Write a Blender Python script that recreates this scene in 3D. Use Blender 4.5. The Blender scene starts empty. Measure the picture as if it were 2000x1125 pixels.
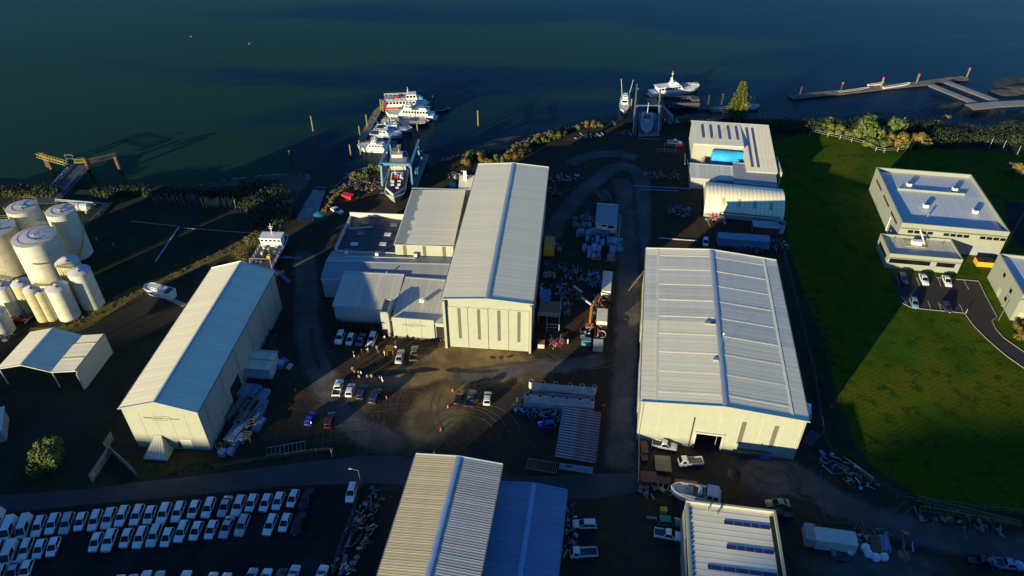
import bpy, math, random
from mathutils import Vector, Matrix
random.seed(7)
SC = bpy.context.scene
COL = SC.collection
R = math.radians
# ---------------------------------------------------------------- camera, sky, sun, exposure
CAM_H = 120.0
PITCH = R(37.8)
FPX = 1420.0
cam_d = bpy.data.cameras.new('camera')
cam = bpy.data.objects.new('camera', cam_d)
COL.objects.link(cam)
cam.location = (0, 0, CAM_H)
cam.rotation_euler = (R(90) - PITCH, 0, 0)
cam_d.sensor_width = 36.0
cam_d.lens = 36.0 * FPX / 2000.0
cam_d.clip_start = 1.0
cam_d.clip_end = 9000.0
SC.camera = cam

SUN_EL = R(8.8)
SUN_AZ = R(221.0)            # clockwise from +Y
SUN_DIR = Vector((math.sin(SUN_AZ) * math.cos(SUN_EL), math.cos(SUN_AZ) * math.cos(SUN_EL), math.sin(SUN_EL)))
world = bpy.data.worlds.new('World')
SC.world = world
world.use_nodes = True
wn = world.node_tree
for n in list(wn.nodes):
    wn.nodes.remove(n)
w_out = wn.nodes.new('ShaderNodeOutputWorld')
w_bg = wn.nodes.new('ShaderNodeBackground')
w_sky = wn.nodes.new('ShaderNodeTexSky')
w_sky.sky_type = 'NISHITA'
w_sky.sun_disc = False
w_sky.sun_elevation = SUN_EL
w_sky.sun_rotation = SUN_AZ
w_sky.air_density = 1.0
w_sky.dust_density = 0.1
w_sky.ozone_density = 5.0
w_bg.inputs[1].default_value = 0.068
# blue-green tint on the unseen sky, added to make the fill in shade bluer
w_tint = wn.nodes.new('ShaderNodeMix'); w_tint.data_type = 'RGBA'; w_tint.blend_type = 'MULTIPLY'; w_tint.clamp_result = False
w_tint.inputs[0].default_value = 1.0
w_tint.inputs[7].default_value = (0.80, 1.25, 1.55, 1)
wn.links.new(w_sky.outputs[0], w_tint.inputs[6])
wn.links.new(w_tint.outputs[2], w_bg.inputs[0])
wn.links.new(w_bg.outputs[0], w_out.inputs[0])
sun_d = bpy.data.lights.new('sun', 'SUN')
sun_d.energy = 5.0
sun_d.angle = R(0.5)
sun_d.color = (1.0, 0.85, 0.50)
sun = bpy.data.objects.new('sun', sun_d)
COL.objects.link(sun)
sun.rotation_euler = (-SUN_DIR).to_track_quat('-Z', 'Y').to_euler()
SC.view_settings.view_transform = 'Standard'
SC.view_settings.look = 'None'
SC.view_settings.exposure = 0.85
SC.view_settings.gamma = 1.0
SC.view_settings.use_curve_mapping = False

# ---------------------------------------------------------------- survey: photo measurement -> metres
_s, _c = math.sin(PITCH), math.cos(PITCH)
def P(px, py, h=0.0):
    u = (px - 1000.0) / FPX
    v = (py - 562.5) / FPX
    t = (CAM_H - h) / (_s + v * _c)
    return Vector((u * t, (_c - v * _s) * t, h))
WZ = -2.2     # water level
# ---------------------------------------------------------------- materials
_m = {}
def mat(name, rgb, rough=0.6, metal=0.0, var=0.12, scale=0.6, rgb2=None, f2=0.5, sharp=0.1, bump=0.0, bscale=8.0,
        rand=0.0, spec=0.5, streak=0.0, wave=None, coat=0.0, detail=5, alpha=None, rgb3=None, f3=0.6, scale3=3.0):
    if name in _m:
        return _m[name]
    m = bpy.data.materials.new(name)
    m.use_nodes = True
    t = m.node_tree
    b = t.nodes['Principled BSDF']
    b.inputs['Roughness'].default_value = rough
    b.inputs['Metallic'].default_value = metal
    b.inputs['Specular IOR Level'].default_value = spec
    if name.startswith('g_'): b.inputs['Specular IOR Level'].default_value = 0.35 if name == 'g_wet' else 0.08
    if coat:
        b.inputs['Coat Weight'].default_value = coat
        b.inputs['Coat Roughness'].default_value = 0.08
    tc = t.nodes.new('ShaderNodeTexCoord')
    src = tc.outputs['Object']
    def noise(sc, det=detail, rough_=0.6, vec=None):
        n = t.nodes.new('ShaderNodeTexNoise')
        n.inputs['Scale'].default_value = sc
        n.inputs['Detail'].default_value = det
        n.inputs['Roughness'].default_value = rough_
        t.links.new(vec or src, n.inputs['Vector'])
        return n
    def mixc(fac, a, bb):
        x = t.nodes.new('ShaderNodeMix')
        x.data_type = 'RGBA'
        if hasattr(fac, 'is_output'):
            t.links.new(fac, x.inputs[0])
        else:
            x.inputs[0].default_value = fac
        for s_, v_ in ((6, a), (7, bb)):
            if hasattr(v_, 'is_output'):
                t.links.new(v_, x.inputs[s_])
            else:
                x.inputs[s_].default_value = (*v_, 1)
        return x.outputs[2]
    def ramp(f_, lo, hi):
        r_ = t.nodes.new('ShaderNodeMapRange')
        r_.inputs[1].default_value = lo
        r_.inputs[2].default_value = hi
        t.links.new(f_, r_.inputs[0])
        return r_.outputs[0]
    lo = tuple(max(0, c * (1 - var)) for c in rgb)
    hi = tuple(min(1, c * (1 + var)) for c in rgb)
    col = mixc(ramp(noise(scale).outputs[0], 0.3, 0.7), lo, hi)
    if rgb2:
        col = mixc(ramp(noise(scale * 0.35 + 0.013, 6).outputs[0], f2 - sharp, f2 + sharp), col, rgb2)
    if rgb3:
        col = mixc(ramp(noise(scale3, 8, 0.75).outputs[0], f3 - 0.04, f3 + 0.04), col, rgb3)
    if streak:
        mp = t.nodes.new('ShaderNodeMapping')
        mp.inputs['Scale'].default_value = (2.2, 2.2, 0.12)
        t.links.new(src, mp.inputs[0])
        sn = noise(1.3, 6, 0.7, mp.outputs[0])
        col = mixc(ramp(sn.outputs[0], 0.56, 0.85), col, tuple(c * (1 - streak) for c in rgb))
    if wave:
        w = t.nodes.new('ShaderNodeTexWave')
        w.inputs['Scale'].default_value = wave[0]
        w.inputs['Distortion'].default_value = wave[1]
        w.inputs['Detail'].default_value = 2
        w.inputs['Detail Scale'].default_value = wave[3] if len(wave) > 3 else 1.0
        mp = t.nodes.new('ShaderNodeMapping')
        mp.inputs['Rotation'].default_value = (0, 0, R(wave[2]))
        t.links.new(src, mp.inputs[0])
        t.links.new(mp.outputs[0], w.inputs[0])
        wf = t.nodes.new('ShaderNodeMath'); wf.operation = 'MULTIPLY'; wf.inputs[1].default_value = 0.26
        t.links.new(w.outputs[1], wf.inputs[0])
        col = mixc(wf.outputs[0], col, tuple(c * 0.45 for c in rgb))
    if rand:
        oi = t.nodes.new('ShaderNodeObjectInfo')
        hsv = t.nodes.new('ShaderNodeHueSaturation')
        rr = t.nodes.new('ShaderNodeMapRange')
        rr.inputs[3].default_value = 1 - rand
        rr.inputs[4].default_value = 1 + rand
        t.links.new(oi.outputs['Random'], rr.inputs[0])
        t.links.new(rr.outputs[0], hsv.inputs['Value'])
        t.links.new(col, hsv.inputs['Color'])
        col = hsv.outputs[0]
    t.links.new(col, b.inputs['Base Color'])
    if bump:
        bn = t.nodes.new('ShaderNodeBump')
        bn.inputs['Strength'].default_value = bump
        bn.inputs['Distance'].default_value = 0.3
        t.links.new(noise(bscale, 8, 0.7).outputs[0], bn.inputs['Height'])
        t.links.new(bn.outputs[0], b.inputs['Normal'])
    _m[name] = m
    return m
def M(n):
    return _m[n]
mat('cream_wall', (0.355, 0.375, 0.31), 0.55, var=0.05, streak=0.22)
mat('white_wall', (0.48, 0.49, 0.45), 0.5, var=0.05, streak=0.10)
mat('grey_wall', (0.33, 0.34, 0.33), 0.6, var=0.08, streak=0.15)
mat('office_wall', (0.27, 0.29, 0.25), 0.6, var=0.06, streak=0.12)
mat('green_wall', (0.30, 0.32, 0.25), 0.6, var=0.06)
mat('roof_cream', (0.90, 0.82, 0.58), 0.42, var=0.05, scale=0.25, rand=0.035, streak=0.06)
mat('roof_b', (0.86, 0.79, 0.58), 0.45, var=0.06, scale=0.25, rand=0.04, streak=0.08)
mat('roof_pale', (0.88, 0.81, 0.60), 0.42, var=0.06, scale=0.25, rand=0.035, streak=0.06)
mat('roof_zinc', (0.68, 0.66, 0.54), 0.45, metal=0.1, var=0.10, scale=0.5, rand=0.10, streak=0.1)
mat('roof_tan', (0.60, 0.50, 0.30), 0.5, var=0.10, scale=0.5, rand=0.07, streak=0.1)
mat('roof_greyish', (0.50, 0.48, 0.42), 0.5, var=0.12, scale=0.7, rand=0.09, streak=0.12)
mat('roof_blue', (0.16, 0.22, 0.33), 0.5, var=0.12, scale=0.4, rand=0.05, rgb2=(0.17, 0.25, 0.45))
mat('roof_slate', (0.26, 0.28, 0.31), 0.5, var=0.08, scale=0.4, rand=0.04)
mat('roof_dark', (0.045, 0.045, 0.055), 0.6, var=0.2, scale=0.6, rand=0.04)
mat('roof_office', (0.52, 0.56, 0.58), 0.5, var=0.04, rand=0.02)
mat('roof_rust', (0.40, 0.36, 0.44), 0.6, var=0.2, rgb2=(0.32, 0.08, 0.05), f2=0.42, sharp=0.12, scale=0.5, rand=0.1)
mat('strip_panel', (0.13, 0.13, 0.11), 0.35, var=0.1)
mat('skylight_white', (0.75, 0.76, 0.78), 0.3, var=0.05)
mat('skylight_dull', (0.18, 0.19, 0.20), 0.3, var=0.05)
mat('skylight_violet', (0.10, 0.085, 0.16), 0.3, var=0.15)
mat('roof_lilac', (0.46, 0.42, 0.50), 0.6, var=0.2, rgb2=(0.40, 0.14, 0.09), f2=0.5, sharp=0.1, scale=0.5, rand=0.1)
mat('roof_plum', (0.10, 0.055, 0.07), 0.6, var=0.2, rgb2=(0.16, 0.04, 0.025), f2=0.5, sharp=0.1, scale=0.5, rand=0.1)
mat('skylight_navy', (0.035, 0.03, 0.12), 0.25, var=0.1)
mat('ridge_metal', (0.50, 0.53, 0.56), 0.35, metal=0.3, var=0.05)
mat('ridge_blue', (0.25, 0.38, 0.55), 0.4, var=0.1)
mat('dark_opening', (0.01, 0.01, 0.011), 0.9, var=0.1)
mat('glass_dark', (0.006, 0.007, 0.009), 0.12, var=0.1, spec=0.35)
mat('black_rubber', (0.012, 0.012, 0.012), 0.85, var=0.2)
mat('alloy', (0.4, 0.4, 0.42), 0.35, metal=0.7, var=0.05)
mat('lamp_red', (0.35, 0.02, 0.015), 0.25, var=0.1)
mat('lamp_clear', (0.75, 0.76, 0.78), 0.12, var=0.05, spec=0.9)
mat('plate', (0.7, 0.7, 0.66), 0.5, var=0.02)
mat('galv', (0.20, 0.205, 0.21), 0.5, metal=0.2, var=0.15)
mat('steel_dark', (0.06, 0.06, 0.065), 0.6, var=0.3, rgb2=(0.13, 0.06, 0.035), f2=0.55)
mat('rust', (0.16, 0.055, 0.03), 0.85, var=0.35, scale=1.2, rgb2=(0.07, 0.035, 0.025), f2=0.5)
mat('rust_red', (0.22, 0.05, 0.03), 0.75, var=0.3, scale=0.9, rgb2=(0.11, 0.04, 0.03), f2=0.52)
mat('rust_orange', (0.40, 0.13, 0.05), 0.8, var=0.25, scale=0.9)
mat('timber', (0.24, 0.17, 0.10), 0.85, var=0.25, scale=1.0, rand=0.25)
mat('timber_grey', (0.19, 0.165, 0.13), 0.9, var=0.25, scale=1.0, rand=0.25)
mat('timber_pile', (0.20, 0.19, 0.07), 0.85, var=0.25, scale=1.5)
mat('pile_dark', (0.035, 0.032, 0.03), 0.85, var=0.25, scale=1.5)
mat('pile_rust', (0.16, 0.07, 0.035), 0.85, var=0.3, scale=0.7, rgb2=(0.07, 0.05, 0.04), f2=0.55)
mat('concrete', (0.26, 0.26, 0.25), 0.85, var=0.15, scale=0.7, rand=0.08, rgb3=(0.14, 0.14, 0.13), scale3=0.7)
mat('concrete_dark', (0.22, 0.225, 0.23), 0.85, var=0.2, scale=0.5, rand=0.15, rgb3=(0.05, 0.06, 0.05), scale3=0.7)
mat('lift_blue', (0.10, 0.24, 0.34), 0.45, var=0.1, rgb3=(0.25, 0.2, 0.15), f3=0.68)
mat('beam_blue', (0.05, 0.14, 0.40), 0.5, var=0.15)
mat('white_paint', (0.80, 0.79, 0.75), 0.35, var=0.05, streak=0.06)
mat('dull_white', (0.48, 0.48, 0.46), 0.5, var=0.1, streak=0.1)
mat('tank_cream', (0.60, 0.60, 0.50), 0.55, var=0.10, streak=0.60, rgb3=(0.34, 0.31, 0.22), f3=0.64, scale3=0.5)
mat('tank_top', (0.58, 0.56, 0.56), 0.7, var=0.12, scale=0.8, rgb3=(0.30, 0.27, 0.26), f3=0.60, scale3=0.9)
mat('tank_olive', (0.45, 0.42, 0.24), 0.55, var=0.12, streak=0.3)
mat('tank_streaky', (0.34, 0.31, 0.24), 0.6, var=0.2, streak=0.75)
mat('rail_yellow', (0.30, 0.26, 0.06), 0.55, var=0.15)
mat('safety_yellow', (0.62, 0.34, 0.02), 0.5, var=0.1)
mat('digger_orange', (0.42, 0.16, 0.03), 0.5, var=0.15)
mat('olive_steel', (0.12, 0.11, 0.035), 0.6, var=0.2)
mat('bright_red', (0.62, 0.03, 0.03), 0.4, var=0.1)
mat('cone_orange', (0.85, 0.10, 0.04), 0.5, var=0.05)
mat('tarp_blue', (0.03, 0.36, 0.72), 0.4, var=0.12, scale=0.8, bump=0.5, bscale=1.2)
mat('wrap_blue', (0.17, 0.23, 0.36), 0.35, var=0.35, scale=2.0, rand=0.35)
mat('wrap_white', (0.17, 0.185, 0.22), 0.35, var=0.3, scale=2.0, rand=0.3)
mat('container_blue', (0.14, 0.26, 0.38), 0.55, var=0.15, rand=0.05)
mat('container_red', (0.24, 0.055, 0.045), 0.6, var=0.15)
mat('container_white', (0.55, 0.55, 0.50), 0.55, var=0.1, streak=0.2)
mat('container_grey', (0.34, 0.35, 0.36), 0.55, var=0.1, streak=0.2)
mat('container_pale', (0.36, 0.44, 0.50), 0.55, var=0.1, streak=0.2)
mat('teal', (0.02, 0.24, 0.21), 0.45, var=0.1)
mat('dark_green', (0.015, 0.07, 0.05), 0.5, var=0.15)
mat('boat_white', (0.82, 0.81, 0.75), 0.25, var=0.04, coat=0.3)
mat('boat_blue', (0.30, 0.46, 0.66), 0.3, var=0.06, coat=0.3)
mat('boat_navy', (0.03, 0.06, 0.16), 0.3, var=0.1)
mat('boat_red', (0.65, 0.03, 0.03), 0.35, var=0.08)
mat('boat_hull_bottom', (0.10, 0.03, 0.025), 0.7, var=0.2)
mat('deck_grey', (0.34, 0.33, 0.34), 0.6, var=0.15)
mat('deck_teal', (0.22, 0.42, 0.48), 0.5, var=0.15)
mat('deck_dark', (0.06, 0.06, 0.075), 0.7, var=0.25)
mat('skin', (0.45, 0.28, 0.20), 0.6, var=0.05)
mat('hair', (0.04, 0.025, 0.015), 0.8, var=0.2)
mat('sack_white', (0.70, 0.73, 0.78), 0.6, var=0.08, bump=0.5, bscale=3)
mat('garage_door', (0.72, 0.68, 0.55), 0.5, var=0.05)
mat('letter_grey', (0.22, 0.21, 0.15), 0.6, var=0.05)
for n_, c_ in dict(white=(0.80, 0.80, 0.78), silver=(0.46, 0.48, 0.50), pearl=(0.66, 0.67, 0.66), grey=(0.16, 0.17, 0.19),
                   black=(0.010, 0.010, 0.012), navy=(0.02, 0.03, 0.09), blue=(0.015, 0.05, 0.42), lightblue=(0.16, 0.27, 0.45),
                   red=(0.25, 0.012, 0.012), maroon=(0.07, 0.012, 0.015), green=(0.01, 0.20, 0.14), gold=(0.32, 0.29, 0.10),
                   brown=(0.12, 0.10, 0.07), teal=(0.02, 0.10, 0.10)).items():
    mat('paint_' + n_, c_, 0.32, var=0.03, coat=0.6)
mat('g_ground', (0.028, 0.034, 0.018), 0.95, var=0.4, scale=0.15, rgb2=(0.045, 0.040, 0.028), f2=0.52, sharp=0.12, bump=0.4, bscale=1.5)
mat('g_yard', (0.062, 0.042, 0.020), 0.93, var=0.38, scale=0.5, rgb2=(0.040, 0.036, 0.034), f2=0.50, sharp=0.13,
    bump=0.9, bscale=1.6, rgb3=(0.085, 0.062, 0.032), f3=0.62, scale3=0.35)
mat('g_yard_sunlit', (0.26, 0.175, 0.080), 0.93, var=0.25, scale=0.4, rgb2=(0.15, 0.10, 0.048), f2=0.52, bump=0.3, bscale=4.0)  # pale dirt, brightened so the colour carries the sunlight on the yard
mat('g_track', (0.125, 0.112, 0.105), 0.93, var=0.3, scale=0.35, rgb2=(0.09, 0.078, 0.07), f2=0.5, bump=0.8, bscale=1.8)
mat('g_road', (0.080, 0.078, 0.080), 0.85, var=0.15, scale=0.25, rgb2=(0.062, 0.060, 0.064), f2=0.5, bump=0.15, bscale=9)
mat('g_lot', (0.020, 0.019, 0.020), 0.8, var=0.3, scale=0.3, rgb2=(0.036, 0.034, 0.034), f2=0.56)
mat('g_drive', (0.055, 0.045, 0.040), 0.85, var=0.12, scale=0.6, bump=0.15, bscale=9)
mat('g_wet', (0.020, 0.016, 0.013), 0.35, var=0.3, scale=0.8)
mat('g_lawn', (0.036, 0.092, 0.003), 0.95, var=0.35, scale=0.10, rgb2=(0.085, 0.100, 0.003), f2=0.50, sharp=0.08, bump=0.7, bscale=1.6,
    rgb3=(0.020, 0.055, 0.003), f3=0.56, scale3=0.25, wave=(0.30, 9.0, 62, 0.15))
mat('g_verge', (0.030, 0.040, 0.016), 0.95, var=0.35, scale=0.3, rgb2=(0.05, 0.04, 0.022), f2=0.5, bump=0.6, bscale=2.0)
mat('g_berm', (0.17, 0.12, 0.035), 0.95, var=0.35, scale=0.7, rgb2=(0.08, 0.09, 0.02), f2=0.55, bump=0.7, bscale=2.0)
mat('g_mud', (0.105, 0.095, 0.075), 0.6, var=0.15, scale=0.2, rgb2=(0.038, 0.040, 0.038), f2=0.5, bump=0.2, bscale=1.0)
mat('g_bank', (0.10, 0.075, 0.04), 0.95, var=0.4, scale=0.9, rgb2=(0.035, 0.04, 0.02), f2=0.5, bump=0.8, bscale=1.4)
mat('g_hill', (0.03, 0.045, 0.02), 0.95, var=0.4, scale=0.02)
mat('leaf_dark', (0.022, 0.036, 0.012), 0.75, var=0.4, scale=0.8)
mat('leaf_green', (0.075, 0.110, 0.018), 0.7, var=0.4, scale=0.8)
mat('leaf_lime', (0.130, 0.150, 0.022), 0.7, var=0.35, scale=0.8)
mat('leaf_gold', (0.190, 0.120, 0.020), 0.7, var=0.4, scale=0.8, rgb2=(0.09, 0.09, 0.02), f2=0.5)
mat('leaf_pine', (0.110, 0.125, 0.016), 0.7, var=0.35, scale=0.8)
mat('grass_plume', (0.42, 0.33, 0.14), 0.8, var=0.25, scale=1)
mat('bark', (0.09, 0.07, 0.05), 0.9, var=0.3, scale=1)
mat('rock', (0.10, 0.08, 0.06), 0.9, var=0.35, scale=1.0, rand=0.35)
mat('foam', (0.45, 0.50, 0.52), 0.8, var=0.2, scale=1)
# clothes
for n_, c_ in dict(white=(0.7, 0.7, 0.68), black=(0.012, 0.012, 0.014), red=(0.6, 0.02, 0.02), blue=(0.02, 0.03, 0.10), orange=(0.7, 0.16, 0.04),
                   grey=(0.15, 0.15, 0.16), khaki=(0.25, 0.19, 0.11), brown=(0.12, 0.05, 0.03)).items():
    mat('cloth_' + n_, c_, 0.85, var=0.1)
# water
def water_material():
    m = bpy.data.materials.new('water'); m.use_nodes = True
    t = m.node_tree; b = t.nodes['Principled BSDF']
    tc = t.nodes.new('ShaderNodeTexCoord')
    mp = t.nodes.new('ShaderNodeMapping'); mp.inputs['Rotation'].default_value = (0, 0, R(24)); mp.inputs['Scale'].default_value = (0.0035, 0.013, 1)
    t.links.new(tc.outputs['Object'], mp.inputs[0])
    n1 = t.nodes.new('ShaderNodeTexNoise'); n1.inputs['Scale'].default_value = 1.6; n1.inputs['Detail'].default_value = 4; n1.inputs['Distortion'].default_value = 0.6
    t.links.new(mp.outputs[0], n1.inputs['Vector'])
    sx = t.nodes.new('ShaderNodeSeparateXYZ'); t.links.new(tc.outputs['Object'], sx.inputs[0])
    ml = t.nodes.new('ShaderNodeMath'); ml.operation = 'MULTIPLY_ADD'; ml.inputs[1].default_value = -0.00075
    t.links.new(sx.outputs[0], ml.inputs[0]); t.links.new(n1.outputs[0], ml.inputs[2])
    mr = t.nodes.new('ShaderNodeMapRange'); mr.inputs[1].default_value = 0.44; mr.inputs[2].default_value = 0.56
    t.links.new(ml.outputs[0], mr.inputs[0])
    mx = t.nodes.new('ShaderNodeMix'); mx.data_type = 'RGBA'
    mx.inputs[6].default_value = (0.001, 0.013, 0.034, 1); mx.inputs[7].default_value = (0.010, 0.036, 0.014, 1)
    t.links.new(mr.outputs[0], mx.inputs[0]); t.links.new(mx.outputs[2], b.inputs['Base Color'])
    b.inputs['Roughness'].default_value = 0.16
    b.inputs['IOR'].default_value = 1.33
    b.inputs['Specular IOR Level'].default_value = 0.07
    n2 = t.nodes.new('ShaderNodeTexNoise'); n2.inputs['Scale'].default_value = 0.9; n2.inputs['Detail'].default_value = 6; n2.inputs['Roughness'].default_value = 0.65
    mp2 = t.nodes.new('ShaderNodeMapping'); mp2.inputs['Rotation'].default_value = (0, 0, R(-20)); mp2.inputs['Scale'].default_value = (0.6, 1.5, 1)
    t.links.new(tc.outputs['Object'], mp2.inputs[0]); t.links.new(mp2.outputs[0], n2.inputs['Vector'])
    bp = t.nodes.new('ShaderNodeBump'); bp.inputs['Strength'].default_value = 0.6; bp.inputs['Distance'].default_value = 0.25
    t.links.new(n2.outputs[0], bp.inputs['Height']); t.links.new(bp.outputs[0], b.inputs['Normal'])
    _m['water'] = m
water_material()

# ---------------------------------------------------------------- mesh tools
class MB:
    def __init__(self):
        self.v = []; self.f = []; self.mi = []; self.mats = []; self.cur = 0
    def m(self, name):
        if name not in self.mats:
            self.mats.append(name)
        self.cur = self.mats.index(name)
        return self
    def face(self, pts):
        n = len(self.v)
        self.v += [tuple(p) for p in pts]
        self.f.append(tuple(range(n, n + len(pts)))); self.mi.append(self.cur)
    def box(self, c, s, rz=0.0, mtx=None):
        cx, cy, cz = c; sx, sy, sz = s[0] / 2, s[1] / 2, s[2] / 2
        n = len(self.v)
        ca, sa = math.cos(rz), math.sin(rz)
        for x in (-sx, sx):
            for y in (-sy, sy):
                for z in (-sz, sz):
                    if mtx:
                        q = mtx @ Vector((x, y, z)); self.v.append((cx + q.x, cy + q.y, cz + q.z))
                    else:
                        self.v.append((cx + x * ca - y * sa, cy + x * sa + y * ca, cz + z))
        for q in ((0, 1, 3, 2), (4, 6, 7, 5), (0, 4, 5, 1), (2, 3, 7, 6), (0, 2, 6, 4), (1, 5, 7, 3)):
            self.f.append(tuple(n + i for i in q)); self.mi.append(self.cur)
        return self
    def bar(self, a, b, w, h=None):
        a = Vector(a); b = Vector(b); d = b - a; L = d.length
        if L < 1e-5: return self
        h = h or w
        q = d.to_track_quat('Y', 'Z').to_matrix()
        return self.box(tuple((a + b) / 2), (w, L, h), mtx=q)
    def cyl(self, a, b, r0, r1=None, n=10, caps=True):
        a = Vector(a); b = Vector(b); r1 = r0 if r1 is None else r1
        q = (b - a).to_track_quat('Z', 'Y').to_matrix()
        k = len(self.v)
        for p, r in ((a, r0), (b, r1)):
            for i in range(n):
                t = 2 * math.pi * i / n
                self.v.append(tuple(p + q @ Vector((r * math.cos(t), r * math.sin(t), 0))))
        for i in range(n):
            j = (i + 1) % n
            self.f.append((k + i, k + j, k + n + j, k + n + i)); self.mi.append(self.cur)
        if caps:
            self.f.append(tuple(k + i for i in reversed(range(n)))); self.mi.append(self.cur)
            self.f.append(tuple(k + n + i for i in range(n))); self.mi.append(self.cur)
        return self
    def loft(self, rings, closed=True, caps=True):
        k = len(self.v); n = len(rings[0])
        for r in rings:
            self.v += [tuple(p) for p in r]
        for a in range(len(rings) - 1):
            for i in range(n if closed else n - 1):
                j = (i + 1) % n
                self.f.append((k + a * n + i, k + a * n + j, k + (a + 1) * n + j, k + (a + 1) * n + i)); self.mi.append(self.cur)
        if caps:
            self.f.append(tuple(k + i for i in reversed(range(n)))); self.mi.append(self.cur)
            e = k + (len(rings) - 1) * n
            self.f.append(tuple(e + i for i in range(n))); self.mi.append(self.cur)
        return self
    def prism(self, poly, z0, z1):
        return self.loft([[(x, y, z0) for x, y in poly], [(x, y, z1) for x, y in poly]])
    def path(self, pts, r, n=6):
        for a, b in zip(pts, pts[1:]):
            self.cyl(a, b, r, n=n)
        return self
    def mesh(self, name, smooth=False):
        me = bpy.data.meshes.new(name)
        me.from_pydata(self.v, [], self.f)
        for m_ in self.mats or ['concrete']:
            me.materials.append(_m[m_])
        if len(self.mats) > 1:
            me.polygons.foreach_set('material_index', self.mi)
        if smooth:
            me.polygons.foreach_set('use_smooth', [True] * len(me.polygons))
            me.set_sharp_from_angle(angle=R(38))
        me.update()
        return me
def link(name, me, parent=None, loc=None, rz=0.0):
    o = bpy.data.objects.new(name, me)
    COL.objects.link(o)
    if parent is not None: o.parent = parent
    if loc is not None: o.location = loc
    if rz: o.rotation_euler = (0, 0, rz)
    return o
def part(name, mb, parent, smooth=False, loc=None, rz=0.0, label=None):
    o = link(name, mb.mesh(name, smooth) if isinstance(mb, MB) else mb, parent, loc, rz)
    if label: o['label'] = label
    return o
def tag(o, label, cat, group=None, kind=None):
    o['label'] = label; o['category'] = cat
    if group: o['group'] = group
    if kind: o['kind'] = kind
    return o
def thing(name, label, cat, loc=(0, 0, 0), rz=0.0, group=None):
    return tag(link(name, None, None, loc, rz), label, cat, group)
def solo(name, mb, label, cat, loc=(0, 0, 0), rz=0.0, group=None, smooth=False):
    return tag(link(name, mb.mesh(name, smooth) if isinstance(mb, MB) else mb, None, loc, rz), label, cat, group)
def struct(name, mb):
    o = link(name, mb.mesh(name)); o['kind'] = 'structure'; return o
ORD = ['first', 'second', 'third', 'fourth', 'fifth', 'sixth', 'seventh', 'eighth', 'ninth', 'tenth', 'eleventh', 'twelfth', 'thirteenth',
       'fourteenth', 'fifteenth', 'sixteenth', 'seventeenth', 'eighteenth', 'nineteenth', 'twentieth', 'twenty first', 'twenty second', 'twenty third', 'twenty fourth', 'twenty fifth']
def pts(lst, h=0.0):
    return [P(x, y, h) for x, y in lst]
def sheet(name, lst, z, m, extra_world=None, sub=True):
    """flat ground sheet from surveyed outline"""
    mb = MB().m(m)
    p = [P(x, y, 0) if not isinstance(x, tuple) else Vector((x[0], y, 0)) for x, y in lst]
    import mathutils.geometry as G_
    tris = G_.tessellate_polygon([[Vector((q.x, q.y, 0)) for q in p]])
    mb.v = [(q.x, q.y, z) for q in p]
    for t in tris:
        a, b, c = [Vector(mb.v[i]) for i in t]
        if (b - a).cross(c - a).z < 0: t = t[::-1]
        mb.f.append(tuple(t)); mb.mi.append(0)
    return struct(name, mb)
def smooth_pts(lst, k=4):
    out = []
    n = len(lst)
    for i in range(n - 1):
        p0 = lst[max(i - 1, 0)]; p1 = lst[i]; p2 = lst[i + 1]; p3 = lst[min(i + 2, n - 1)]
        for j in range(k):
            t = j / k
            out.append(tuple(0.5 * ((2 * p1[d]) + (-p0[d] + p2[d]) * t + (2 * p0[d] - 5 * p1[d] + 4 * p2[d] - p3[d]) * t * t + (-p0[d] + 3 * p1[d] - 3 * p2[d] + p3[d]) * t ** 3) for d in (0, 1)))
    out.append(tuple(lst[-1]))
    return out

def soft_material(name):
    """same material with its edge attribute breaking up into the ground below"""
    key = name + '_soft'
    if key in _m: return key
    m = _m[name].copy(); m.name = key
    t = m.node_tree; b = t.nodes['Principled BSDF']; out = [n for n in t.nodes if n.type == 'OUTPUT_MATERIAL'][0]
    at = t.nodes.new('ShaderNodeAttribute'); at.attribute_name = 'edge'
    tc = t.nodes.new('ShaderNodeTexCoord'); n = t.nodes.new('ShaderNodeTexNoise'); n.inputs['Scale'].default_value = 0.35; n.inputs['Detail'].default_value = 8; n.inputs['Roughness'].default_value = 0.7
    t.links.new(tc.outputs['Object'], n.inputs['Vector'])
    ad = t.nodes.new('ShaderNodeMath'); ad.operation = 'ADD'; t.links.new(at.outputs['Fac'], ad.inputs[0]); t.links.new(n.outputs[0], ad.inputs[1])
    mr = t.nodes.new('ShaderNodeMapRange'); mr.inputs[1].default_value = 0.62; mr.inputs[2].default_value = 1.25; t.links.new(ad.outputs[0], mr.inputs[0])
    tr = t.nodes.new('ShaderNodeBsdfTransparent'); mx = t.nodes.new('ShaderNodeMixShader')
    t.links.new(mr.outputs[0], mx.inputs[0]); t.links.new(tr.outputs[0], mx.inputs[1]); t.links.new(b.outputs[0], mx.inputs[2]); t.links.new(mx.outputs[0], out.inputs['Surface'])
    _m[key] = m
    return key
def _soft_mesh(name, verts, faces, vals, m):
    me = bpy.data.meshes.new(name); me.from_pydata(verts, [], faces); me.materials.append(_m[soft_material(m)])
    a = me.attributes.new('edge', 'FLOAT', 'POINT'); a.data.foreach_set('value', vals); me.update()
    o = link(name, me); o['kind'] = 'structure'; return o
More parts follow.
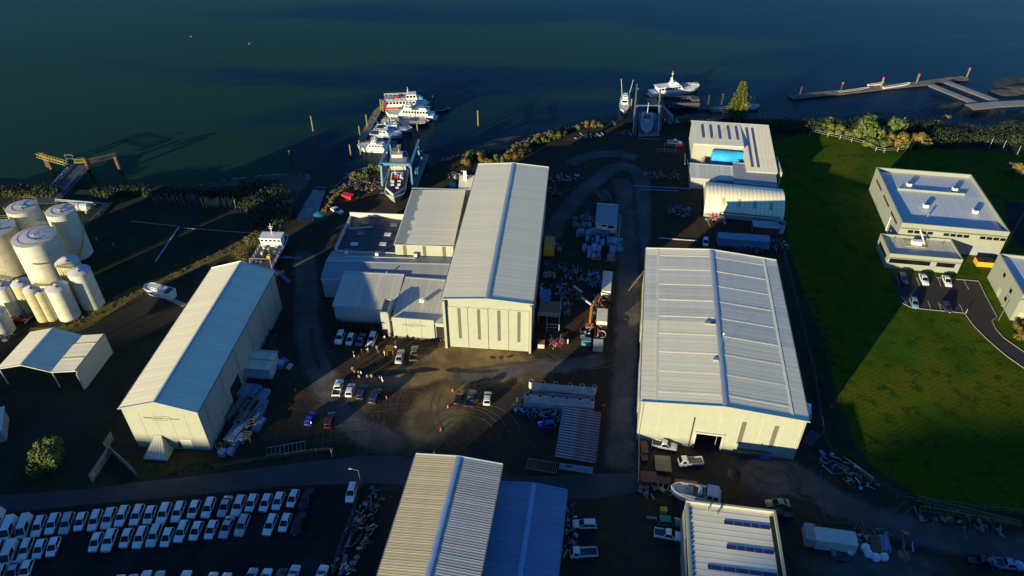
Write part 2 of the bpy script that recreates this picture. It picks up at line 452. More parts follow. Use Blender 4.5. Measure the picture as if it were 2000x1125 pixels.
def soft_strip(name, line, width, z, m, k=6):
    q = [P(x, y) for x, y in smooth_pts(line, k)]
    V, Fc, A = [], [], []
    for i, p in enumerate(q):
        d = (q[min(i + 1, len(q) - 1)] - q[max(i - 1, 0)]).normalized(); nn = Vector((-d.y, d.x, 0))
        en = min(1, min(i, len(q) - 1 - i) / 2.0)
        for j, (u, e) in enumerate(((-1, 0), (-.5, .8), (0, 1), (.5, .8), (1, 0))):
            r_ = p + nn * u * width / 2; V.append((r_.x, r_.y, z)); A.append(e * en)
    for i in range(len(q) - 1):
        for j in range(4):
            a = i * 5 + j; Fc.append((a, a + 5, a + 6, a + 1))
    return _soft_mesh(name, V, Fc, A, m)
def soft_patch(name, cx, cy, rx, ry, z, m, rot=0.0):
    c_ = P(cx, cy); V = [(c_.x, c_.y, z)]; A = [1.0]; Fc = []; n = 28
    for f_, e in ((.5, .9), (1, 0)):
        for i in range(n):
            a = 2 * math.pi * i / n; x = rx * f_ * math.cos(a); y = ry * f_ * math.sin(a)
            V.append((c_.x + x * math.cos(rot) - y * math.sin(rot), c_.y + x * math.sin(rot) + y * math.cos(rot), z)); A.append(e)
    for i in range(n):
        j = (i + 1) % n; Fc.append((0, 1 + i, 1 + j)); Fc.append((1 + i, 1 + n + i, 1 + n + j, 1 + j))
    return _soft_mesh(name, V, Fc, A, m)
# ================================================================ SETTING
# water, harbour and the land with its bank
w = MB().m('water'); w.face([(-4000, -200, WZ), (4000, -200, WZ), (4000, 6000, WZ), (-4000, 6000, WZ)])
struct('water', w)
shore = [(-60, 368), (60, 372), (140, 368), (250, 374), (330, 374), (430, 364), (500, 360), (545, 372), (562, 392), (548, 428),
         (608, 432), (640, 402), (672, 360), (705, 340), (738, 328), (752, 334), (760, 372), (792, 384), (826, 350), (838, 330), (862, 312), (905, 302), (950, 294),
         (1000, 284), (1045, 264), (1100, 248), (1150, 243), (1200, 240), (1236, 240), (1238, 266), (1290, 270), (1296, 232),
         (1345, 232), (1400, 240), (1470, 236), (1520, 234), (1600, 238), (1680, 246), (1760, 252), (1810, 250), (1850, 244), (1920, 252), (2060, 244)]
raw = [P(x, y) for x, y in shore]
edge = [Vector((-1500, raw[0].y + 10, 0)), Vector((-400, raw[0].y, 0))] + raw + [Vector((500, raw[-1].y + 10, 0)), Vector((1500, raw[-1].y + 40, 0))]
def build_land():
    import mathutils.geometry as G_
    rnd = random.Random(3)
    e2 = []
    for a, b in zip(edge, edge[1:]):
        L = (b - a).length
        n = max(1, min(12, int(L / 3)))
        for i in range(n):
            q = a.lerp(b, i / n)
            if i and L < 80:
                d = (b - a).normalized(); q = q + Vector((-d.y, d.x, 0)) * rnd.uniform(-0.7, 0.7)
            e2.append(q)
    e2.append(edge[-1])
    outl = e2 + [Vector((1500, -900, 0)), Vector((-1500, -900, 0))]
    mb = MB().m('g_ground')
    mb.v = [(q.x, q.y, 0.0) for q in outl]
    for t in G_.tessellate_polygon([outl]):
        a, b, c = [Vector(mb.v[i]) for i in t]
        if (b - a).cross(c - a).z < 0: t = t[::-1]
        mb.f.append(tuple(t)); mb.mi.append(0)
    struct('ground', mb)
    bk = MB().m('g_bank')
    rings = []
    for i, q in enumerate(e2):
        d = (e2[min(i + 1, len(e2) - 1)] - e2[max(i - 1, 0)]).normalized()
        nrm = Vector((-d.y, d.x, 0))
        w1 = rnd.uniform(0.6, 1.6); w2 = w1 + rnd.uniform(1.2, 2.6)
        rings.append([(q.x, q.y, 0.0), tuple(q + nrm * w1 + Vector((0, 0, -1.1 + rnd.uniform(-.3, .3)))), tuple(q + nrm * w2 + Vector((0, 0, -3.2)))])
    bk.loft(rings, closed=False, caps=False)
    o = struct('river_bank', bk)
build_land()
def flat(name, lst, z, m, k=0):
    l2 = smooth_pts(lst + [lst[0]], k)[:-1] if k else lst
    import mathutils.geometry as G_
    mb = MB().m(m)
    p = [P(x, y, 0 if z > -1 else z) for x, y in l2]
    mb.v = [(q.x, q.y, z) for q in p]
    for t in G_.tessellate_polygon([[Vector((q.x, q.y, 0)) for q in p]]):
        a, b, c = [Vector(mb.v[i]) for i in t]
        if (b - a).cross(c - a).z < 0: t = t[::-1]
        mb.f.append(tuple(t)); mb.mi.append(0)
    return struct(name, mb)
# mud flats just clear of the water
flat('mud_flat', [(330, 385), (380, 372), (440, 356), (500, 343), (560, 339), (603, 343), (606, 352), (590, 372), (570, 400), (560, 425), (500, 400), (400, 395)], WZ + 0.05, 'g_mud', 5)
flat('mud_flat', [(845, 345), (870, 315), (905, 290), (950, 275), (990, 268), (1040, 262), (1100, 252), (1180, 240), (1235, 232), (1236, 270), (1100, 275), (900, 330)], WZ + 0.06, 'g_mud', 4)
flat('mud_flat', [(1580, 245), (1640, 229), (1700, 219), (1760, 216), (1800, 223), (1835, 246), (1820, 275), (1600, 270)], WZ + 0.07, 'g_mud', 5)
flat('mud_flat', [(1793, 211), (1815, 203), (1850, 204), (1880, 200), (1960, 216), (2060, 214), (2060, 280), (1850, 280), (1835, 248)], WZ + 0.055, 'g_mud', 4)
flat('mud_flat', [(1934, 158), (1960, 153), (2060, 146), (2060, 194), (2000, 192), (1975, 186), (1950, 176)], WZ + 0.05, 'g_mud', 4)
flat('mud_flat', [(1300, 236), (1340, 224), (1400, 221), (1440, 218), (1500, 228), (1500, 260), (1300, 260)], WZ + 0.065, 'g_mud', 3)
sp = MB().m('g_mud')
rp = [P(x, y, WZ) for x, y in smooth_pts([(1950, 172), (1975, 165), (2010, 165), (2060, 168)], 4)]
for i, q in enumerate(rp):
    sp.loft([[(q.x + f_ * (7 + 2 * math.sin(i * 1.7)) * math.cos(a), q.y - 5 + f_ * (4 + math.cos(i * 2.3)) * math.sin(a), WZ + z_) for a in (0, .8, 1.6, 2.4, 3.2, 4.0, 4.8, 5.6)] for f_, z_ in ((1, -.3), (.8, .35), (.35, .8 + .2 * (i % 2)))])
struct('rocky_spit', sp)
# yards, roads, lawns
YARD = [(530, 505), (566, 440), (612, 436), (642, 408), (690, 398), (740, 345), (826, 352), (850, 352), (900, 330), (990, 315), (1060, 296), (1130, 262), (1236, 268), (1345, 262),
        (1348, 300), (1508, 345), (1528, 470), (1556, 600), (1590, 740), (1612, 880), (1660, 930), (1720, 975), (1790, 1010), (1900, 1030), (2080, 1050), (2080, 1220), (700, 1220), (735, 960), (800, 892), (690, 893),
        (600, 905), (440, 905), (395, 890), (420, 760), (500, 600)]
flat('yard', YARD, 0.02, 'g_yard')
soft_patch('yard_patch', 925, 712, 21, 9, 0.035, 'g_yard_sunlit', R(-6))  # patches paint the sunlit part of the yard brighter than the rest
soft_patch('yard_patch', 800, 735, 14, 5, 0.0355, 'g_yard_sunlit', R(10))
soft_patch('yard_patch', 860, 800, 16, 8, 0.034, 'g_yard_sunlit', R(60))
soft_patch('yard_patch', 690, 775, 12, 7, 0.033, 'g_yard_sunlit', R(40))
soft_patch('yard_patch', 470, 700, 10, 16, 0.033, 'g_track', 0)
soft_strip('yard_track', [(1070, 470), (1090, 430), (1120, 395), (1165, 352), (1210, 325), (1250, 345), (1255, 420), (1245, 520)], 8, 0.037, 'g_track')
soft_strip('yard_track', [(1215, 340), (1222, 420), (1228, 520), (1225, 620), (1222, 720), (1215, 820), (1205, 930)], 8.5, 0.038, 'g_track')
soft_strip('yard_track', [(1105, 322), (1150, 305), (1200, 300), (1250, 310)], 7, 0.039, 'g_track')
soft_strip('yard_track', [(590, 480), (600, 560), (600, 640), (625, 730), (690, 830), (800, 880)], 9, 0.036, 'g_track')
soft_strip('yard_track', [(1480, 905), (1560, 930), (1640, 985), (1760, 1030), (1900, 1060), (2080, 1085)], 9, 0.038, 'g_track')
soft_strip('yard_track', [(1190, 700), (1100, 715), (1000, 722), (880, 740)], 6, 0.0365, 'g_track')
soft_patch('concrete_pad', 1498, 930, 8.0, 7.0, 0.045, 'g_track', 0)
soft_strip('concrete_pad', [(1470, 915), (1500, 935), (1545, 930)], 4, 0.046, 'g_track')
soft_patch('concrete_pad', 1432, 925, 1.6, 2.0, 0.045, 'g_track', 0)
soft_patch('yard_track', 1700, 1110, 16, 6, 0.037, 'g_track', 0)
flat('road', [(-80, 975), (0, 968), (123, 959), (204, 952), (274, 941), (400, 928), (540, 910), (656, 896), (720, 890), (779, 892), (830, 900), (1000, 930), (1240, 925), (1245, 960), (1100, 975), (800, 948), (700, 945), (560, 950), (400, 965), (200, 983), (0, 1003), (-80, 1010)], 0.05, 'g_road', 3)
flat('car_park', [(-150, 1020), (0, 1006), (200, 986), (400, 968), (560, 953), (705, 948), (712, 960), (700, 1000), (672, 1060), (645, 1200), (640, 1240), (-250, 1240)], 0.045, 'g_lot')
flat('side_yard', [(716, 962), (800, 950), (770, 1060), (745, 1220), (650, 1220), (680, 1060)], 0.036, 'g_lot')
flat('verge', [(285, 906), (380, 893), (450, 886), (560, 878), (640, 868), (700, 876), (698, 886), (655, 893), (540, 906), (400, 924), (270, 938)], 0.04, 'g_verge', 3)
flat('lawn', [(1512, 275), (1560, 262), (1640, 268), (1700, 285), (1760, 296), (1830, 290), (2000, 300), (2300, 310), (2300, 1040), (2000, 1000), (1900, 992), (1800, 972), (1740, 935), (1700, 905), (1665, 860), (1655, 815), (1640, 790), (1625, 730), (1600, 640), (1565, 560), (1540, 480), (1522, 350)], 0.03, 'g_lawn')
flat('scrub_strip', [(1540, 480), (1565, 560), (1600, 640), (1625, 730), (1640, 790), (1655, 815), (1665, 860), (1700, 905), (1740, 935), (1800, 972), (1800, 985), (1720, 950), (1650, 900), (1612, 850), (1590, 740), (1560, 600), (1530, 480)], 0.042, 'g_verge')
flat('driveway', [(1734, 531), (1829, 542.6), (1911, 549.4), (1921, 570), (1947, 619), (1937.6, 626.7), (1944, 642), (1960, 660), (2000, 688), (2080, 730), (2300, 800), (2300, 860), (2080, 765), (2000, 719.5), (1966, 696), (1928, 663.5), (1901, 636), (1883.6, 612), (1782, 602), (1757, 590)], 0.05, 'g_drive')
flat('back_drive', [(1960, 395), (2200, 410), (2300, 520), (2010, 500), (1975, 460)], 0.05, 'g_lot')
kb = MB().m('concrete')
for line in ([(1829, 542.6), (1911, 549.4), (1921, 570), (1947, 619), (1937.6, 626.7), (1944, 642), (1960, 660), (2000, 688), (2080, 730)], [(1757, 590), (1782, 602), (1883.6, 612), (1901, 636), (1928, 663.5), (1966, 696), (2000, 719.5), (2080, 765)]):
    q = pts(line)
    for a, b in zip(q, q[1:]):
        kb.bar(a + Vector((0, 0, .05)), b + Vector((0, 0, .05)), 0.18, 0.22)
struct('kerb', kb)
bl = MB().m('white_paint')
for a, b in (((1751, 540), (1757, 556)), ((1790, 543), (1796, 558)), ((1832, 544), (1838, 560)), ((1882, 547), (1892, 566)), ((1812, 588), (1818, 604)), ((1832, 591), (1839, 607)), ((1874, 595), (1882, 611)), ((1760, 578), (1772, 596))):
    p0 = P(*a); p1 = P(*b); bl.bar(p0 + Vector((0, 0, .056)), p1 + Vector((0, 0, .056)), 0.1, 0.006)
struct('bay_marking', bl)
br = MB().m('safety_yellow')
for k in range(4):
    a = P(751 + k * 1.2, 684 - k * 3.0); b = P(770 + k * 1.2, 686 - k * 3.0)
    br.bar(a + Vector((0, 0, .06)), b + Vector((0, 0, .06)), 0.18, 0.008)
struct('step_marking', br)
flat('berm', [(60, 640), (130, 636), (180, 610), (250, 565), (330, 535), (400, 505), (470, 468), (500, 452), (520, 452), (505, 480), (440, 500), (380, 528), (300, 560), (235, 600), (170, 640), (120, 655), (60, 660)], 0.03, 'g_berm', 3)
flat('berm', [(640, 400), (670, 365), (705, 345), (740, 335), (745, 350), (725, 365), (700, 375), (690, 388), (662, 398)], 0.045, 'g_bank', 3)
flat('green_bank', [(838, 345), (862, 322), (900, 318), (905, 345), (880, 365), (828, 370)], 0.043, 'g_verge', 3)
for l_ in ([(955, 697), (962, 695), (970, 698), (962, 702)], [(975, 696), (983, 694), (982, 701), (975, 702)], [(990, 696), (1002, 692), (1002, 697), (992, 699)],
           [(605, 640), (613, 645), (616, 670), (626, 715), (622, 722), (612, 700), (604, 665)], [(622, 666), (640, 680), (640, 688), (630, 690), (622, 676)], [(641, 684), (655, 688), (655, 694), (643, 693)],
           [(870, 722), (890, 718), (930, 724), (970, 722), (968, 727), (930, 729), (880, 727)], [(690, 724), (730, 728), (760, 722), (800, 722), (830, 717), (860, 722), (830, 727), (790, 730), (740, 737), (700, 733)]):
    flat('puddle', l_, 0.047, 'g_wet', 3)
tm = MB().m('g_track')
for cx, cy, rx, a0, a1 in ((900, 850, 8.0, 20, 165), (903, 852, 9.3, 10, 165), (905, 856, 6.4, 15, 160), (915, 856, 11.0, 0, 120)):
    c_ = P(cx, cy - 10)
    ring = [(c_.x + rx * math.cos(R(a)), c_.y + rx * .8 * math.sin(R(a)), 0.05) for a in range(a0, a1, 6)]
    for a, b in zip(ring, ring[1:]):
        tm.bar(a, b, 0.22, 0.008)
rt = random.Random(44)
for k in range(20):
    x0, y0 = rt.choice(((720, 760), (850, 720), (950, 740), (900, 830), (1000, 760), (680, 820), (600, 700), (1150, 730), (1220, 600), (1225, 450), (1180, 340), (1560, 960), (1700, 1030), (1215, 860)))
    c_ = P(x0 + rt.uniform(-60, 60), y0 + rt.uniform(-30, 30)); rad = rt.uniform(9, 40); a0 = rt.uniform(0, 6.28); da = rt.uniform(8, 26) / rad; cc = c_ - Vector((math.cos(a0), math.sin(a0), 0)) * rad
    if c_.y > 128 and -18 < c_.x < 8: continue
    for off in (0, 1.5):
        pr = None
        for i in range(13):
            a = a0 - da / 2 + da * i / 12; q = (cc.x + (rad + off) * math.cos(a), cc.y + (rad + off) * math.sin(a), 0.048 + off * .001)
            if pr: tm.bar(pr, q, 0.16, 0.006)
            pr = q
struct('tyre_track', tm)
fl = MB().m('foam')
rnd = random.Random(5)
for line in ([(330, 372), (400, 360), (470, 348), (540, 341), (595, 341), (604, 346)], [(617, 365.5), (637, 367.5)], [(648, 372), (665, 355), (690, 336), (720, 326)], [(1793, 210), (1812, 220), (1832, 243)]):
    q = [P(x, y, WZ) for x, y in smooth_pts(line, 8)]
    for a, b in zip(q, q[1:]):
        if rnd.random() < .75:
            b2 = a.lerp(b, rnd.uniform(.4, .9)); fl.bar(a + Vector((0, 0, .08)), b2 + Vector((0, 0, .08)), rnd.uniform(.15, .35), 0.02)
o = link('foam_line', fl.mesh('foam_line')); o['kind'] = 'structure'
# slipways of concrete slabs
def slipway(corners, nx, ny, ztop, zbot, m, gap=0.06):
    """corners: top-left, top-right, bottom-right, bottom-left (top = land end)"""
    root = link('slipway', None); root['kind'] = 'structure'
    tl, tr, brr, bll = corners
    for i in range(ny):
        for j in range(nx):
            q = []
            for (a, b) in ((i, j), (i, j + 1), (i + 1, j + 1), (i + 1, j)):
                u, v = b / nx, a / ny
                L = tl.lerp(bll, v); Rr = tr.lerp(brr, v); z = ztop + (zbot - ztop) * v
                pnt = L.lerp(Rr, u); q.append(Vector((pnt.x, pnt.y, z)))
            c_ = sum(q, Vector()) / 4
            q = [c_ + (p_ - c_) * (1 - gap) for p_ in q]
            mb = MB().m(m); mb.loft([[p_ - Vector((0, 0, .3)) for p_ in q], [p_ + Vector((0, 0, rnd.uniform(0, .05))) for p_ in q]])
            part('concrete_slab', mb, root)
slipway((P(532, 505), P(590, 505), P(637, 368, WZ), P(614, 366, WZ)), 3, 13, 0.05, WZ - 0.1, 'concrete_dark', 0.04)
slipway((P(1246, 271), P(1288, 273), P(1290, 215, WZ), P(1247, 213, WZ)), 2, 8, 0.05, WZ - 0.3, 'concrete_dark', 0.04)
# unseen hills added behind the camera, crest shaped to lay shade over the foreground
def hills():
    mb = MB().m('g_hill')
    rnd = random.Random(11)
    xs = list(range(-1300, 900, 25))
    def top(x):
        h = 63.2
        if -216 < x < -180: h -= 2.0
        if x < -348: h += min(5.4, (-348 - x) * .35)
        return h
    nse = [rnd.uniform(-1.1, 1.1) for _ in xs]
    rings = []
    for i, x in enumerate(xs):
        t = top(x) + 0.5 * nse[i] + 0.5 * nse[i - 1]
        rings.append([(x, -120, -1), (x, -150, t * .45), (x, -200, t), (x, -290, t * .7), (x, -420, -1)])
    mb.loft(rings, closed=False, caps=False)
    struct('unseen_hill', mb)
hills()
# ================================================================ BUILDINGS
def frame(fl, fr, bl, h, far=None):
    """rectangle from three surveyed roof corners; far = length when fl/fr are the far corners and bl the near left one"""
    a, b, c = P(*fl, h), P(*fr, h), P(*bl, h)
    x = b - a; y = (a - c) if far else (c - a)
    a1 = math.atan2(x.y, x.x); a2 = math.atan2(y.y, y.x) - math.pi / 2
    W, L = x.length, y.length
    ang = (2 * W * W * a1 + L * L * a2) / (2 * W * W + L * L)
    if far:
        return (a.x + math.sin(ang) * far, a.y - math.cos(ang) * far, 0), ang, W, far
    return (a.x, a.y, 0), ang, W, L
def ribs(mb, L, W, pitch=0.55, h=0.05, lift=0.0):
    """corrugated sheet: x 0..L along ridge, y 0..W down slope"""
    n = max(1, round(L / pitch)); s = L / n
    prof = []
    for i in range(n):
        x = i * s
        prof += [(x, h), (x + s * .14, h), (x + s * .24, 0), (x + s * .9, 0)]
    prof.append((L, h))
    k = len(mb.v)
    for x, z in prof:
        mb.v += [(x, 0, z + lift), (x, W, z + lift)]
    for i in range(len(prof) - 1):
        a = k + 2 * i
        mb.f.append((a, a + 2, a + 3, a + 1)); mb.mi.append(mb.cur)
    return mb
def slope_sheets(root, p0, dirx, diry, L, S, slope_z, n, m, rnd, name='roof_sheet', pitch=0.8, skip=(), special=None, gap=0.03):
    """n sheets along dirx from p0 (top of slope), running S metres down diry with drop slope_z per metre"""
    dl = L / n
    me = None; cache = {}
    dx = Vector(dirx).normalized(); dy = (Vector(diry).normalized() + Vector((0, 0, -slope_z))).normalized()
    nz = dx.cross(dy)
    if nz.z < 0: nz = -nz
    for i in range(n):
        if i in skip: continue
        mm = (special or {}).get(i, m)
        if mm not in cache:
            cache[mm] = ribs(MB().m(mm), dl - gap, S, pitch, 0.018 if pitch < .5 else .05 if pitch > 1 else .007).mesh(name)
        o = link(name, cache[mm], root)
        mt = Matrix((dx.to_4d(), dy.to_4d(), nz.to_4d(), (0, 0, 0, 1))).transposed()
        for r_ in range(3): mt[3][r_] = 0
        loc = Vector(p0) + dx * (i * dl) + nz * rnd.uniform(0.0, 0.02)
        mt.translation = loc; mt[3][3] = 1
        o.matrix_local = mt
def gable(name, label, cat, fl, fr, bl, h, rise, wallm, roofm, n, front=None, ov=0.35, ridge='ridge_metal', special_l=None, special_r=None, walls=True, pitch=0.8, roofm_r=None, gut='galv', far=None):
    loc, ang, W, L = frame(fl, fr, bl, h, far)
    root = thing(name, label, cat, loc, ang)
    rnd = random.Random(hash(name) % 1000 if False else len(name))
    if walls:
        def wall(poly):   # poly of 3D points, extruded inwards
            mb = MB().m(wallm); return mb
        # front and rear gable ends
        for y, s in ((0, 1), (L, -1)):
            mb = MB().m(wallm)
            hole = front if (y == 0 and front) else None
            t = 0.2 * s
            outer = [(0, 0), (W, 0), (W, h), (W / 2, h + rise), (0, h)]
            def slab(poly):
                mb.loft([[(x, y, z) for x, z in poly], [(x, y + t, z) for x, z in poly]])
            if hole:
                x0, x1, z1 = hole
                slab([(0, 0), (x0, 0), (x0, h), (0, h)]); slab([(x1, 0), (W, 0), (W, h), (x1, h)])
                slab([(x0, z1), (x1, z1), (x1, h), (x0, h)]); slab([(0, h), (W, h), (W / 2, h + rise)])
            else:
                slab(outer)
            part('wall', mb, root)
        for x in (0.1, W - 0.1):
            part('wall', MB().m(wallm).box((x, L / 2, h / 2), (0.2, L - 0.42, h)), root)
    S = math.hypot(W / 2, rise) + ov; sz = rise / (W / 2)
    slope_sheets(root, (W / 2, -ov, h + rise + .06), (0, 1, 0), (-1, 0, 0), L + 2 * ov, S, sz, n, roofm, rnd, special=special_l, pitch=pitch)
    slope_sheets(root, (W / 2, -ov, h + rise + .06), (0, 1, 0), (1, 0, 0), L + 2 * ov, S, sz, n, roofm_r or roofm, rnd, special=special_r, pitch=pitch)
    # dark underlay so nothing shows through the sheet joints
    u = MB().m(wallm)
    for s in (-1, 1):
        u.face([(W / 2, 0.25, h + rise - .12), (W / 2, L - .25, h + rise - .12), (W / 2 + s * (W / 2 - .05), L - .25, h - .1), (W / 2 + s * (W / 2 - .05), .25, h - .1)])
    part('roof_lining', u, root)
    rc = MB().m(ridge)
    for s in (-1, 1):
        rc.loft([[(W / 2, -ov - .02, h + rise + .17), (W / 2, -ov - .02, h + rise + .20), (W / 2 + s * .45, -ov - .02, h + rise + .20 - .45 * sz), (W / 2 + s * .45, -ov - .02, h + rise + .17 - .45 * sz)],
                 [(W / 2, L + ov, h + rise + .17), (W / 2, L + ov, h + rise + .20), (W / 2 + s * .45, L + ov, h + rise + .20 - .45 * sz), (W / 2 + s * .45, L + ov, h + rise + .17 - .45 * sz)]])
    part('ridge_cap', rc, root)
    for x in (-ov - .08, W + ov + .08):
        part('gutter', MB().m(gut).box((x, L / 2, h - ov * sz - .02), (.2, L + 2 * ov, .18)), root)
    for s in (-1, 1):
        for yy in (-ov - .05, L + ov + .05):
            b = MB().m(ridge).bar((W / 2, yy, h + rise + .14), (W / 2 + s * (W / 2 + ov), yy, h + .14 - ov * sz), .12, .25)
            part('barge_board', b, root)
    root['W'] = W; root['L'] = L
    return root, W, L
def letters(root, x0, x1, z, y, hgt, m='letter_grey', seed=1):
    """illegible dark lettering of the sign, as far as the photo shows it"""
    rnd = random.Random(seed)
    mb = MB().m(m)
    x = x0; span = x1 - x0; k = 0
    while x < x1:
        w_ = span / 27
        if k in (15, 17): x += w_ * .9; k += 1; continue
        big = 1.5 if k == 16 else 1.0
        for (a, b, c, d) in ((0, 0, .22, 1), (0, .8, .8, .2), (0, .4, .7, .2), (.6, 0, .22, 1)) if rnd.random() < .5 else ((0, 0, .2, 1), (0, 0, .8, .2), (0, .78, .8, .2)):
            mb.box((x + (a + c / 2) * w_ * .9, y, z + (b + d / 2) * hgt * big), (c * w_ * .9, .03, d * hgt * big))
        x += w_; k += 1
    part('lettering', mb, root)
    sw = MB().m(m)
    cx = (x0 + x1) / 2
    for s, zz in ((1, z + hgt * 1.9), (-1, z - hgt * .8)):
        pr = None
        for i in range(13):
            t = -1 + i / 6
            p_ = (cx + t * span * .22 + s * span * .05, y, zz + s * (1 - t * t) * hgt * .6)
            if pr: sw.bar(pr, p_, .04, .12)
            pr = p_
    part('swoosh', sw, root)
# ---- tall central shed
A, AW, AL = gable('tall_shed', 'tallest cream shed with four long window strips in its front wall', 'shed', (865, 583), (1038, 597), (933, 322), 14.8, 0.85, 'cream_wall', 'roof_cream', 42)
for i, x in enumerate((.175, .40, .63, .86)):
    f_ = part('window_strip', MB().m('strip_panel').box((AW * x, -.04, 7.6), (.72, .06, 9.4)), A)
    mb = MB().m('skylight_dull')
    for k in range(4): mb.box((0, -.05, -4.6 + 1.85 * (k + 1)), (.72, .03, .05))
    for xx in (-.14, .14): mb.box((xx, -.05, 0), (.03, .03, 9.2))
    part('glazing_bar', mb, f_, loc=(AW * x, -.0, 7.6))
for x in (.02, .285, .52, .755):
    part('door_panel_edge', MB().m('grey_wall').box((AW * x + .02, -.06, 6.6), (.07, .08, 13.0)), A)
for i in range(4):
    part('sliding_door', MB().m('cream_wall').box((AW * (.155 + .235 * i), -.05 - .03 * (i % 2) - .05, 6.3), (AW * .228, .07, 12.6)), A)
for o in A.children:
    if o.name.startswith('window_strip'): o.location.y -= .12
part('column', MB().m('cream_wall').box((.2, -.5, 7.3), (.55, .8, 14.6)), A)
part('column', MB().m('cream_wall').box((AW - .15, -.5, 7.3), (.5, .8, 14.6)), A)
for k in range(9):
    part('wall_rib', MB().m('ridge_metal').box((AW + .04, 4 + k * 7.2, 7.2), (.06, .25, 14)), A)
# ---- large right shed
B, BW, BL = gable('big_shed', 'widest cream shed with an open roller door, beside the lawn', 'shed', (1254, 783), (1577, 820), (1266, 487), 11.8, 1.4, 'cream_wall', 'roof_b', 36, front=(12.0, 17.2, 4.6),
                  special_l={i: 'roof_zinc' for i in range(17, 34)}, special_r={i: 'roof_zinc' for i in range(14, 34)}, roofm_r='roof_b')
for k in range(9):
    y = 3 + k * 6.1
    for s in (-1, 1):
        if s < 0 and k in (): continue
        x0 = BW / 2 + s * .6; x1 = BW / 2 + s * (BW / 2 - 3.2)
        f_ = 1.4 / (BW / 2)
        b_ = MB().m('roof_cream'); b_.bar((x0, y, 11.8 + 1.4 - .6 * f_ + .085), (x1, y, 11.8 + 1.4 - (BW / 2 - 3.2) * f_ + .085), .5, .03)
        part('lap_flashing', b_, B)
for s in (-1, 1):
    x = BW / 2 + s * (BW / 2 - 2.9); f_ = 1.4 / (BW / 2)
    part('lap_flashing', MB().m('roof_cream').bar((x, 0, 11.8 + 2.9 * f_ + .09), (x, BL, 11.8 + 2.9 * f_ + .09), .6, .03), B)
v_ = part('roof_vent', MB().m('grey_wall').box((BW / 2 - 1.7, 25.2, 13.3), (2.4, .9, .25)), B)
part('vent_opening', MB().m('dark_opening').box((BW / 2 - 1.2, 25.2, 13.45), (.7, .6, .15)), v_)
part('roof_vent', MB().m('ridge_blue').box((BW / 2 - 1.1, 13.2, 13.3), (1.1, .7, .25)), B)
aer = MB().m('galv').cyl((BW / 2 + .1, 17, 13.2), (BW / 2 + .1, 17, 17.2), .04, n=5)
aer.m('white_paint').cyl((BW / 2 + .1, 17, 17.2), (BW / 2 + .1, 17, 17.7), .16, n=8)
part('aerial', aer, B)
fr_ = MB().m('white_wall'); fr_.box((14.6, -.18, 4.75), (5.9, .4, .35)); fr_.box((11.8, -.1, 2.3), (.3, .25, 4.6)); fr_.box((17.4, -.1, 2.3), (.3, .25, 4.6))
part('door_frame', fr_, B)
part('floor', MB().m('g_yard').box((14.6, 12, .06), (24, 23.5, .05)), B)
part('downpipe', MB().m('steel_dark').cyl((10.9, -.15, .3), (10.9, -.15, 9.0), .13, n=6), B)
for x in (20.7, 27.0):
    part('translucent_strip', MB().m('strip_panel').box((x, -.03, 6.0), (.9, .05, 6.6)), B)
part('wall_seam', MB().m('grey_wall').box((23.4, -.03, 4.0), (.06, .04, 7.9)), B)
for k, y in enumerate((6, 14, 30)):
    part('sliding_door', MB().m('cream_wall').box((-.12, y + 3.5, 4.2), (.12, 7.4, 8.4)), B)
    part('door_rail', MB().m('grey_wall').box((-.2, y + 3.5, 8.5), (.2, 8.6, .16)), B)
# ---- left long shed
C, CW, CL = gable('long_shed', 'long cream shed with faded lettering on its gable, left of the yard', 'shed', (235, 796), (381, 808.6), (411, 525), 11.8, 2.35, 'cream_wall', 'roof_cream', 36, roofm_r='roof_pale')
letters(C, 4.0, 11.2, 9.0, -.03, .33, seed=4)
for k in range(6):
    part('translucent_strip', MB().m('green_wall').box((CW + .03, 3.0 + k * 8.2, 6.3), (.06, .9, 9.5)), C)
part('side_door_opening', MB().m('dark_opening').box((CW + .02, 15.6, 2.3), (.05, 5.0, 4.6)), C)
part('garage_door', MB().m('garage_door').box((10.9, -.05, 1.5), (2.4, .08, 3.0)), C)
part('side_door', MB().m('dark_opening').box((9.3, -.03, 1.1), (.9, .05, 2.2)), C)
part('wall_lamp', MB().m('dull_white').box((CW + .3, 8, 3.2), (.5, .35, .3)), C)
# awning canopy on its front wall
can = thing('awning', 'striped fabric awning leaning against the gable of the long shed', 'awning', tuple(Vector(C.location) + Matrix.Rotation(C.rotation_euler.z, 3, 'Z') @ Vector((5.4, -2.5, 0))), C.rotation_euler.z)
aw = MB()
for k in range(11):
    aw.m('dull_white' if k % 2 else 'green_wall')
    u0 = -2.4 + k * .44; u1 = u0 + .44
    def tp(u): return u * .28
    aw.face([(tp(u0), 2.4, 4.0), (tp(u1), 2.4, 4.0), (u1, -.9, .9), (u0, -.9, .9)])
part('cover', aw, can)
fr_ = MB().m('dull_white'); fr_.box((0, -.95, .55), (4.9, .12, .7))
part('valance', fr_, can)
sd = MB().m('green_wall')
for s in (-1, 1):
    sd.face([(s * .68, 2.4, 4.0), (s * 2.44, -.9, .9), (s * 2.44, -.9, .2), (s * 2.44, 2.4, .2)])
part('side_sheet', sd, can)
for k in range(1, 5):
    part('wall_seam', MB().m('white_wall').box((CW * k / 5, -.02, 5.2), (.07, .05, 10.2)), C)
part('plinth', MB().m('concrete').box((CW / 2, -.04, .2), (CW - .1, .1, .4)), C)
part('plinth', MB().m('concrete').box((CW + .04, CL / 2, .2), (.1, CL, .4)), C)
for k in range(1, 8):
    if k in (3,): continue
    part('wall_seam', MB().m('white_wall').box((BW * k / 8, -.02, 6.4), (.07, .05, 9.6)), B)
part('plinth', MB().m('concrete').box((5.6, -.05, .25), (11.1, .1, .5)), B)
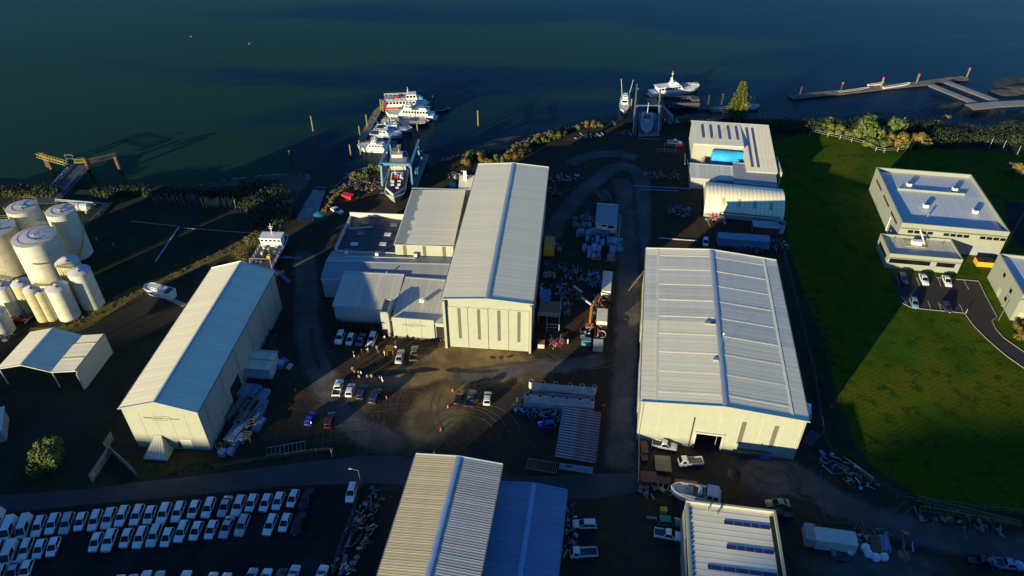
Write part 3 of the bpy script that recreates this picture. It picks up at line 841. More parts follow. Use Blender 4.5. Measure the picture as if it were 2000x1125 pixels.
part('plinth', MB().m('concrete').box((25.0, -.05, .25), (14.2, .1, .5)), B)
for x in (.35, BW - .35):
    part('downpipe', MB().m('grey_wall').cyl((x, -.12, .2), (x, -.12, 11.4), .09, n=6), B)
# ---- bottom sheds
D, DW, DL = gable('tan_shed', 'tan and grey corrugated shed cut off by the bottom edge', 'shed', (815, 890), (977, 912), (745, 1125), 9.4, 0.75, 'cream_wall', 'roof_tan', 34, roofm_r='roof_greyish', ridge='ridge_blue', pitch=0.45, far=34)
# extend it below the frame by shifting the origin: the shed simply runs on towards the camera
D2, D2W, D2L = gable('blue_shed', 'blue-grey low shed right of the tan shed at the bottom edge', 'shed', (982, 945), (1104, 961), (948, 1125), 5.4, 0.7, 'grey_wall', 'roof_blue', 24, ridge='ridge_blue', pitch=0.45, far=30)
# ---- reception offices left of the tall shed
def flatbox(name, label, fl, fr, bl, h, wallm, roofm, n, fall=0.3, across=False, parapet=None, cat='building', along='x', ov=.25, dz=0.0, z0=0.0):
    """mono pitch building: high at the back falls to the front (roof sheets across x)"""
    loc, ang, W, L = frame(fl, fr, bl, h)
    root = thing(name, label, cat, loc, ang)
    rnd = random.Random(len(name))
    hb = h + fall
    mb = MB().m(wallm)
    ht = h if across else hb
    mb.loft([[(0, 0, z0), (0, L, z0), (0, L, ht), (0, 0, h)], [(W, 0, z0), (W, L, z0), (W, L, ht), (W, 0, h)]])
    part('wall', mb, root)
    S = math.hypot(L, fall) + 2 * ov * (parapet is None)
    o_ = 0 if parapet else ov
    if across: slope_sheets(root, (W + o_, -o_, h + fall * .5 + .05), (0, 1, 0), (-1, 0, 0), L + 2 * o_, W + 2 * o_, .02, n, roofm, rnd)
    else: slope_sheets(root, (-o_, L + o_, hb + .05), (1, 0, 0), (0, -1, 0), W + 2 * o_, S, fall / L, n, roofm, rnd)
    if parapet:
        t, ph, pm = parapet
        for (c, s) in (((W / 2, -.02 + t / 2, 0), (W + .04, t)), ((W / 2, L - t / 2 + .02, 0), (W + .04, t)), ((t / 2 - .02, L / 2, 0), (t, L - 2 * t + .04)), ((W - t / 2 + .02, L / 2, 0), (t, L - 2 * t + .04))):
            zt = hb + ph; zb = h - .4
            part('parapet', MB().m(pm).box((c[0], c[1], (zt + zb) / 2), (s[0], s[1], zt - zb)), root)
    else:
        part('gutter', MB().m('ridge_metal').box((W / 2, -ov - .1, h - .02), (W + 2 * ov, .18, .18)), root)
        part('ridge_cap', MB().m('ridge_metal').box((W / 2, L + ov, hb + .12), (W + 2 * ov, .5, .1)), root)
    return root, W, L
A2, w2, l2 = flatbox('side_shed', 'cream flat roofed shed joined to the left side of the tall shed', (771, 476), (885, 478), (809, 371), 10.0, 'cream_wall', 'roof_cream', 17, fall=.4, across=True, cat='shed')
for x in (.16, .50, .84):
    part('translucent_strip', MB().m('strip_panel').box((w2 * x, -.05, 8.0), (.85, .08, 3.9)), A2)
A2b, wb, lb = flatbox('rear_annex', 'small cream annex behind the side shed with a white flue', (897, 369), (925, 369), (898, 346), 10.2, 'cream_wall', 'roof_cream', 3, fall=.3)
fu = MB().m('white_paint').box((1.6, lb * .75, 12.0), (.9, .9, 3.0)).m('dark_opening').box((1.6, lb * .75, 13.55), (.6, .6, .12))
part('flue', fu, A2b)
# dark-roofed workshop
loc, ang, W3, L3 = frame((655, 490), (772, 497), (680, 424), 6.3)
A3 = thing('dark_roof_workshop', 'workshop with near-black roof and six skylights inside white parapets', 'building', loc, ang)
part('wall', MB().m('white_wall').box((W3 / 2, L3 / 2, 3.0), (W3, L3, 6.0)), A3)
rs = random.Random(2)
slope_sheets(A3, (W3 / 2, .3, 6.9), (0, 1, 0), (-1, 0, 0), L3 - .6, W3 / 2 - .3, .09, 9, 'roof_dark', rs)
slope_sheets(A3, (W3 / 2, .3, 6.9), (0, 1, 0), (1, 0, 0), L3 - .6, W3 / 2 - .3, .09, 9, 'roof_dark', rs)
part('ridge_cap', MB().m('roof_dark').box((W3 / 2, L3 / 2, 6.98), (.5, L3 - .6, .08)), A3)
for (c, s, zt) in (((W3 / 2, L3 - .12), (W3 + .3, .3), 8.1), ((-.02, L3 / 2), (.45, L3 - .4), 7.0), ((W3 / 2, .1), (W3, .3), 6.5), ((W3 + .02, L3 / 2), (.3, L3 - .4), 6.9)):
    part('parapet', MB().m('white_wall').box((c[0], c[1], (zt + 5.2) / 2), (s[0], s[1], zt - 5.2)), A3)
for (u, v, m_) in ((.30, .80, 'skylight_dull'), (.30, .48, 'skylight_dull'), (.27, .18, 'skylight_white'), (.80, .80, 'skylight_dull'), (.76, .50, 'skylight_white'), (.74, .22, 'skylight_white')):
    x = W3 * u; z = 6.9 - abs(x - W3 / 2) * .09
    sk = part('skylight', MB().m(m_).box((x, L3 * v, z + .12), (1.9, 1.5, .12)), A3)
    part('skylight_kerb', MB().m('steel_dark').box((x, L3 * v, z + .05), (2.15, 1.75, .1)), sk)
du = MB().m('ridge_blue'); du.bar((1.2, L3 * .60, 6.9), (W3 * .46, L3 * .66, 7.15), .45, .3); du.cyl((1.2, L3 * .64, 6.6), (1.2, L3 * .64, 8.4), .18, n=8); du.cyl((1.2, L3 * .64, 8.4), (1.2, L3 * .64, 8.6), .42, n=10)
part('duct', du, A3)
# long low workshop, gable ridge left-right
loc, ang, W4, L4 = frame((627, 546), (872, 552), (654, 490), 5.9)
A4 = thing('low_workshop', 'long low blue-grey roofed workshop running left from the tall shed', 'building', loc, ang)
part('wall', MB().m('white_wall').box((W4 / 2, L4 / 2, 2.95), (W4 - .2, L4 - .2, 5.9)), A4)
gm = MB().m('white_wall')
for x in (0.1, W4 - .3):
    gm.loft([[(x, .1, 5.85), (x, L4 - .1, 5.85), (x, L4 * .5, 7.0)], [(x + .15, .1, 5.85), (x + .15, L4 - .1, 5.85), (x + .15, L4 * .5, 7.0)]])
part('gable_end', gm, A4)
slope_sheets(A4, (-.2, L4 * .5, 7.12), (1, 0, 0), (0, 1, 0), W4 + .4, L4 * .5 + .3, .2, 22, 'roof_slate', rs)
slope_sheets(A4, (-.2, L4 * .5, 7.12), (1, 0, 0), (0, -1, 0), W4 + .4, L4 * .5 + .3, .2, 22, 'roof_slate', rs)
part('ridge_cap', MB().m('ridge_metal').box((W4 / 2, L4 * .5, 7.2), (W4 + .4, .4, .08)), A4)
for i, (u, v) in enumerate(((.13, .85), (.39, .80), (.71, .80))):
    bx_ = part('roof_unit', MB().m('white_paint').box((W4 * u, L4 * v, 7.1), (.8, .8, 1.1)), A4)
    part('cowl', MB().m('galv').box((W4 * u, L4 * v, 7.7), (.95, .95, .1)), bx_)
part('pipe_run', MB().m('white_paint').bar((W4 * .13, L4 * .72, 6.75), (W4 * .71, L4 * .72, 6.75), .12, .1), A4)
part('roof_pipe', MB().m('galv').cyl((W4 * .52, 2.0, 6.3), (W4 * .52, 2.0, 7.6), .2, n=8).bar((W4 * .52, 2.0, 6.5), (W4 * .51, .3, 6.1), .35, .25), A4)
# front left office with hedge
A5, w5, l5 = flatbox('front_office', 'white walled office with ribbed grey roof behind the parked cars', (651, 596), (770, 603), (672, 541), 5.4, 'white_wall', 'roof_greyish', 12, fall=1.5)
for z in (1.0, 1.8, 2.6, 3.4, 4.2):
    part('weatherboard', MB().m('white_wall').box((w5 * .38, -.03, z), (w5 * .74, .06, .72)), A5)
tw = thing('entry_tower', 'grey rendered entrance tower with a blue-shaded sunken roof', 'tower', tuple(P(757, 655)), A5.rotation_euler.z)
part('wall', MB().m('grey_wall').box((0, 2.2, 3.6), (2.0, 5.2, 7.2)), tw)
for (c, s) in (((-.9, 2.2), (.2, 5.2)), ((.9, 2.2), (.2, 5.2)), ((0, -.3), (2.0, .2)), ((0, 4.7), (2.0, .2))):
    part('parapet', MB().m('grey_wall').box((c[0], c[1], 7.5), (s[0] + .04, s[1] + .04, .6)), tw)
part('door', MB().m('glass_dark').box((-.3, -.43, 1.2), (1.2, .06, 2.3)), tw)
A6, w6, l6 = flatbox('reception_block', 'reception block with large cream sign wall of lettering facing the yard', (766, 623), (868, 631), (793, 549), 5.6, 'cream_wall', 'roof_greyish', 11, fall=1.0)
part('sign_wall', MB().m('cream_wall').box((w6 * .40, -.22, 3.2), (w6 * .80, .3, 6.4)), A6)
for x in (.27, .55):
    part('panel_joint', MB().m('strip_panel').box((w6 * x, -.39, 3.2), (.05, .03, 6.2)), A6)
letters(A6, w6 * .20, w6 * .62, 4.3, -.40, .26, seed=9)
part('porch_recess', MB().m('dark_opening').box((w6 * .91, -.03, 2.2), (w6 * .16, .06, 4.0)), A6)
ac = part('roof_unit', MB().m('white_paint').box((w6 * .47, l6 * .42, 6.9), (1.0, .9, 1.0)), A6)
for z in (6.7, 7.15):
    part('fan', MB().m('steel_dark').cyl((w6 * .47, l6 * .42 - .44, z), (w6 * .47, l6 * .42 - .47, z), .16, n=10), ac)
part('plinth', MB().m('steel_dark').box((w6 * .45, -.42, .25), (w6 * .95, .12, .5)), A6)
# ---- right hand workshops
K1 = thing('skylit_shed', 'L-shaped beige shed with seven dark skylight strips near the slipway', 'shed', tuple(P(1348, 320)), R(-8.2))
kx = 26.3
def kq(x, y, z): return (x, y, z)
# local frame: front-left ground corner; left wing depth 15 starts at y=0; right wing reaches y=-13
Lr = 15.5; xr = 16.6; yr = -12.6
zf = lambda y: 7.9 + (y - 0) * 0.055
hz = lambda y: 7.9 + y * 0.055
mb = MB().m('cream_wall')
mb.loft([[(0, 0, 0), (0, Lr, 0), (0, Lr, hz(Lr)), (0, 0, hz(0))], [(xr, 0, 0), (xr, Lr, 0), (xr, Lr, hz(Lr)), (xr, 0, hz(0))]])
part('wall', mb, K1)
hz2 = lambda y: hz(Lr) - (Lr - y) * .118
mb = MB().m('cream_wall')
mb.loft([[(xr + .05, yr, 0), (xr + .05, Lr, 0), (xr + .05, Lr, hz2(Lr)), (xr + .05, yr, hz2(yr))], [(kx, yr, 0), (kx, Lr, 0), (kx, Lr, hz2(Lr)), (kx, yr, hz2(yr))]])
part('wall', mb, K1)
slope_sheets(K1, (-.2, Lr + .2, hz(Lr) + .08), (1, 0, 0), (0, -1, 0), xr + .2, Lr + .4, .055, 12, 'roof_pale', rs)
slope_sheets(K1, (xr, Lr + .2, hz2(Lr) + .08), (1, 0, 0), (0, -1, 0), kx - xr + .2, Lr - yr + .4, .118, 7, 'roof_pale', rs)
part('rear_slope', MB().m('ridge_metal').loft([[(-.2, Lr + .2, hz(Lr) + .15), (-.2, Lr + 1.6, hz(Lr) - .4), (-.2, Lr + .2, hz(Lr) - .4)], [(kx + .2, Lr + .2, hz(Lr) + .15), (kx + .2, Lr + 1.6, hz(Lr) - .4), (kx + .2, Lr + .2, hz(Lr) - .4)]]), K1)
for u in (3.4, 6.2, 9.0, 12.2, 14.9):
    sk = part('skylight', MB().m('skylight_violet').box((u, 8.6, hz(8.6) + .16), (.75, 9.5, .06), mtx=None), K1)
    sk.rotation_euler = (math.atan(.055), 0, 0); sk.location = (0, 0, 0); 
    # keep it seated on the slope
    sk.location = (0, 8.6 - 8.6 * math.cos(math.atan(.055)) + (hz(8.6) + .16) * math.sin(math.atan(.055)), (hz(8.6) + .16) * (1 - math.cos(math.atan(.055))) - 8.6 * math.sin(math.atan(.055)) + 0.0)
for u in (18.6, 20.5):
    mb = MB().m('skylight_violet')
    mb.bar((u, -10.5, hz2(-10.5) + .14), (u, 13.2, hz2(13.2) + .14), .75, .06)
    part('skylight', mb, K1)
part('fascia', MB().m('white_wall').box((xr / 2, -.12, 7.6), (xr, .2, .5)), K1)
K2, k2w, k2l = flatbox('lean_to', 'low pale lean-to with a notched roof edge below the wrapped blue boat', (1350, 346), (1436, 352), (1350, 322), 4.2, 'grey_wall', 'roof_zinc', 9, fall=.4, cat='shed')
K2b, _, _ = flatbox('grey_link_shed', 'flat grey-blue roof between the lean-to and the barrel roof', (1434, 355), (1517, 363), (1433, 321), 4.6, 'grey_wall', 'roof_slate', 8, fall=.5, cat='shed')
K2c = solo('white_screen', MB().m('white_wall').box((0, 5, 2.9), (.3, 11, 5.8)), 'thin white end wall at the right of the grey link shed', 'wall', tuple(P(1519, 366)), R(-8.2))
# barrel roof
loc, ang, WB, LB = frame((1374, 432), (1530, 447), (1379, 392), 0.0)
loc = (loc[0] + .5, loc[1] + 3.0, 0)
K3 = thing('barrel_shed', 'white barrel-roofed shed with four small yellowed skylights', 'shed', loc, ang)
Rb = 7.6
cb = Rb * .98
nb = 20; na = 14
dlb = WB / nb
arc = [(cb - Rb * math.cos(R(a)), 1.4 + 4.9 * math.sin(R(a))) for a in [180 * i / na for i in range(na + 1)]]
mb = MB().m('roof_cream'); k0 = 0
prof = [(0, .008), (.08, .008), (.14, 0), (dlb / 2 - .04, 0), (dlb / 2, .006), (dlb / 2 + .08, 0), (dlb - .05, 0)]
for (x, dz) in prof:
    for (y, z) in arc:
        nx_ = (y - cb) / Rb; nz_ = (z - 1.4) / 4.9
        mb.v.append((x, y + nx_ * dz, z + nz_ * dz))
for i in range(len(prof) - 1):
    for j in range(na):
        a = i * (na + 1) + j; mb.f.append((a, a + 1, a + na + 2, a + na + 1)); mb.mi.append(0)
bme = mb.mesh('roof_sheet', True)
for i in range(nb): link('roof_sheet', bme, K3, (i * dlb, 0, 0))
for x in (.12, WB - .25):
    e = MB().m('cream_wall'); poly = [(arc[0][0] + .05, 0)] + [(y, z - .06) for y, z in arc] + [(arc[-1][0] - .05, 0)]
    e.loft([[(x, y, z) for y, z in poly], [(x + .12, y, z) for y, z in poly]]); part('end_wall', e, K3)
for y in (arc[0][0] + .08, arc[-1][0] - .08):
    part('wall', MB().m('cream_wall').box((WB / 2, y, .72), (WB - .3, .15, 1.44)), K3)
for u in (.21, .41, .61, .81):
    a0, a1 = 44, 60
    mb = MB().m('tank_olive'); rr = Rb + .07; rz_ = 4.97
    q = []
    for a in (30, 38, 46, 54):
        q.append((cb - rr * math.cos(R(a)), 1.4 + rz_ * math.sin(R(a))))
    mb.loft([[(WB * u, y, z) for y, z in q], [(WB * u + .8, y, z) for y, z in q]], closed=False, caps=False)
    part('skylight', mb, K3)
part('side_pipe', MB().m('galv').bar((WB * .2, arc[0][0] - .2, 2.2), (WB * .95, arc[0][0] - .2, 2.2), .2, .3), K3)
# ---- bottom right shed with parapets
loc, ang, WE, LE = frame((1340, 1125), (1528, 1125), (1341, 974), 7.0)
# make rectangle along its own axis
E_ = thing('parapet_shed', 'cream parapet shed with three rows of navy skylights at the bottom edge', 'shed', tuple(P(1341, 974, 7.0).to_2d()) + (0,), R(-8.3))
WE, LE = 15.9, 32.0
part('wall', MB().m('cream_wall').box((WE / 2, -LE / 2, 3.0), (WE, LE, 5.95)), E_)
slope_sheets(E_, (.4, -.3, 6.27), (0, -1, 0), (1, 0, 0), LE - .5, WE - .8, .004, 26, 'roof_pale', rs)
for (c, s, z) in (((WE / 2, -.15), (WE + .1, .4), 6.75), ((.1, -LE / 2), (.5, LE - .8), 6.42), ((WE - .1, -LE / 2), (.45, LE - .8), 6.75)):
    part('parapet', MB().m('cream_wall').box((c[0], c[1], (z + 5.9) / 2), (s[0], s[1], z - 5.9)), E_)
part('box_gutter', MB().m('dark_opening').box((WE - .75, -LE / 2, 6.33), (.7, LE - 2.4, .12)), E_)
rn = random.Random(8)
for k in range(16):
    part('parapet_scupper', MB().m('dark_opening').box((.75, -1.6 - k * 1.0 - rn.uniform(0, .3), 6.33), (.22, rn.uniform(.25, .75), .06)), E_)
for y, x0 in ((-3.6, 6.6), (-8.6, 6.6), (-13.0, 3.1), (-18.2, 3.1)):
    sk = part('skylight', MB().m('skylight_navy').box(((x0 + WE - 1.3) / 2, y, 6.33), (WE - 1.3 - x0, .85, .06)), E_)
    b = MB().m('ridge_blue')
    for k in range(1, 5): b.box((x0 + .2 + k * (WE - 1.7 - x0) / 5, y, 6.365), (.06, .85, .02))
    part('skylight_bar', b, sk)
for x, y, r_ in ((3.7, -1.5, .13), (5.3, -2.1, .2)):
    vp = MB().m('galv').cyl((x, y, 6.3), (x, y, 7.1), r_, n=8); vp.cyl((x, y, 7.1), (x, y, 7.3), r_ * 1.6, r_ * .6, n=8)
    part('vent_pipe', vp, E_)
for k, (y, l_) in enumerate(((-4.2, 6.0), (-11, 7.0))):
    part('sliding_door', MB().m('cream_wall').box((-.25 - .1 * k, y, 2.6), (.2, l_, 5.2)), E_)
# ---- office with roof plant, right
def parapet_office(name, label, tl, tr, br_, bl_, h, roofz, wins, wallm='office_wall', pt=.35, cat='office'):
    c = [P(*q, h) for q in (tl, tr, br_, bl_)]      # fl, fr, br, bl
    x = c[1] - c[0]; ang = math.atan2(x.y, x.x); W = (x.length + (c[2] - c[3]).length) / 2
    L = ((c[3] - c[0]).length + (c[2] - c[1]).length) / 2
    root = thing(name, label, cat, (c[0].x, c[0].y, 0), ang)
    part('wall', MB().m(wallm).box((W / 2, L / 2, roofz / 2 - .05), (W, L, roofz - .1)), root)
    for (cc, s) in (((W / 2, pt / 2), (W + .06, pt)), ((W / 2, L - pt / 2), (W + .06, pt)), ((pt / 2 - .03, L / 2), (pt, L - 2 * pt)), ((W - pt / 2 + .03, L / 2), (pt, L - 2 * pt))):
        part('parapet', MB().m(wallm).box((cc[0], cc[1], (h + roofz - .6) / 2), (s[0], s[1], h - roofz + .6)), root)
    return root, W, L
F, FW, FL = parapet_office('office_building', 'two storey office with four roof units inside its deep parapet', (1763, 435), (1971, 453), (1906, 341), (1719, 327), 8.6, 7.3, None)
slope_sheets(F, (.4, FL * .62, 7.55), (1, 0, 0), (0, -1, 0), FW - .8, FL * .62 - .5, .02, 17, 'roof_office', rs)
slope_sheets(F, (.4, FL * .62, 7.55), (1, 0, 0), (0, 1, 0), FW - .8, FL * .38 - .5, .02, 17, 'roof_office', rs)
part('ridge_screen', MB().m('office_wall').box((FW * .47, FL * .63, 7.9), (FW * .68, .18, .75)), F)
for (u, v) in ((.27, .72), (.73, .70), (.33, .35), (.80, .32)):
    un = part('roof_unit', MB().m('white_paint').box((FW * u, FL * v, 8.2), (1.3, 1.2, 1.0)), F)
    part('unit_lid', MB().m('steel_dark').box((FW * u, FL * v, 8.72), (1.0, .9, .06)), un)
part('roof_cowl', MB().m('galv').cyl((FW * .31, FL * .20, 7.5), (FW * .31, FL * .20, 8.7), .25, n=8), F)
for g in range(3):
    for k in range(4):
        x = FW * (.075 + .34 * g) + k * 1.75
        w_ = part('window', MB().m('glass_dark').box((x + .8, -.02, 6.0), (1.45, .06, .85)), F)
        part('window_frame', MB().m('galv').box((x + .8, -.03, 5.52), (1.6, .1, .08)), w_)
for g in range(3):
    for k in range(6):
        y = FL * (.12 + .29 * g) + k * 1.15
        part('window', MB().m('glass_dark').box((-.02, y, 6.0), (.06, .85, .8)), F)
part('recess', MB().m('roof_slate').box((FW / 2 + 5, -.02, 1.2), (FW - 10, .05, 2.4)), F)
dpp = MB().m('white_paint').cyl((-.3, FL * .25, .5), (-.3, FL * .25, 5.4), .12, n=6)
part('downpipe', dpp, F)
G, GW, GL = parapet_office('office_annex', 'single storey annex with ribbon windows in front of the office', (1738, 495), (1882, 507), (1865, 467.5), (1727, 456), 4.9, 3.9, None)
slope_sheets(G, (.4, GL - .4, 4.2), (1, 0, 0), (0, -1, 0), GW - .8, GL - .8, .01, 12, 'roof_greyish', rs)
part('ribbon_window', MB().m('glass_dark').box((GW * .31, -.03, 2.6), (GW * .56, .08, 1.35)), G)
part('ribbon_window', MB().m('glass_dark').box((GW * .80, -.03, 2.6), (GW * .25, .08, 1.35)), G)
part('ribbon_window', MB().m('glass_dark').box((-.03, GL * .5, 2.6), (.08, GL * .7, 1.35)), G)
un = part('plant_deck', MB().m('tank_olive').box((GW * .44, GL * .68, 4.35), (5.6, 3.4, .12)), G)
part('plant_unit', MB().m('white_paint').box((GW * .46, GL * .66, 5.0), (2.6, 1.3, 1.1)), un)
part('duct', MB().m('white_paint').bar((GW * .55, GL * .55, 5.3), (GW * .53, GL * 1.15, 7.2), .3, .3), un)
part('vent_pipe', MB().m('galv').cyl((GW * .14, GL * .75, 4.1), (GW * .14, GL * .75, 4.9), .15, n=6), G)
part('vent_pipe', MB().m('galv').cyl((GW * .82, GL * .7, 4.1), (GW * .82, GL * .7, 4.9), .15, n=6), G)
H_, HW, HL = parapet_office('corner_office', 'pale green office corner with three dark windows at the right edge', (1999, 576), (2180, 596), (2110, 509), (1956, 496.5), 8.2, 7.2, None, wallm='office_wall')
slope_sheets(H_, (.4, HL - .4, 7.4), (1, 0, 0), (0, -1, 0), HW - .8, HL - .8, .01, 12, 'roof_office', rs)
for (y, z) in ((HL * .62, 6.0), (HL * .30, 5.2), (HL * .32, 2.3)):
    w_ = part('window', MB().m('glass_dark').box((-.03, y, z), (.08, 1.1, 1.2)), H_)
part('side_door', MB().m('tank_olive').box((-.03, HL * .55, 1.4), (.08, 1.2, 2.6)), H_)
for z in (2.2, 5.4):
    part('ribbon_window', MB().m('tank_olive').box((4.5, -.03, z), (6.5, .08, 1.3)), H_)
# ---- open canopies, left
_cb = P(167, 760); _ca = R(-4.5)
CP = thing('open_canopy', 'open-sided canopy with white and blue-shaded roof slopes and a raised side bay', 'canopy', (_cb.x - 20.4 * math.cos(_ca), _cb.y - 20.4 * math.sin(_ca), 0), _ca)
LC = 12.5
for (p0, dy, S, sz_, m_) in (((8.0, -.1, 6.95), (-1, 0, 0), 6.6, .27, 'roof_cream'), ((8.0, -.1, 6.95), (1, 0, 0), 6.5, .27, 'roof_pale')):
    slope_sheets(CP, p0, (0, 1, 0), dy, LC, S, sz_, 8, m_, rs)
slope_sheets(CP, (20.3, -.1, 6.15), (0, 1, 0), (-1, 0, 0), LC - .3, 6.0, .15, 8, 'roof_cream', rs)
part('ridge_cap', MB().m('ridge_metal').box((8.0, LC / 2, 7.02), (.4, LC, .06)), CP)
part('wall', MB().m('white_wall').box((20.35, LC / 2 - .1, 3.0), (.15, LC - .2, 6.0)), CP)
part('beam', MB().m('white_wall').bar((14.2, -.15, 5.05), (20.4, -.15, 5.95), .2, .35), CP)
part('beam', MB().m('white_wall').bar((1.7, -.15, 5.1), (8.0, -.15, 6.75), .15, .25), CP)
part('beam', MB().m('white_wall').bar((8.0, -.15, 6.75), (14.2, -.15, 5.1), .15, .25), CP)
for y in (4.0, 9.0):
    part('flashing', MB().m('tank_olive').bar((14.6, y, 5.33), (20.0, y, 6.16), .35, .08), CP)
for (x, y) in ((1.9, .1), (14.3, .1), (1.9, LC - .5), (14.3, LC - .5), (20.2, -.1)):
    part('post', MB().m('dull_white').box((x, y, 2.5), (.22, .22, 5.0)), CP)
solo('flat_roof_hut', MB().m('grey_wall').box((-4, 0, 1.6), (8, 7, 3.2)).m('roof_zinc').box((-4, 0, 3.3), (8.6, 7.6, .2)), 'corner of a flat pale roof at the left edge below the canopy', 'hut', tuple(P(16, 838, 0)), R(25))
# rusty striped shelter
loc, ang, Wq, Lq = frame((1085, 892), (1164, 906), (1097, 794), 3.6)
RS = thing('rusty_roof_shelter', 'shelter with rust-stained purple-grey corrugated roof in the yard', 'shelter', loc, ang)
slope_sheets(RS, (0, 0, 3.65), (0, 1, 0), (1, 0, 0), Lq, Wq, .04, 37, 'roof_plum', rs, pitch=1.2, gap=.02, special={i: 'roof_lilac' for i in range(0, 37, 2)})
part('wall', MB().m('container_pale').box((Wq / 2 + .2, -.4, 1.4), (Wq - 1.4, .12, 1.9)), RS)
part('wall_window', MB().m('glass_dark').box((Wq / 2 - 1.2, -.48, 1.9), (1.1, .06, .4)), RS)
part('edge_beam', MB().m('galv').box((-.08, Lq / 2, 3.5), (.14, Lq, .3)), RS)
for (x, y) in ((.2, .2), (Wq - .2, .2), (.2, Lq - .2), (Wq - .2, Lq - .2)):
    part('post', MB().m('steel_dark').box((x, y, 1.7), (.16, .16, 3.4)), RS)
# small site hut between the racks
loc, ang, Wh, Lh = frame((1164, 436), (1204, 439), (1168, 401), 3.2)
HUT, wh, lh = flatbox('site_hut', 'blue-grey roofed site hut with white door among wrapped packs', (1164, 436), (1204, 439), (1168, 401), 3.1, 'container_white', 'roof_slate', 6, fall=.4, cat='hut')
part('door', MB().m('white_paint').box((wh * .42, -.05, 1.1), (1.0, .08, 1.7)), HUT)
part('window', MB().m('glass_dark').box((wh * .75, -.03, 2.2), (1.7, .06, .8)), HUT)
part('window', MB().m('glass_dark').box((wh * .40, -.03, 2.45), (1.4, .06, .5)), HUT)
# square white annexe beside the long shed
loc, ang, Wn, Ln = frame((477, 718), (523, 723), (490, 688), 3.2)
AN, wn_, ln_ = flatbox('lean_shed', 'small pale flat-roofed store beside the long shed', (476, 717), (524, 722), (490, 686), 3.4, 'container_pale', 'roof_zinc', 5, fall=.1, cat='hut')
part('roof_batten', MB().m('galv').box((wn_ / 2, ln_ / 2, 3.62), (wn_, .12, .08)), AN)
# ---- storage tanks
def tank(label, bx, by, r, h, m, top='tank_top', rail=True, dome=.35, stair=False, seams=3, group=None):
    """bx,by : pixel of the base centre"""
    p = P(bx, by)
    t = thing('storage_tank', label, 'tank', tuple(p), 0, group)
    sh = MB().m(m)
    rings = []
    n = 28
    for z in [0, h * .33, h * .66, h]:
        rings.append([(r * math.cos(2 * math.pi * i / n), r * math.sin(2 * math.pi * i / n), z) for i in range(n)])
    sh.loft(rings, caps=False)
    part('shell', sh, t, True)
    rf = MB().m(top)
    rf.loft([[(rr * math.cos(2 * math.pi * i / n), rr * math.sin(2 * math.pi * i / n), z) for i in range(n)] for rr, z in ((r + .05, h - .02), (r + .05, h + .06), (r * .6, h + dome * .7), (.3, h + dome), (.28, h + dome + .15))], caps=True)
    part('roof', rf, t, True)
    sm = MB().m('tank_streaky')
    for k in range(1, seams + 1):
        z = h * k / (seams + 1)
        sm.loft([[((r + .02) * math.cos(2 * math.pi * i / n), (r + .02) * math.sin(2 * math.pi * i / n), zz) for i in range(n)] for zz in (z - .04, z + .04)], caps=False)
    part('seam', sm, t)
    hv = MB().m('steel_dark').cyl((r * .3, -r * .35, h + dome * .5), (r * .3, -r * .35, h + dome * .5 + .45), .3, n=10)
    hv.m('galv').cyl((-r * .2, r * .1, h + dome * .6), (-r * .2, r * .1, h + dome + .5), .12, n=6)
    part('hatch', hv, t)
    if rail:
        rl = MB().m('rail_yellow'); n2 = 20
        for z in (.55, 1.1):
            rl.path([((r + .1) * math.cos(2 * math.pi * i / n2), (r + .1) * math.sin(2 * math.pi * i / n2), h + z) for i in range(n2 + 1)], .045, 4)
        for i in range(n2):
            a = 2 * math.pi * i / n2
            rl.cyl(((r + .1) * math.cos(a), (r + .1) * math.sin(a), h), ((r + .1) * math.cos(a), (r + .1) * math.sin(a), h + 1.1), .03, n=4)
        part('handrail', rl, t)
    if stair:
        st = MB().m('rail_yellow')
        for k in range(34):
            a = R(-70 + k * 3.6); z = h * k / 33
            st.box(((r + .5) * math.cos(a), (r + .5) * math.sin(a), z), (.9, .25, .05), a)
        for z_ in (0, 1.0):
            st.path([((r + .95) * math.cos(R(-70 + k * 12)), (r + .95) * math.sin(R(-70 + k * 12)), h * k / 10 + z_) for k in range(11)], .04, 4)
        part('stair', st, t)
    else:
        la = MB().m('rail_yellow'); a = R(200)
        for s in (-.2, .2):
            la.cyl(((r + .18) * math.cos(a) - s * math.sin(a), (r + .18) * math.sin(a) + s * math.cos(a), 0), ((r + .18) * math.cos(a) - s * math.sin(a), (r + .18) * math.sin(a) + s * math.cos(a), h + 1), .03, n=4)
        for k in range(int(h / .5)):
            la.box(((r + .18) * math.cos(a), (r + .18) * math.sin(a), .3 + k * .5), (.03, .4, .03), a)
        part('ladder', la, t)
    return t
def tank_at(label, tx, ty, h, r, m, **k):
    q = P(tx, ty, h); 
    # convert roof centre pixel to base position directly
    tnk = tank(label, 0, 562, r, h, m, **k); tnk.location = (q.x, q.y, 0); return tnk
tank_at('tall white tank with yellow rail, rearmost on the left', 42, 404, 14.0, 4.0, 'tank_cream', stair=False)
tank_at('tall white tank with yellow rail and spiral stair, rearmost on the right', 117, 411, 14.6, 3.7, 'tank_cream', stair=True)
tank_at('widest white tank in the middle of the tank farm, its roof patchy', 66, 462, 13.6, 5.3, 'tank_cream', dome=.5)
tank_at('rust streaked tank cut off by the left edge', -8, 446, 13.2, 4.6, 'tank_streaky')
tank_at('plain white tank nearest the access strip', 110, 560, 9.4, 2.6, 'tank_cream', rail=False, dome=.8)
tank_at('plain white tank at the right end of the tank farm', 153.5, 529, 11.0, 2.7, 'tank_cream', rail=False, dome=.8)
tank_at('domed grey-white tank behind the right end tank', 131, 511, 11.6, 2.8, 'tank_olive', rail=False, dome=1.2)
tank_at('slim olive tank with grey cap', 60, 564, 9.5, 1.9, 'tank_olive', rail=False, dome=.8)
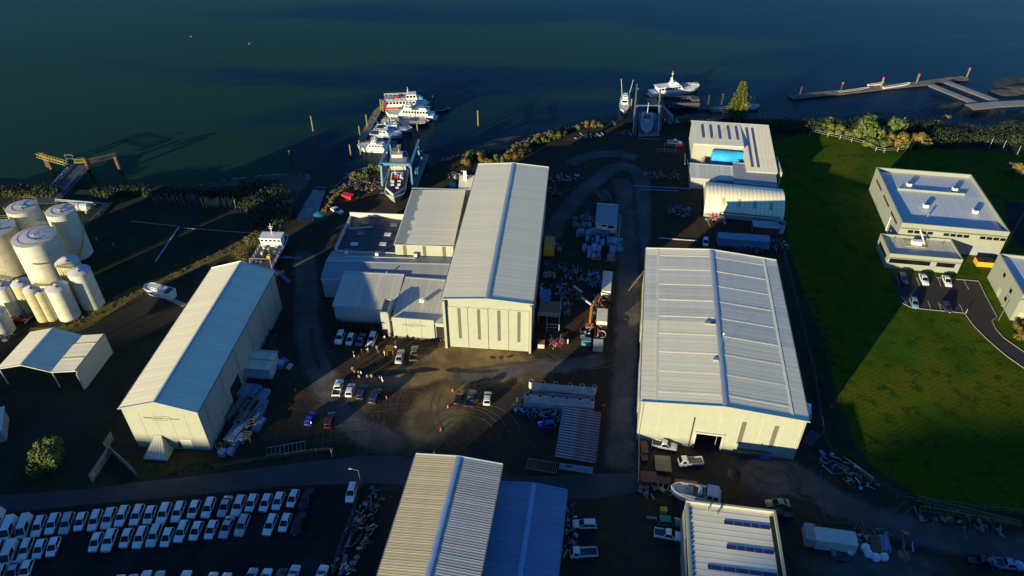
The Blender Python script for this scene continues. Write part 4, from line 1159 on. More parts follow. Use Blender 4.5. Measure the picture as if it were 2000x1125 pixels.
tank_at('slim olive tank with blue-shaded domed cap', 38, 552, 9.5, 2.1, 'tank_olive', rail=False, dome=.8)
tank_at('slim cream tank with a maroon hatch at the left edge', 3, 558, 9.5, 2.2, 'tank_cream', rail=False, dome=.5)
tank_at('slim olive tank beside the ladder walkway', 78, 570, 8.6, 1.4, 'tank_olive', rail=False, dome=.5)
tank_at('low cream tank at the very left edge', -12, 610, 6.0, 2.6, 'tank_cream', rail=False, dome=.5)
# walkways between tank tops
def walkway(label, a, b, h, w=1.0):
    A_ = P(*a, h); B_ = P(*b, h)
    r_ = thing('walkway', label, 'walkway', (A_.x, A_.y, 0))
    d = B_ - A_; d.z = 0
    mb = MB().m('tank_olive'); mb.bar((0, 0, h), (d.x, d.y, h), w, .1)
    part('deck', mb, r_)
    rl = MB().m('rail_yellow'); nn = Vector((-d.y, d.x, 0)).normalized() * w / 2
    for s in (-1, 1):
        for z in (.5, 1.05):
            rl.bar((s * nn.x, s * nn.y, h + z), (d.x + s * nn.x, d.y + s * nn.y, h + z), .06)
        for k in range(6):
            q = d * (k / 5); rl.bar((q.x + s * nn.x, q.y + s * nn.y, h), (q.x + s * nn.x, q.y + s * nn.y, h + 1.05), .05)
    part('handrail', rl, r_)
    lg = MB().m('tank_olive')
    for t_ in (.05, .95):
        q = d * t_; lg.cyl((q.x, q.y, 0), (q.x, q.y, h), .1, n=6)
    part('support', lg, r_)
walkway('yellow-railed walkway over the slim tanks', (-2, 540), (24, 545), 10.2, 1.6)
walkway('yellow-railed walkway leading to the nearest white tank', (66, 556), (98, 557), 10.2, 1.0)
walkway('yellow-railed walkway at the rim of the domed tank', (110, 520), (140, 523), 12.4, 1.0)
# ladder tower
lt = MB().m('steel_dark')
p = P(100, 616)
for s in (-.35, .35): lt.cyl((s, 0, 0), (s, 0, 10.5), .06, n=4)
for k in range(20): lt.box((0, 0, .4 + k * .5), (.8, .06, .06))
solo('access_ladder', lt, 'tall dark ladder standing between the slim tanks and the white tank', 'ladder', tuple(p))
pp = MB().m('tank_cream').cyl((0, 0, 0), (0, 0, 9.5), .22, n=8).cyl((0, 0, 9.5), (-1.6, 1.0, 9.8), .22, n=8)
solo('vent_stack', pp, 'cream vertical pipe among the slim tanks', 'pipe', tuple(P(36, 598)))
# ================================================================ VEHICLES
SPEC = dict(
    hatch=dict(L=4.0, w=.86, zl=.22, zs=.92, hood=.86, H=1.50, xf0=.95, xf1=.25, xb1=-1.55, xb0=-1.92, wb=1.28),
    sedan=dict(L=4.7, w=.89, zl=.22, zs=.92, hood=.84, H=1.44, xf0=.95, xf1=.15, xb1=-1.05, xb0=-1.75, wb=1.42),
    wagon=dict(L=4.6, w=.88, zl=.24, zs=.95, hood=.88, H=1.52, xf0=.98, xf1=.30, xb1=-1.95, xb0=-2.22, wb=1.40),
    suv=dict(L=4.7, w=.93, zl=.32, zs=1.08, hood=1.04, H=1.74, xf0=.95, xf1=.35, xb1=-1.90, xb0=-2.22, wb=1.42),
    van=dict(L=5.1, w=.94, zl=.28, zs=1.15, hood=1.05, H=2.10, xf0=1.95, xf1=1.25, xb1=-2.38, xb0=-2.50, wb=1.60),
    ute=dict(L=5.25, w=.92, zl=.38, zs=1.05, hood=1.03, H=1.76, xf0=1.15, xf1=.62, xb1=-.55, xb0=-.78, wb=1.60),
)
_car = {}
def car_body(kind, paint):
    key = (kind, paint)
    if key in _car: return _car[key]
    s = SPEC[kind]; L, w, zl, zs, H = s['L'], s['w'], s['zl'], s['zs'], s['H']
    mb = MB().m('paint_' + paint)
    h2 = L / 2
    xr = s['xb0'] if kind == 'ute' else -h2 + .5
    st = [(-h2, .80, zl + .15, zs * .80), (-h2 + .1, .93, zl + .03, zs * .95), (-h2 + .5, .99, zl, zs), (-.3, 1.0, zl, zs), (s['xf0'] - .05, 1.0, zl, zs),
          (h2 - .75, .98, zl, s['hood'] * .985), (h2 - .28, .93, zl, s['hood'] * .92), (h2 - .06, .84, zl + .02, s['hood'] * .80), (h2, .74, zl + .08, s['hood'] * .62)]
    if kind == 'ute':
        st = [(s['xb0'] - .02, .99, zl, zs)] + st[3:]
    rings = []
    for x, f, a, b in st:
        ww = w * f
        rings.append([(x, -ww * .92, a), (x, -ww, a + .16), (x, -ww * .99, b - .2), (x, -ww * .95, b - .05), (x, -ww * .82, b + .015), (x, ww * .82, b + .015), (x, ww * .95, b - .05), (x, ww * .99, b - .2), (x, ww, a + .16), (x, ww * .92, a)])
    mb.loft(rings)
    # cabin
    def rr(z, x0, x1, hw, c=.12):
        return [(x0 + c, -hw, z), (x1 - c, -hw, z), (x1, -hw + c, z), (x1, hw - c, z), (x1 - c, hw, z), (x0 + c, hw, z), (x0, hw - c, z), (x0, -hw + c, z)]
    b0, b1, f0_, f1 = s['xb0'], s['xb1'], s['xf0'] + .12, s['xf1'] - .12
    mb.loft([rr(zs - .05, b0, f0_, w * .93), rr(H - .10, b1, f1, w * .77), rr(H - .02, b1 + .08, f1 - .06, w * .72, .1), rr(H, b1 + .25, f1 - .22, w * .60, .1)])
    if kind == 'ute':
        xa = -h2 + .02; xb_ = s['xb0'] - .04
        for y in (-w + .05, w - .05): mb.box(((xa + xb_) / 2, y, (zl + .1 + zs) / 2), (xb_ - xa, .1, zs - zl - .1))
        mb.box((xa + .05, 0, (zl + .2 + zs) / 2), (.1, 2 * w - .2, zs - zl - .2))
        mb.m('steel_dark').box(((xa + xb_) / 2, 0, zl + .33), (xb_ - xa, 2 * w - .2, .12))
    if kind in ('wagon', 'suv'):
        mb.m('alloy')
        for y in (-w * .66, w * .66): mb.box(((b1 + f1) / 2, y, H + .04), ((f1 - b1) * .85, .04, .04))
    me = mb.mesh('body', True)
    # glass panels
    gl = {}
    def quad_panel(P0, P1, P2, P3, ins=.05, off=.025):
        P0, P1, P2, P3 = map(Vector, (P0, P1, P2, P3))
        def at(u, v): return (P0.lerp(P1, u)).lerp(P3.lerp(P2, u), v)
        q = [at(ins, .03), at(1 - ins, .03), at(1 - ins, .97), at(ins, .97)]
        n = (q[1] - q[0]).cross(q[3] - q[0]).normalized()
        c = sum(q, Vector()) / 4
        if n.dot(c - Vector((0, 0, zs))) < 0: n = -n
        g = MB().m('glass_dark')
        g.loft([[p_ - n * .01 for p_ in q], [p_ + n * off for p_ in q]])
        return g.mesh('window')
    hw0, hw1 = w * .93, w * .77; z0, z1 = zs - .05, H - .10; c = .12
    gl['windscreen'] = [quad_panel((f0_, -hw0 + c, z0), (f0_, hw0 - c, z0), (f1, hw1 - c, z1), (f1, -hw1 + c, z1), -.02)]
    gl['rear_window'] = [quad_panel((b0, -hw0 + c, z0), (b0, hw0 - c, z0), (b1, hw1 - c, z1), (b1, -hw1 + c, z1), .0)]
    sw = []
    ns = 2 if kind != 'van' else 2
    for sgn in (-1, 1):
        for k in range(ns):
            u0 = k / ns; u1 = (k + 1) / ns
            def L_(z, u):
                x0, x1, hw = (b0 + c, f0_ - c, hw0) if z == 0 else (b1 + c, f1 - c, hw1)
                return (x0 + (x1 - x0) * u, sgn * hw, z0 if z == 0 else z1)
            if kind == 'van' and k == 0: continue
            sw.append(quad_panel(L_(0, u0), L_(0, u1), L_(1, u1), L_(1, u0), .025))
    gl['side_window'] = sw
    _car[key] = (me, gl)
    return _car[key]
def wheel_meshes():
    if 'w' not in _car:
        t = MB().m('black_rubber').cyl((0, -.11, 0), (0, .11, 0), .33, n=14).mesh('wheel', True)
        r_ = MB().m('alloy').cyl((0, -.125, 0), (0, .125, 0), .19, n=10).mesh('rim')
        _car['w'] = (t, r_)
        _car['hl'] = MB().m('lamp_clear').box((0, 0, 0), (.14, .34, .15)).mesh('headlight')
        _car['tl'] = MB().m('lamp_red').box((0, 0, 0), (.10, .26, .24)).mesh('taillight')
        _car['np'] = MB().m('plate').box((0, 0, 0), (.03, .46, .13)).mesh('number_plate')
        _car['mir'] = MB().m('black_rubber').box((0, 0, 0), (.12, .2, .13)).mesh('mirror')
        _car['gr'] = MB().m('black_rubber').box((0, 0, 0), (.05, .8, .2)).mesh('grille')
    return _car['w']
def heading(cx, cy, dx, dy, h=.7):
    a = P(cx - dx, cy - dy, h); b = P(cx + dx, cy + dy, h)
    return math.atan2((b - a).y, (b - a).x)
def car(kind, paint, cx, cy, dx, dy, label, group=None, extras=True, sc=1.0):
    s = SPEC[kind]
    c = P(cx, cy, .75)
    root = thing({'ute': 'pickup_truck', 'van': 'van'}.get(kind, 'parked_car'), label, {'ute': 'pickup', 'van': 'van'}.get(kind, 'car'), (c.x, c.y, .052 if cy > 946 else .03), heading(cx, cy, dx, dy), group)
    if sc != 1: root.scale = (sc, sc, sc)
    me, gl = car_body(kind, paint)
    link('body', me, root)
    for nm, lst in gl.items():
        for g in lst: link(nm, g, root)
    tw_, rm = wheel_meshes()
    h2 = s['L'] / 2
    for x in (-s['wb'], s['wb']):
        for y in (-1, 1):
            w_ = link('wheel', tw_, root, (x, y * (s['w'] - .08), .33)); link('rim', rm, w_)
    for y in (-1, 1):
        link('headlight', _car['hl'], root, (h2 - .13, y * s['w'] * .62, s['hood'] * .72))
        link('taillight', _car['tl'], root, (-h2 + .06, y * s['w'] * .70, s['zs'] * .74))
        link('mirror', _car['mir'], root, (s['xf0'] - .28, y * (s['w'] + .06), s['zs'] + .02))
    link('number_plate', _car['np'], root, (h2 + .005, 0, s['zl'] + .2))
    link('grille', _car['gr'], root, (h2 - .01, 0, s['hood'] * .58))
    return root
# ---- dark car park: rows from back to front
def z5(x, y): return (x / 5.0, 940 + y / 5.0)
def z6(x, y): return (380 + x / 5.0, 940 + y / 5.0)
cp = 'cars in the dark car park'
rows = []
r1 = [('van', 'white', z5(-30, 400)), ('van', 'white', z5(85, 468)), ('van', 'pearl', z5(240, 452)), ('wagon', 'white', z5(378, 440)), ('wagon', 'white', z5(512, 420)), ('suv', 'silver', z5(652, 405)), ('hatch', 'white', z5(785, 390)),
      ('wagon', 'white', z5(930, 375)), ('suv', 'pearl', z5(1062, 360)), ('wagon', 'white', z5(1193, 345)), ('wagon', 'white', z5(1340, 328)), ('hatch', 'white', z5(1462, 328)), ('suv', 'white', z5(1602, 310)), ('wagon', 'white', z5(1742, 300)),
      ('hatch', 'white', z5(1888, 268)), ('wagon', 'white', z6(130, 262)), ('sedan', 'silver', z6(292, 243)), ('suv', 'pearl', z6(430, 230)), ('hatch', 'white', z6(558, 213)), ('hatch', 'white', z6(690, 205)), ('hatch', 'white', z6(822, 192)), ('hatch', 'white', z6(962, 170)), ('ute', 'black', z6(1098, 165))]
r2 = [('hatch', 'white', z5(-25, 660)), ('van', 'pearl', z5(90, 708)), ('wagon', 'white', z5(250, 665)), ('hatch', 'white', z5(385, 650)), ('hatch', 'white', z5(515, 640)), ('hatch', 'white', z5(935, 590)), ('suv', 'white', z5(1070, 573)), ('hatch', 'white', z5(1228, 553)), ('wagon', 'white', z5(1365, 548)),
      ('suv', 'pearl', z5(1508, 535)), ('hatch', 'white', z5(1628, 545)), ('wagon', 'white', z5(1776, 490)), ('hatch', 'white', z5(1915, 478)), ('hatch', 'white', z6(168, 465)), ('sedan', 'silver', z6(316, 448)), ('suv', 'silver', z6(470, 430)), ('wagon', 'white', z6(735, 420)), ('hatch', 'white', z6(882, 395)), ('ute', 'black', z6(1020, 400))]
r3 = [('suv', 'pearl', z5(-20, 930)), ('sedan', 'silver', z5(125, 880)), ('hatch', 'white', z5(255, 870))]
CN = dict(hatch='hatchback', wagon='station wagon', suv='SUV', sedan='sedan', van='van', ute='pickup')
PN = dict(white='white', pearl='pearl white', silver='silver', black='black')
for nm, row in (('top', r1), ('second', r2), ('third', r3)):
    for i, (k, c_, (x, y)) in enumerate(row):
        g = rnd.uniform(-1.2, 1.2); x += rnd.uniform(-1, 1); y += rnd.uniform(-1.5, 1.5)
        car(k, c_, x, y, -9 + g * .4, 22.5, '%s %s, %s from left in the %s row of the dark car park' % (PN[c_], CN[k], ORD[i], nm), cp)
r4 = [('hatch', 'white', z5(1145, 1010)), ('hatch', 'silver', z5(1270, 1005)), ('sedan', 'white', z5(1400, 985)), ('sedan', 'silver', z5(1530, 990)), ('sedan', 'white', z5(1790, 985)), ('hatch', 'white', z6(155, 985)), ('hatch', 'white', z6(290, 990)), ('hatch', 'white', z6(400, 1030)),
      ('sedan', 'silver', z6(540, 960)), ('sedan', 'white', z6(680, 965)), ('sedan', 'black', z6(830, 965)), ('sedan', 'pearl', z6(955, 930)), ('sedan', 'white', z6(1230, 930))]
for i, (k, c_, (x, y)) in enumerate(r4):
    car(k, c_, x, y, 8, -22, '%s %s, %s from the left in the row cut by the bottom edge' % (PN[c_], CN[k], ORD[i]), cp)
car('wagon', 'white', 686, 961, -5, 20, 'white station wagon parked alone by the top right fence of the car park', cp)
# ---- yard and office cars
for a in [('suv', 'white', 664, 659, -6, 15, 'white SUV, leftmost of the four cars parked under the office hedge'),
          ('hatch', 'white', 684, 662, -6, 15, 'white hatchback, second from the left under the office hedge'),
          ('sedan', 'grey', 705, 662, 6, -15, 'grey-blue sedan, third from the left under the office hedge'),
          ('suv', 'pearl', 727, 662, -6, 15, 'white SUV, nearest the entrance tower in the row under the hedge'),
          ('sedan', 'silver', 781, 695, 5, -20, 'silver sedan parked in front of the sign wall'),
          ('ute', 'brown', 809, 690, 3, -20, 'olive brown flatbed pickup in front of the sign wall'),
          ('ute', 'white', 660, 757, 5, -18, 'white pickup with black tray cover, leftmost in the sunlit row'),
          ('hatch', 'white', 684, 761, 5, -16, 'white hatchback second in the sunlit row'),
          ('wagon', 'navy', 707, 765, 5, -15, 'dark navy hatchback third in the sunlit row'),
          ('suv', 'navy', 733, 774, 7, -15, 'dark blue four wheel drive, right end of the sunlit row'),
          ('hatch', 'blue', 606, 817, 5, -12, 'bright blue hatchback standing in the shaded yard'),
          ('wagon', 'maroon', 644, 820, 4, -15, 'black and red station wagon beside the bright blue hatchback'),
          ('sedan', 'black', 897, 775, 4, -15, 'black sedan, left of the three cars near the orange cones'),
          ('ute', 'navy', 920, 778, 4, -15, 'dark pickup with blue tray, middle car near the orange cones'),
          ('hatch', 'pearl', 952, 777, 2, -16, 'cream white hatchback, right of the three near the orange cones'),
          ('sedan', 'white', 658, 410, 12, 6, 'white sedan parked by the bank beside the slipway'),
          ('wagon', 'white', 1142, 1023, -20, 0, 'white station wagon parked right of the blue shed at the bottom'),
          ('suv', 'green', 1307, 1019, 18, 1, 'green four wheel drive beside the parapet shed'),
          ('ute', 'white', 1305, 1044, 22, 4, 'white double cab pickup with black tray beside the green four wheel drive'),
          ('ute', 'pearl', 1298, 869, 20, 4, 'silver white pickup against the lower wall of the big shed'),
          ('sedan', 'gold', 1519, 983, -20, 0, 'grey green sedan parked behind the parapet shed'),
          ('ute', 'black', 1521, 1004, -18, 0, 'black pickup in the shade next to the parapet shed'),
          ('hatch', 'white', 1378, 472, 0, 12, 'small white hatchback behind the big shed near the scrap'),
          ('suv', 'white', 1576, 802, 0, -16, 'white car squeezed along the right wall of the big shed'),
          ('wagon', 'navy', 1764, 543, 4, 8, 'dark navy car in the shaded bay outside the office annex'),
          ('sedan', 'white', 1805, 545, 5, 11, 'white sedan half in shade outside the office annex'),
          ('sedan', 'white', 1850, 548, 5, 12, 'white sedan in the sun outside the office annex'),
          ('hatch', 'lightblue', 1786, 591, 4, 11, 'light blue hatchback on the lawn side of the office bays'),
          ('hatch', 'navy', 1849, 599, 9, 12, 'very dark blue hatchback on the lawn side of the office bays'),
          ('ute', 'white', 1318, 278, 14, 1, 'white pickup in the shade by the skylit shed'),
          ('suv', 'white', 1612, 1035, 1, 16, 'white van roof seen at the right of the parapet shed'),
          ('hatch', 'blue', 1068, 828, -14, 0, 'dark blue small pickup in the shade beside the rusty shelter')]:
    if a[2] in (1612,): continue
    car(*a)
# ---- small flat deck trucks
def truck(cx, cy, dx, dy, label, paint='white', L=5.0, load=None):
    c = P(cx, cy, .8)
    t = thing('flatbed_truck', label, 'truck', (c.x, c.y, .04), heading(cx, cy, dx, dy))
    cb_ = MB().m('paint_' + paint)
    cb_.loft([[(x, -.85, z0), (x, -.85, z1), (x, -.72, z2), (x, .72, z2), (x, .85, z1), (x, .85, z0)] for x, z0, z1, z2 in ((L / 2, .5, 1.0, 1.05), (L / 2 - .12, .4, 1.2, 1.3), (L / 2 - .55, .4, 1.25, 1.95), (L / 2 - 1.5, .4, 1.25, 2.0), (L / 2 - 1.6, .4, 1.25, 1.9))])
    part('cab', cb_, t, True)
    part('windscreen', MB().m('glass_dark').loft([[(L / 2 - .08, -.7, 1.28), (L / 2 - .08, .7, 1.28), (L / 2 - .5, .62, 1.93), (L / 2 - .5, -.62, 1.93)], [(L / 2 - .02, -.7, 1.30), (L / 2 - .02, .7, 1.30), (L / 2 - .45, .62, 1.96), (L / 2 - .45, -.62, 1.96)]]), t)
    for s in (-1, 1):
        part('side_window', MB().m('glass_dark').loft([[(L / 2 - .62, s * .84, 1.3), (L / 2 - 1.4, s * .84, 1.3), (L / 2 - 1.4, s * .75, 1.85), (L / 2 - .7, s * .75, 1.85)], [(L / 2 - .62, s * .87, 1.3), (L / 2 - 1.4, s * .87, 1.3), (L / 2 - 1.4, s * .78, 1.85), (L / 2 - .7, s * .78, 1.85)]]), t)
    part('tray', MB().m(load or 'timber').box((-.82, 0, .85), (L - 1.75, 1.7, .12)), t)
    sd = MB().m('paint_' + paint)
    for s in (-1, 1): sd.box((-.82, s * .88, 1.05), (L - 1.75, .08, .45))
    sd.box((-L / 2 + .05, 0, 1.05), (.08, 1.7, .45)); sd.box((L / 2 - 1.72, 0, 1.3), (.08, 1.75, .9))
    part('tray_side', sd, t)
    tw_, rm = wheel_meshes()
    for x in (-L / 2 + 1.0, L / 2 - .8):
        for y in (-.78, .78):
            w_ = link('wheel', tw_, t, (x, y, .33)); link('rim', rm, w_)
    for y in (-.6, .6):
        link('headlight', _car['hl'], t, (L / 2, y, .75)); link('taillight', _car['tl'], t, (-L / 2 + .02, y, .7))
    part('chassis', MB().m('steel_dark').box((-.3, 0, .55), (L - .8, .8, .25)), t)
    return t
truck(1349, 902, -20, 1, 'white flatbed truck with timber tray in front of the big shed door')
tt = truck(1140, 1080, -20, 1, 'pale blue-white flatbed truck right of the blue shed at the bottom edge', load='deck_dark')
# ================================================================ BOATS
def hull(mb, L, W, F, draft=.6, bow=.34, zb=0.0, stern=.86, sheer=.35, bulge=.75, n=12):
    """bow at +x, stern -x; z 0 = waterline"""
    rings = []
    for i in range(n + 1):
        t = i / n; x = -L / 2 + L * t
        if t < 1 - bow: wf = stern + (1 - stern) * min(1, t / (1 - bow) * 1.4)
        else:
            u = (t - (1 - bow)) / bow; wf = math.sqrt(max(0, 1 - u ** 2.1))
        wf = max(wf, .012)
        zt = F + sheer * max(0, t - .4) ** 2 * 2.2
        wl = wf * (bulge if t < .8 else bulge * (1 - (t - .8) * 2))
        wl = max(wl, .01)
        xs = x + (0.05 * L * max(0, t - .8) * 1.0)
        xb = x - .04 * L * max(0, t - .75) * 3
        rings.append([(xb, 0, -draft * (1 - max(0, t - .8) * 3.5)), (xb, -W / 2 * wl, -.05), (xs, -W / 2 * wf, zt), (xs, W / 2 * wf, zt), (xb, W / 2 * wl, -.05)])
    mb.loft(rings)
    return rings
def boat(label, bow, stern, W, F, hullm, items, cat='boat', name='boat', z=WZ, deckm='boat_white', group=None, draft=.6, hp=0.6, bowf=.34, **k):
    a = P(*stern, z + hp); b = P(*bow, z + hp); d = b - a; L = d.length; c = (a + b) / 2
    t = thing(name, label, cat, (c.x, c.y, z), math.atan2(d.y, d.x), group)
    h_ = MB().m(hullm); rings = hull(h_, L, W, F, draft, bow=bowf, **k)
    part('hull', h_, t, True)
    dk = MB().m(deckm)
    top = [[(r[2][0], r[2][1] * .93, r[2][2] + .03), (r[3][0], r[3][1] * .93, r[3][2] + .03)] for r in rings[:-1]]
    dk.loft(top, closed=False, caps=False)
    part('deck', dk, t)
    gw = MB().m('boat_white')
    for s in (2, 3):
        gw.path([(r[s][0], r[s][1], r[s][2] + .08) for r in rings], .07, 5)
    part('gunwale', gw, t)
    items(t, L, W, F)
    return t
def cabin(t, x0, x1, w, z0, z1, m='boat_white', rake=.5, win=True, nm='cabin', winm='glass_dark', taper=.85):
    mb = MB().m(m)
    mb.loft([[(x0, -w / 2, z0), (x1, -w / 2, z0), (x1, w / 2, z0), (x0, w / 2, z0)], [(x0 + rake * .2, -w / 2 * taper, z1), (x1 - rake, -w / 2 * taper, z1), (x1 - rake, w / 2 * taper, z1), (x0 + rake * .2, w / 2 * taper, z1)]])
    o = part(nm, mb, t)
    if win:
        zc0 = z0 + (z1 - z0) * .45; zc1 = z0 + (z1 - z0) * .85
        def hw(z): return (w / 2) * (1 - (1 - taper) * (z - z0) / (z1 - z0))
        n = max(2, int((x1 - x0) / 1.3))
        for s in (-1, 1):
            for k in range(n):
                xa = x0 + (x1 - rake - x0) * (k + .12) / n; xb = x0 + (x1 - rake - x0) * (k + .88) / n
                g = MB().m(winm); g.loft([[(xa, s * (hw(z) - .02), z), (xb, s * (hw(z) - .02), z), (xb, s * (hw(z) + .03), z), (xa, s * (hw(z) + .03), z)] for z in (zc0, zc1)])
                part('window', g, t)
        def xf(z): return x1 - rake * (z - z0) / (z1 - z0)
        g = MB().m(winm); g.loft([[(xf(z) - .02, -hw(z) * .85, z), (xf(z) - .02, hw(z) * .85, z), (xf(z) + .04, hw(z) * .85, z), (xf(z) + .04, -hw(z) * .85, z)] for z in (zc0, zc1)])
        part('windscreen', g, t)
    return o
def rails(t, x0, x1, w, z, h=.9, m='galv', taper=1.0, r_=.035):
    mb = MB().m(m)
    for s in (-1, 1):
        for zz in (h * .5, h):
            mb.bar((x0, s * w / 2, z + zz), (x1, s * w / 2 * taper, z + zz), r_ * 1.6)
        n = max(2, int(abs(x1 - x0) / 1.5))
        for k in range(n + 1):
            u = k / n; yy = s * w / 2 * (1 + (taper - 1) * u)
            mb.bar((x0 + (x1 - x0) * u, yy, z), (x0 + (x1 - x0) * u, yy, z + h), r_ * 1.4)
    part('rail', mb, t)
def mast(t, x, z, h, m='boat_white', r_=.1, arms=True):
    mb = MB().m(m).cyl((x, 0, z), (x, 0, z + h), r_, r_ * .6, 6)
    if arms: mb.bar((x, -.7, z + h * .7), (x, .7, z + h * .7), .08); mb.box((x, 0, z + h * .55), (.5, .8, .15))
    part('mast', mb, t)
def f1(t, L, W, F):
    cabin(t, -L * .42, L * .24, W * .80, F, F + 2.2)
    part('upper_deck', MB().m('deck_grey').box((-L * .16, 0, F + 2.3), (L * .60, W * .90, .15)), t)
    rails(t, -L * .46, L * .14, W * .9, F + 2.35, 1.0, 'boat_white', r_=.06)
    cabin(t, L * .02, L * .26, W * .62, F + 2.35, F + 4.4)
    part('canopy_cover', MB().m('boat_blue').loft([[(L * .20, -W * .30, F + 2.6), (L * .38, -W * .18, F + 2.0), (L * .38, W * .18, F + 2.0), (L * .20, W * .30, F + 2.6)], [(L * .16, -W * .26, F + 4.3), (L * .30, -W * .14, F + 3.2), (L * .30, W * .14, F + 3.2), (L * .16, W * .26, F + 4.3)]]), t)
    part('red_band', MB().m('boat_red').box((-L * .22, 0, F - .35), (L * .54, W * 1.01, .8)), t)
    part('red_liferaft_case', MB().m('boat_red').box((-L * .18, .6, F + 2.85), (1.1, 2.0, .9)), t)
    rails(t, L * .25, L * .44, W * .55, F + .2, .9, 'galv', .4)
    mast(t, L * .06, F + 4.4, 2.6)
boat('double deck ferry with red hull band and railed upper deck at the outer berth', (838, 203), (748, 206), 6.4, 1.6, 'boat_white', f1, 'ferry', 'ferry', hp=1.2)
def f2(t, L, W, F):
    cabin(t, -L * .40, L * .22, W * .84, F, F + 2.1, rake=1.8)
    part('saloon_roof', MB().m('deck_grey').box((-L * .08, 0, F + 2.15), (L * .50, W * .72, .1)), t)
    cabin(t, -L * .06, L * .12, W * .60, F + 2.15, F + 3.7, rake=.9)
    part('aft_deck', MB().m('deck_teal').box((-L * .30, 0, F + 2.25), (L * .22, W * .66, .1)), t)
    part('swim_platform', MB().m('boat_blue').box((-L * .53, 0, .25), (L * .08, W * .8, .18)), t)
    part('tender', MB().m('boat_white').loft([[(-L * .36, 1.0, F + 2.4), (-L * .22, 1.0, F + 2.4), (-L * .22, 1.6, F + 2.9), (-L * .36, 1.6, F + 2.9)], [(-L * .36, 2.2, F + 2.4), (-L * .22, 2.2, F + 2.4), (-L * .22, 1.8, F + 2.9), (-L * .36, 1.8, F + 2.9)]]), t)
    rails(t, L * .22, L * .47, W * .8, F + .35, .8, 'galv', .1)
    mast(t, L * .0, F + 3.7, 2.4)
    part('stripe', MB().m('boat_navy').box((-L * .12, 0, F - .55), (L * .70, W * .985, .14)), t)
boat('white three level motor launch with navy stripe, beside the ferry', (754, 222), (848, 226), 5.8, 1.7, 'boat_white', f2, 'boat', 'motor_yacht', hp=1.0)
def f3(t, L, W, F):
    for k in range(4):
        x = -L * .4 + k * L * .26
        part('frame', MB().m('galv').bar((x, -W * .4, F), (x, -W * .4, F + 2.2), .12).bar((x, W * .4, F), (x, W * .4, F + 2.2), .12).bar((x, -W * .4, F + 2.2), (x, W * .4, F + 2.2), .12), t)
    rails(t, -L * .45, L * .42, W * .9, F, 1.0, 'dull_white', r_=.05)
    cabin(t, -L * .35, -L * .1, W * .5, F, F + 1.3, m='dull_white', win=False)
boat('low grey work barge with pipe frames, between the launch and the blue boats', (838, 239), (744, 240), 4.2, .9, 'boat_navy', f3, 'barge', 'work_barge', deckm='deck_grey', bowf=.15)
def f4(t, L, W, F):
    cabin(t, -L * .30, L * .16, W * .72, F, F + 1.3, m='boat_blue', rake=.9)
    part('cover', MB().m('beam_blue').box((L * .27, 0, F + .45), (L * .20, W * .45, .5)), t)
    cabin(t, -L * .02, L * .12, W * .5, F + 1.3, F + 2.1, rake=.5)
    part('radar', MB().m('boat_white').cyl((-L * .22, 0, F + 1.3), (-L * .22, 0, F + 1.9), .35, n=10), t)
    mast(t, -L * .05, F + 1.4, 4.2, r_=.12, arms=False)
    rails(t, L * .2, L * .46, W * .7, F + .3, .7, 'galv', .15)
boat('blue-shaded cabin cruiser with a single white mast, pointing right', (805, 253), (733, 249), 4.2, 1.2, 'boat_blue', f4, 'boat', 'cabin_cruiser', deckm='boat_blue', hp=.8)
def f5(t, L, W, F):
    cabin(t, -L * .20, L * .10, W * .66, F, F + 1.5, m='boat_white', rake=.9)
    part('hardtop', MB().m('black_rubber').box((-L * .14, 0, F + 2.6), (2.4, W * .62, .15)), t)
    part('cockpit', MB().m('deck_dark').box((-L * .34, 0, F + .06), (L * .26, W * .75, .06)), t)
    for s in (-1, 1): part('outrigger', MB().m('galv').cyl((-L * .2, s * W * .35, F + 2.2), (-L * .45, s * W * .7, F + 5.0), .05, n=5), t)
    for s in (-1, 1): part('hardtop_post', MB().m('galv').cyl((-L * .15, s * W * .28, F + 1.2), (-L * .15, s * W * .28, F + 2.6), .05, n=5), t)
    rails(t, L * .1, L * .44, W * .75, F + .3, .6, 'galv', .15)
boat('sport fishing boat with black hardtop and outriggers, bow to the right', (786, 265), (724, 260), 4.0, 1.2, 'boat_blue', f5, 'boat', 'fishing_boat', deckm='boat_blue', hp=.8)
def f6(t, L, W, F):
    cabin(t, -L * .40, L * .18, W * .78, F, F + 1.4, rake=1.0)
    part('flybridge_floor', MB().m('boat_white').box((-L * .18, 0, F + 1.5), (L * .36, W * .68, .12)), t)
    cabin(t, -L * .16, L * .04, W * .55, F + 1.55, F + 2.8, rake=.6)
    part('bimini', MB().m('dull_white').box((-L * .06, 0, F + 3.4), (L * .16, W * .5, .1)), t)
    rails(t, L * .16, L * .47, W * .8, F + .3, .7, 'galv', .1)
    mast(t, -L * .1, F + 2.8, 1.6, r_=.07)
    for s in (-1, 1): part('fender', MB().m('steel_dark').cyl((0, s * W * .52, .2), (0, s * W * .52, .9), .16, n=8), t)
boat('cream white flybridge launch nearest the shore, bow to the left', (699, 287), (758, 291), 4.4, 1.6, 'boat_white', f6, 'boat', 'flybridge_launch', hp=1.0)
def fdark(t, L, W, F):
    part('tarpaulin', MB().m('boat_navy').loft([[(-L * .4, -W * .4, F + .05), (-L * .4, W * .4, F + .05), (-L * .4, 0, F + .7)], [(L * .3, -W * .4, F + .05), (L * .3, W * .4, F + .05), (L * .3, 0, F + .7)]]), t)
boat('small dark covered dinghy at the outer end of the boats', (877, 211), (850, 215), 2.0, .5, 'boat_navy', fdark, 'dinghy', 'dinghy', deckm='deck_dark')
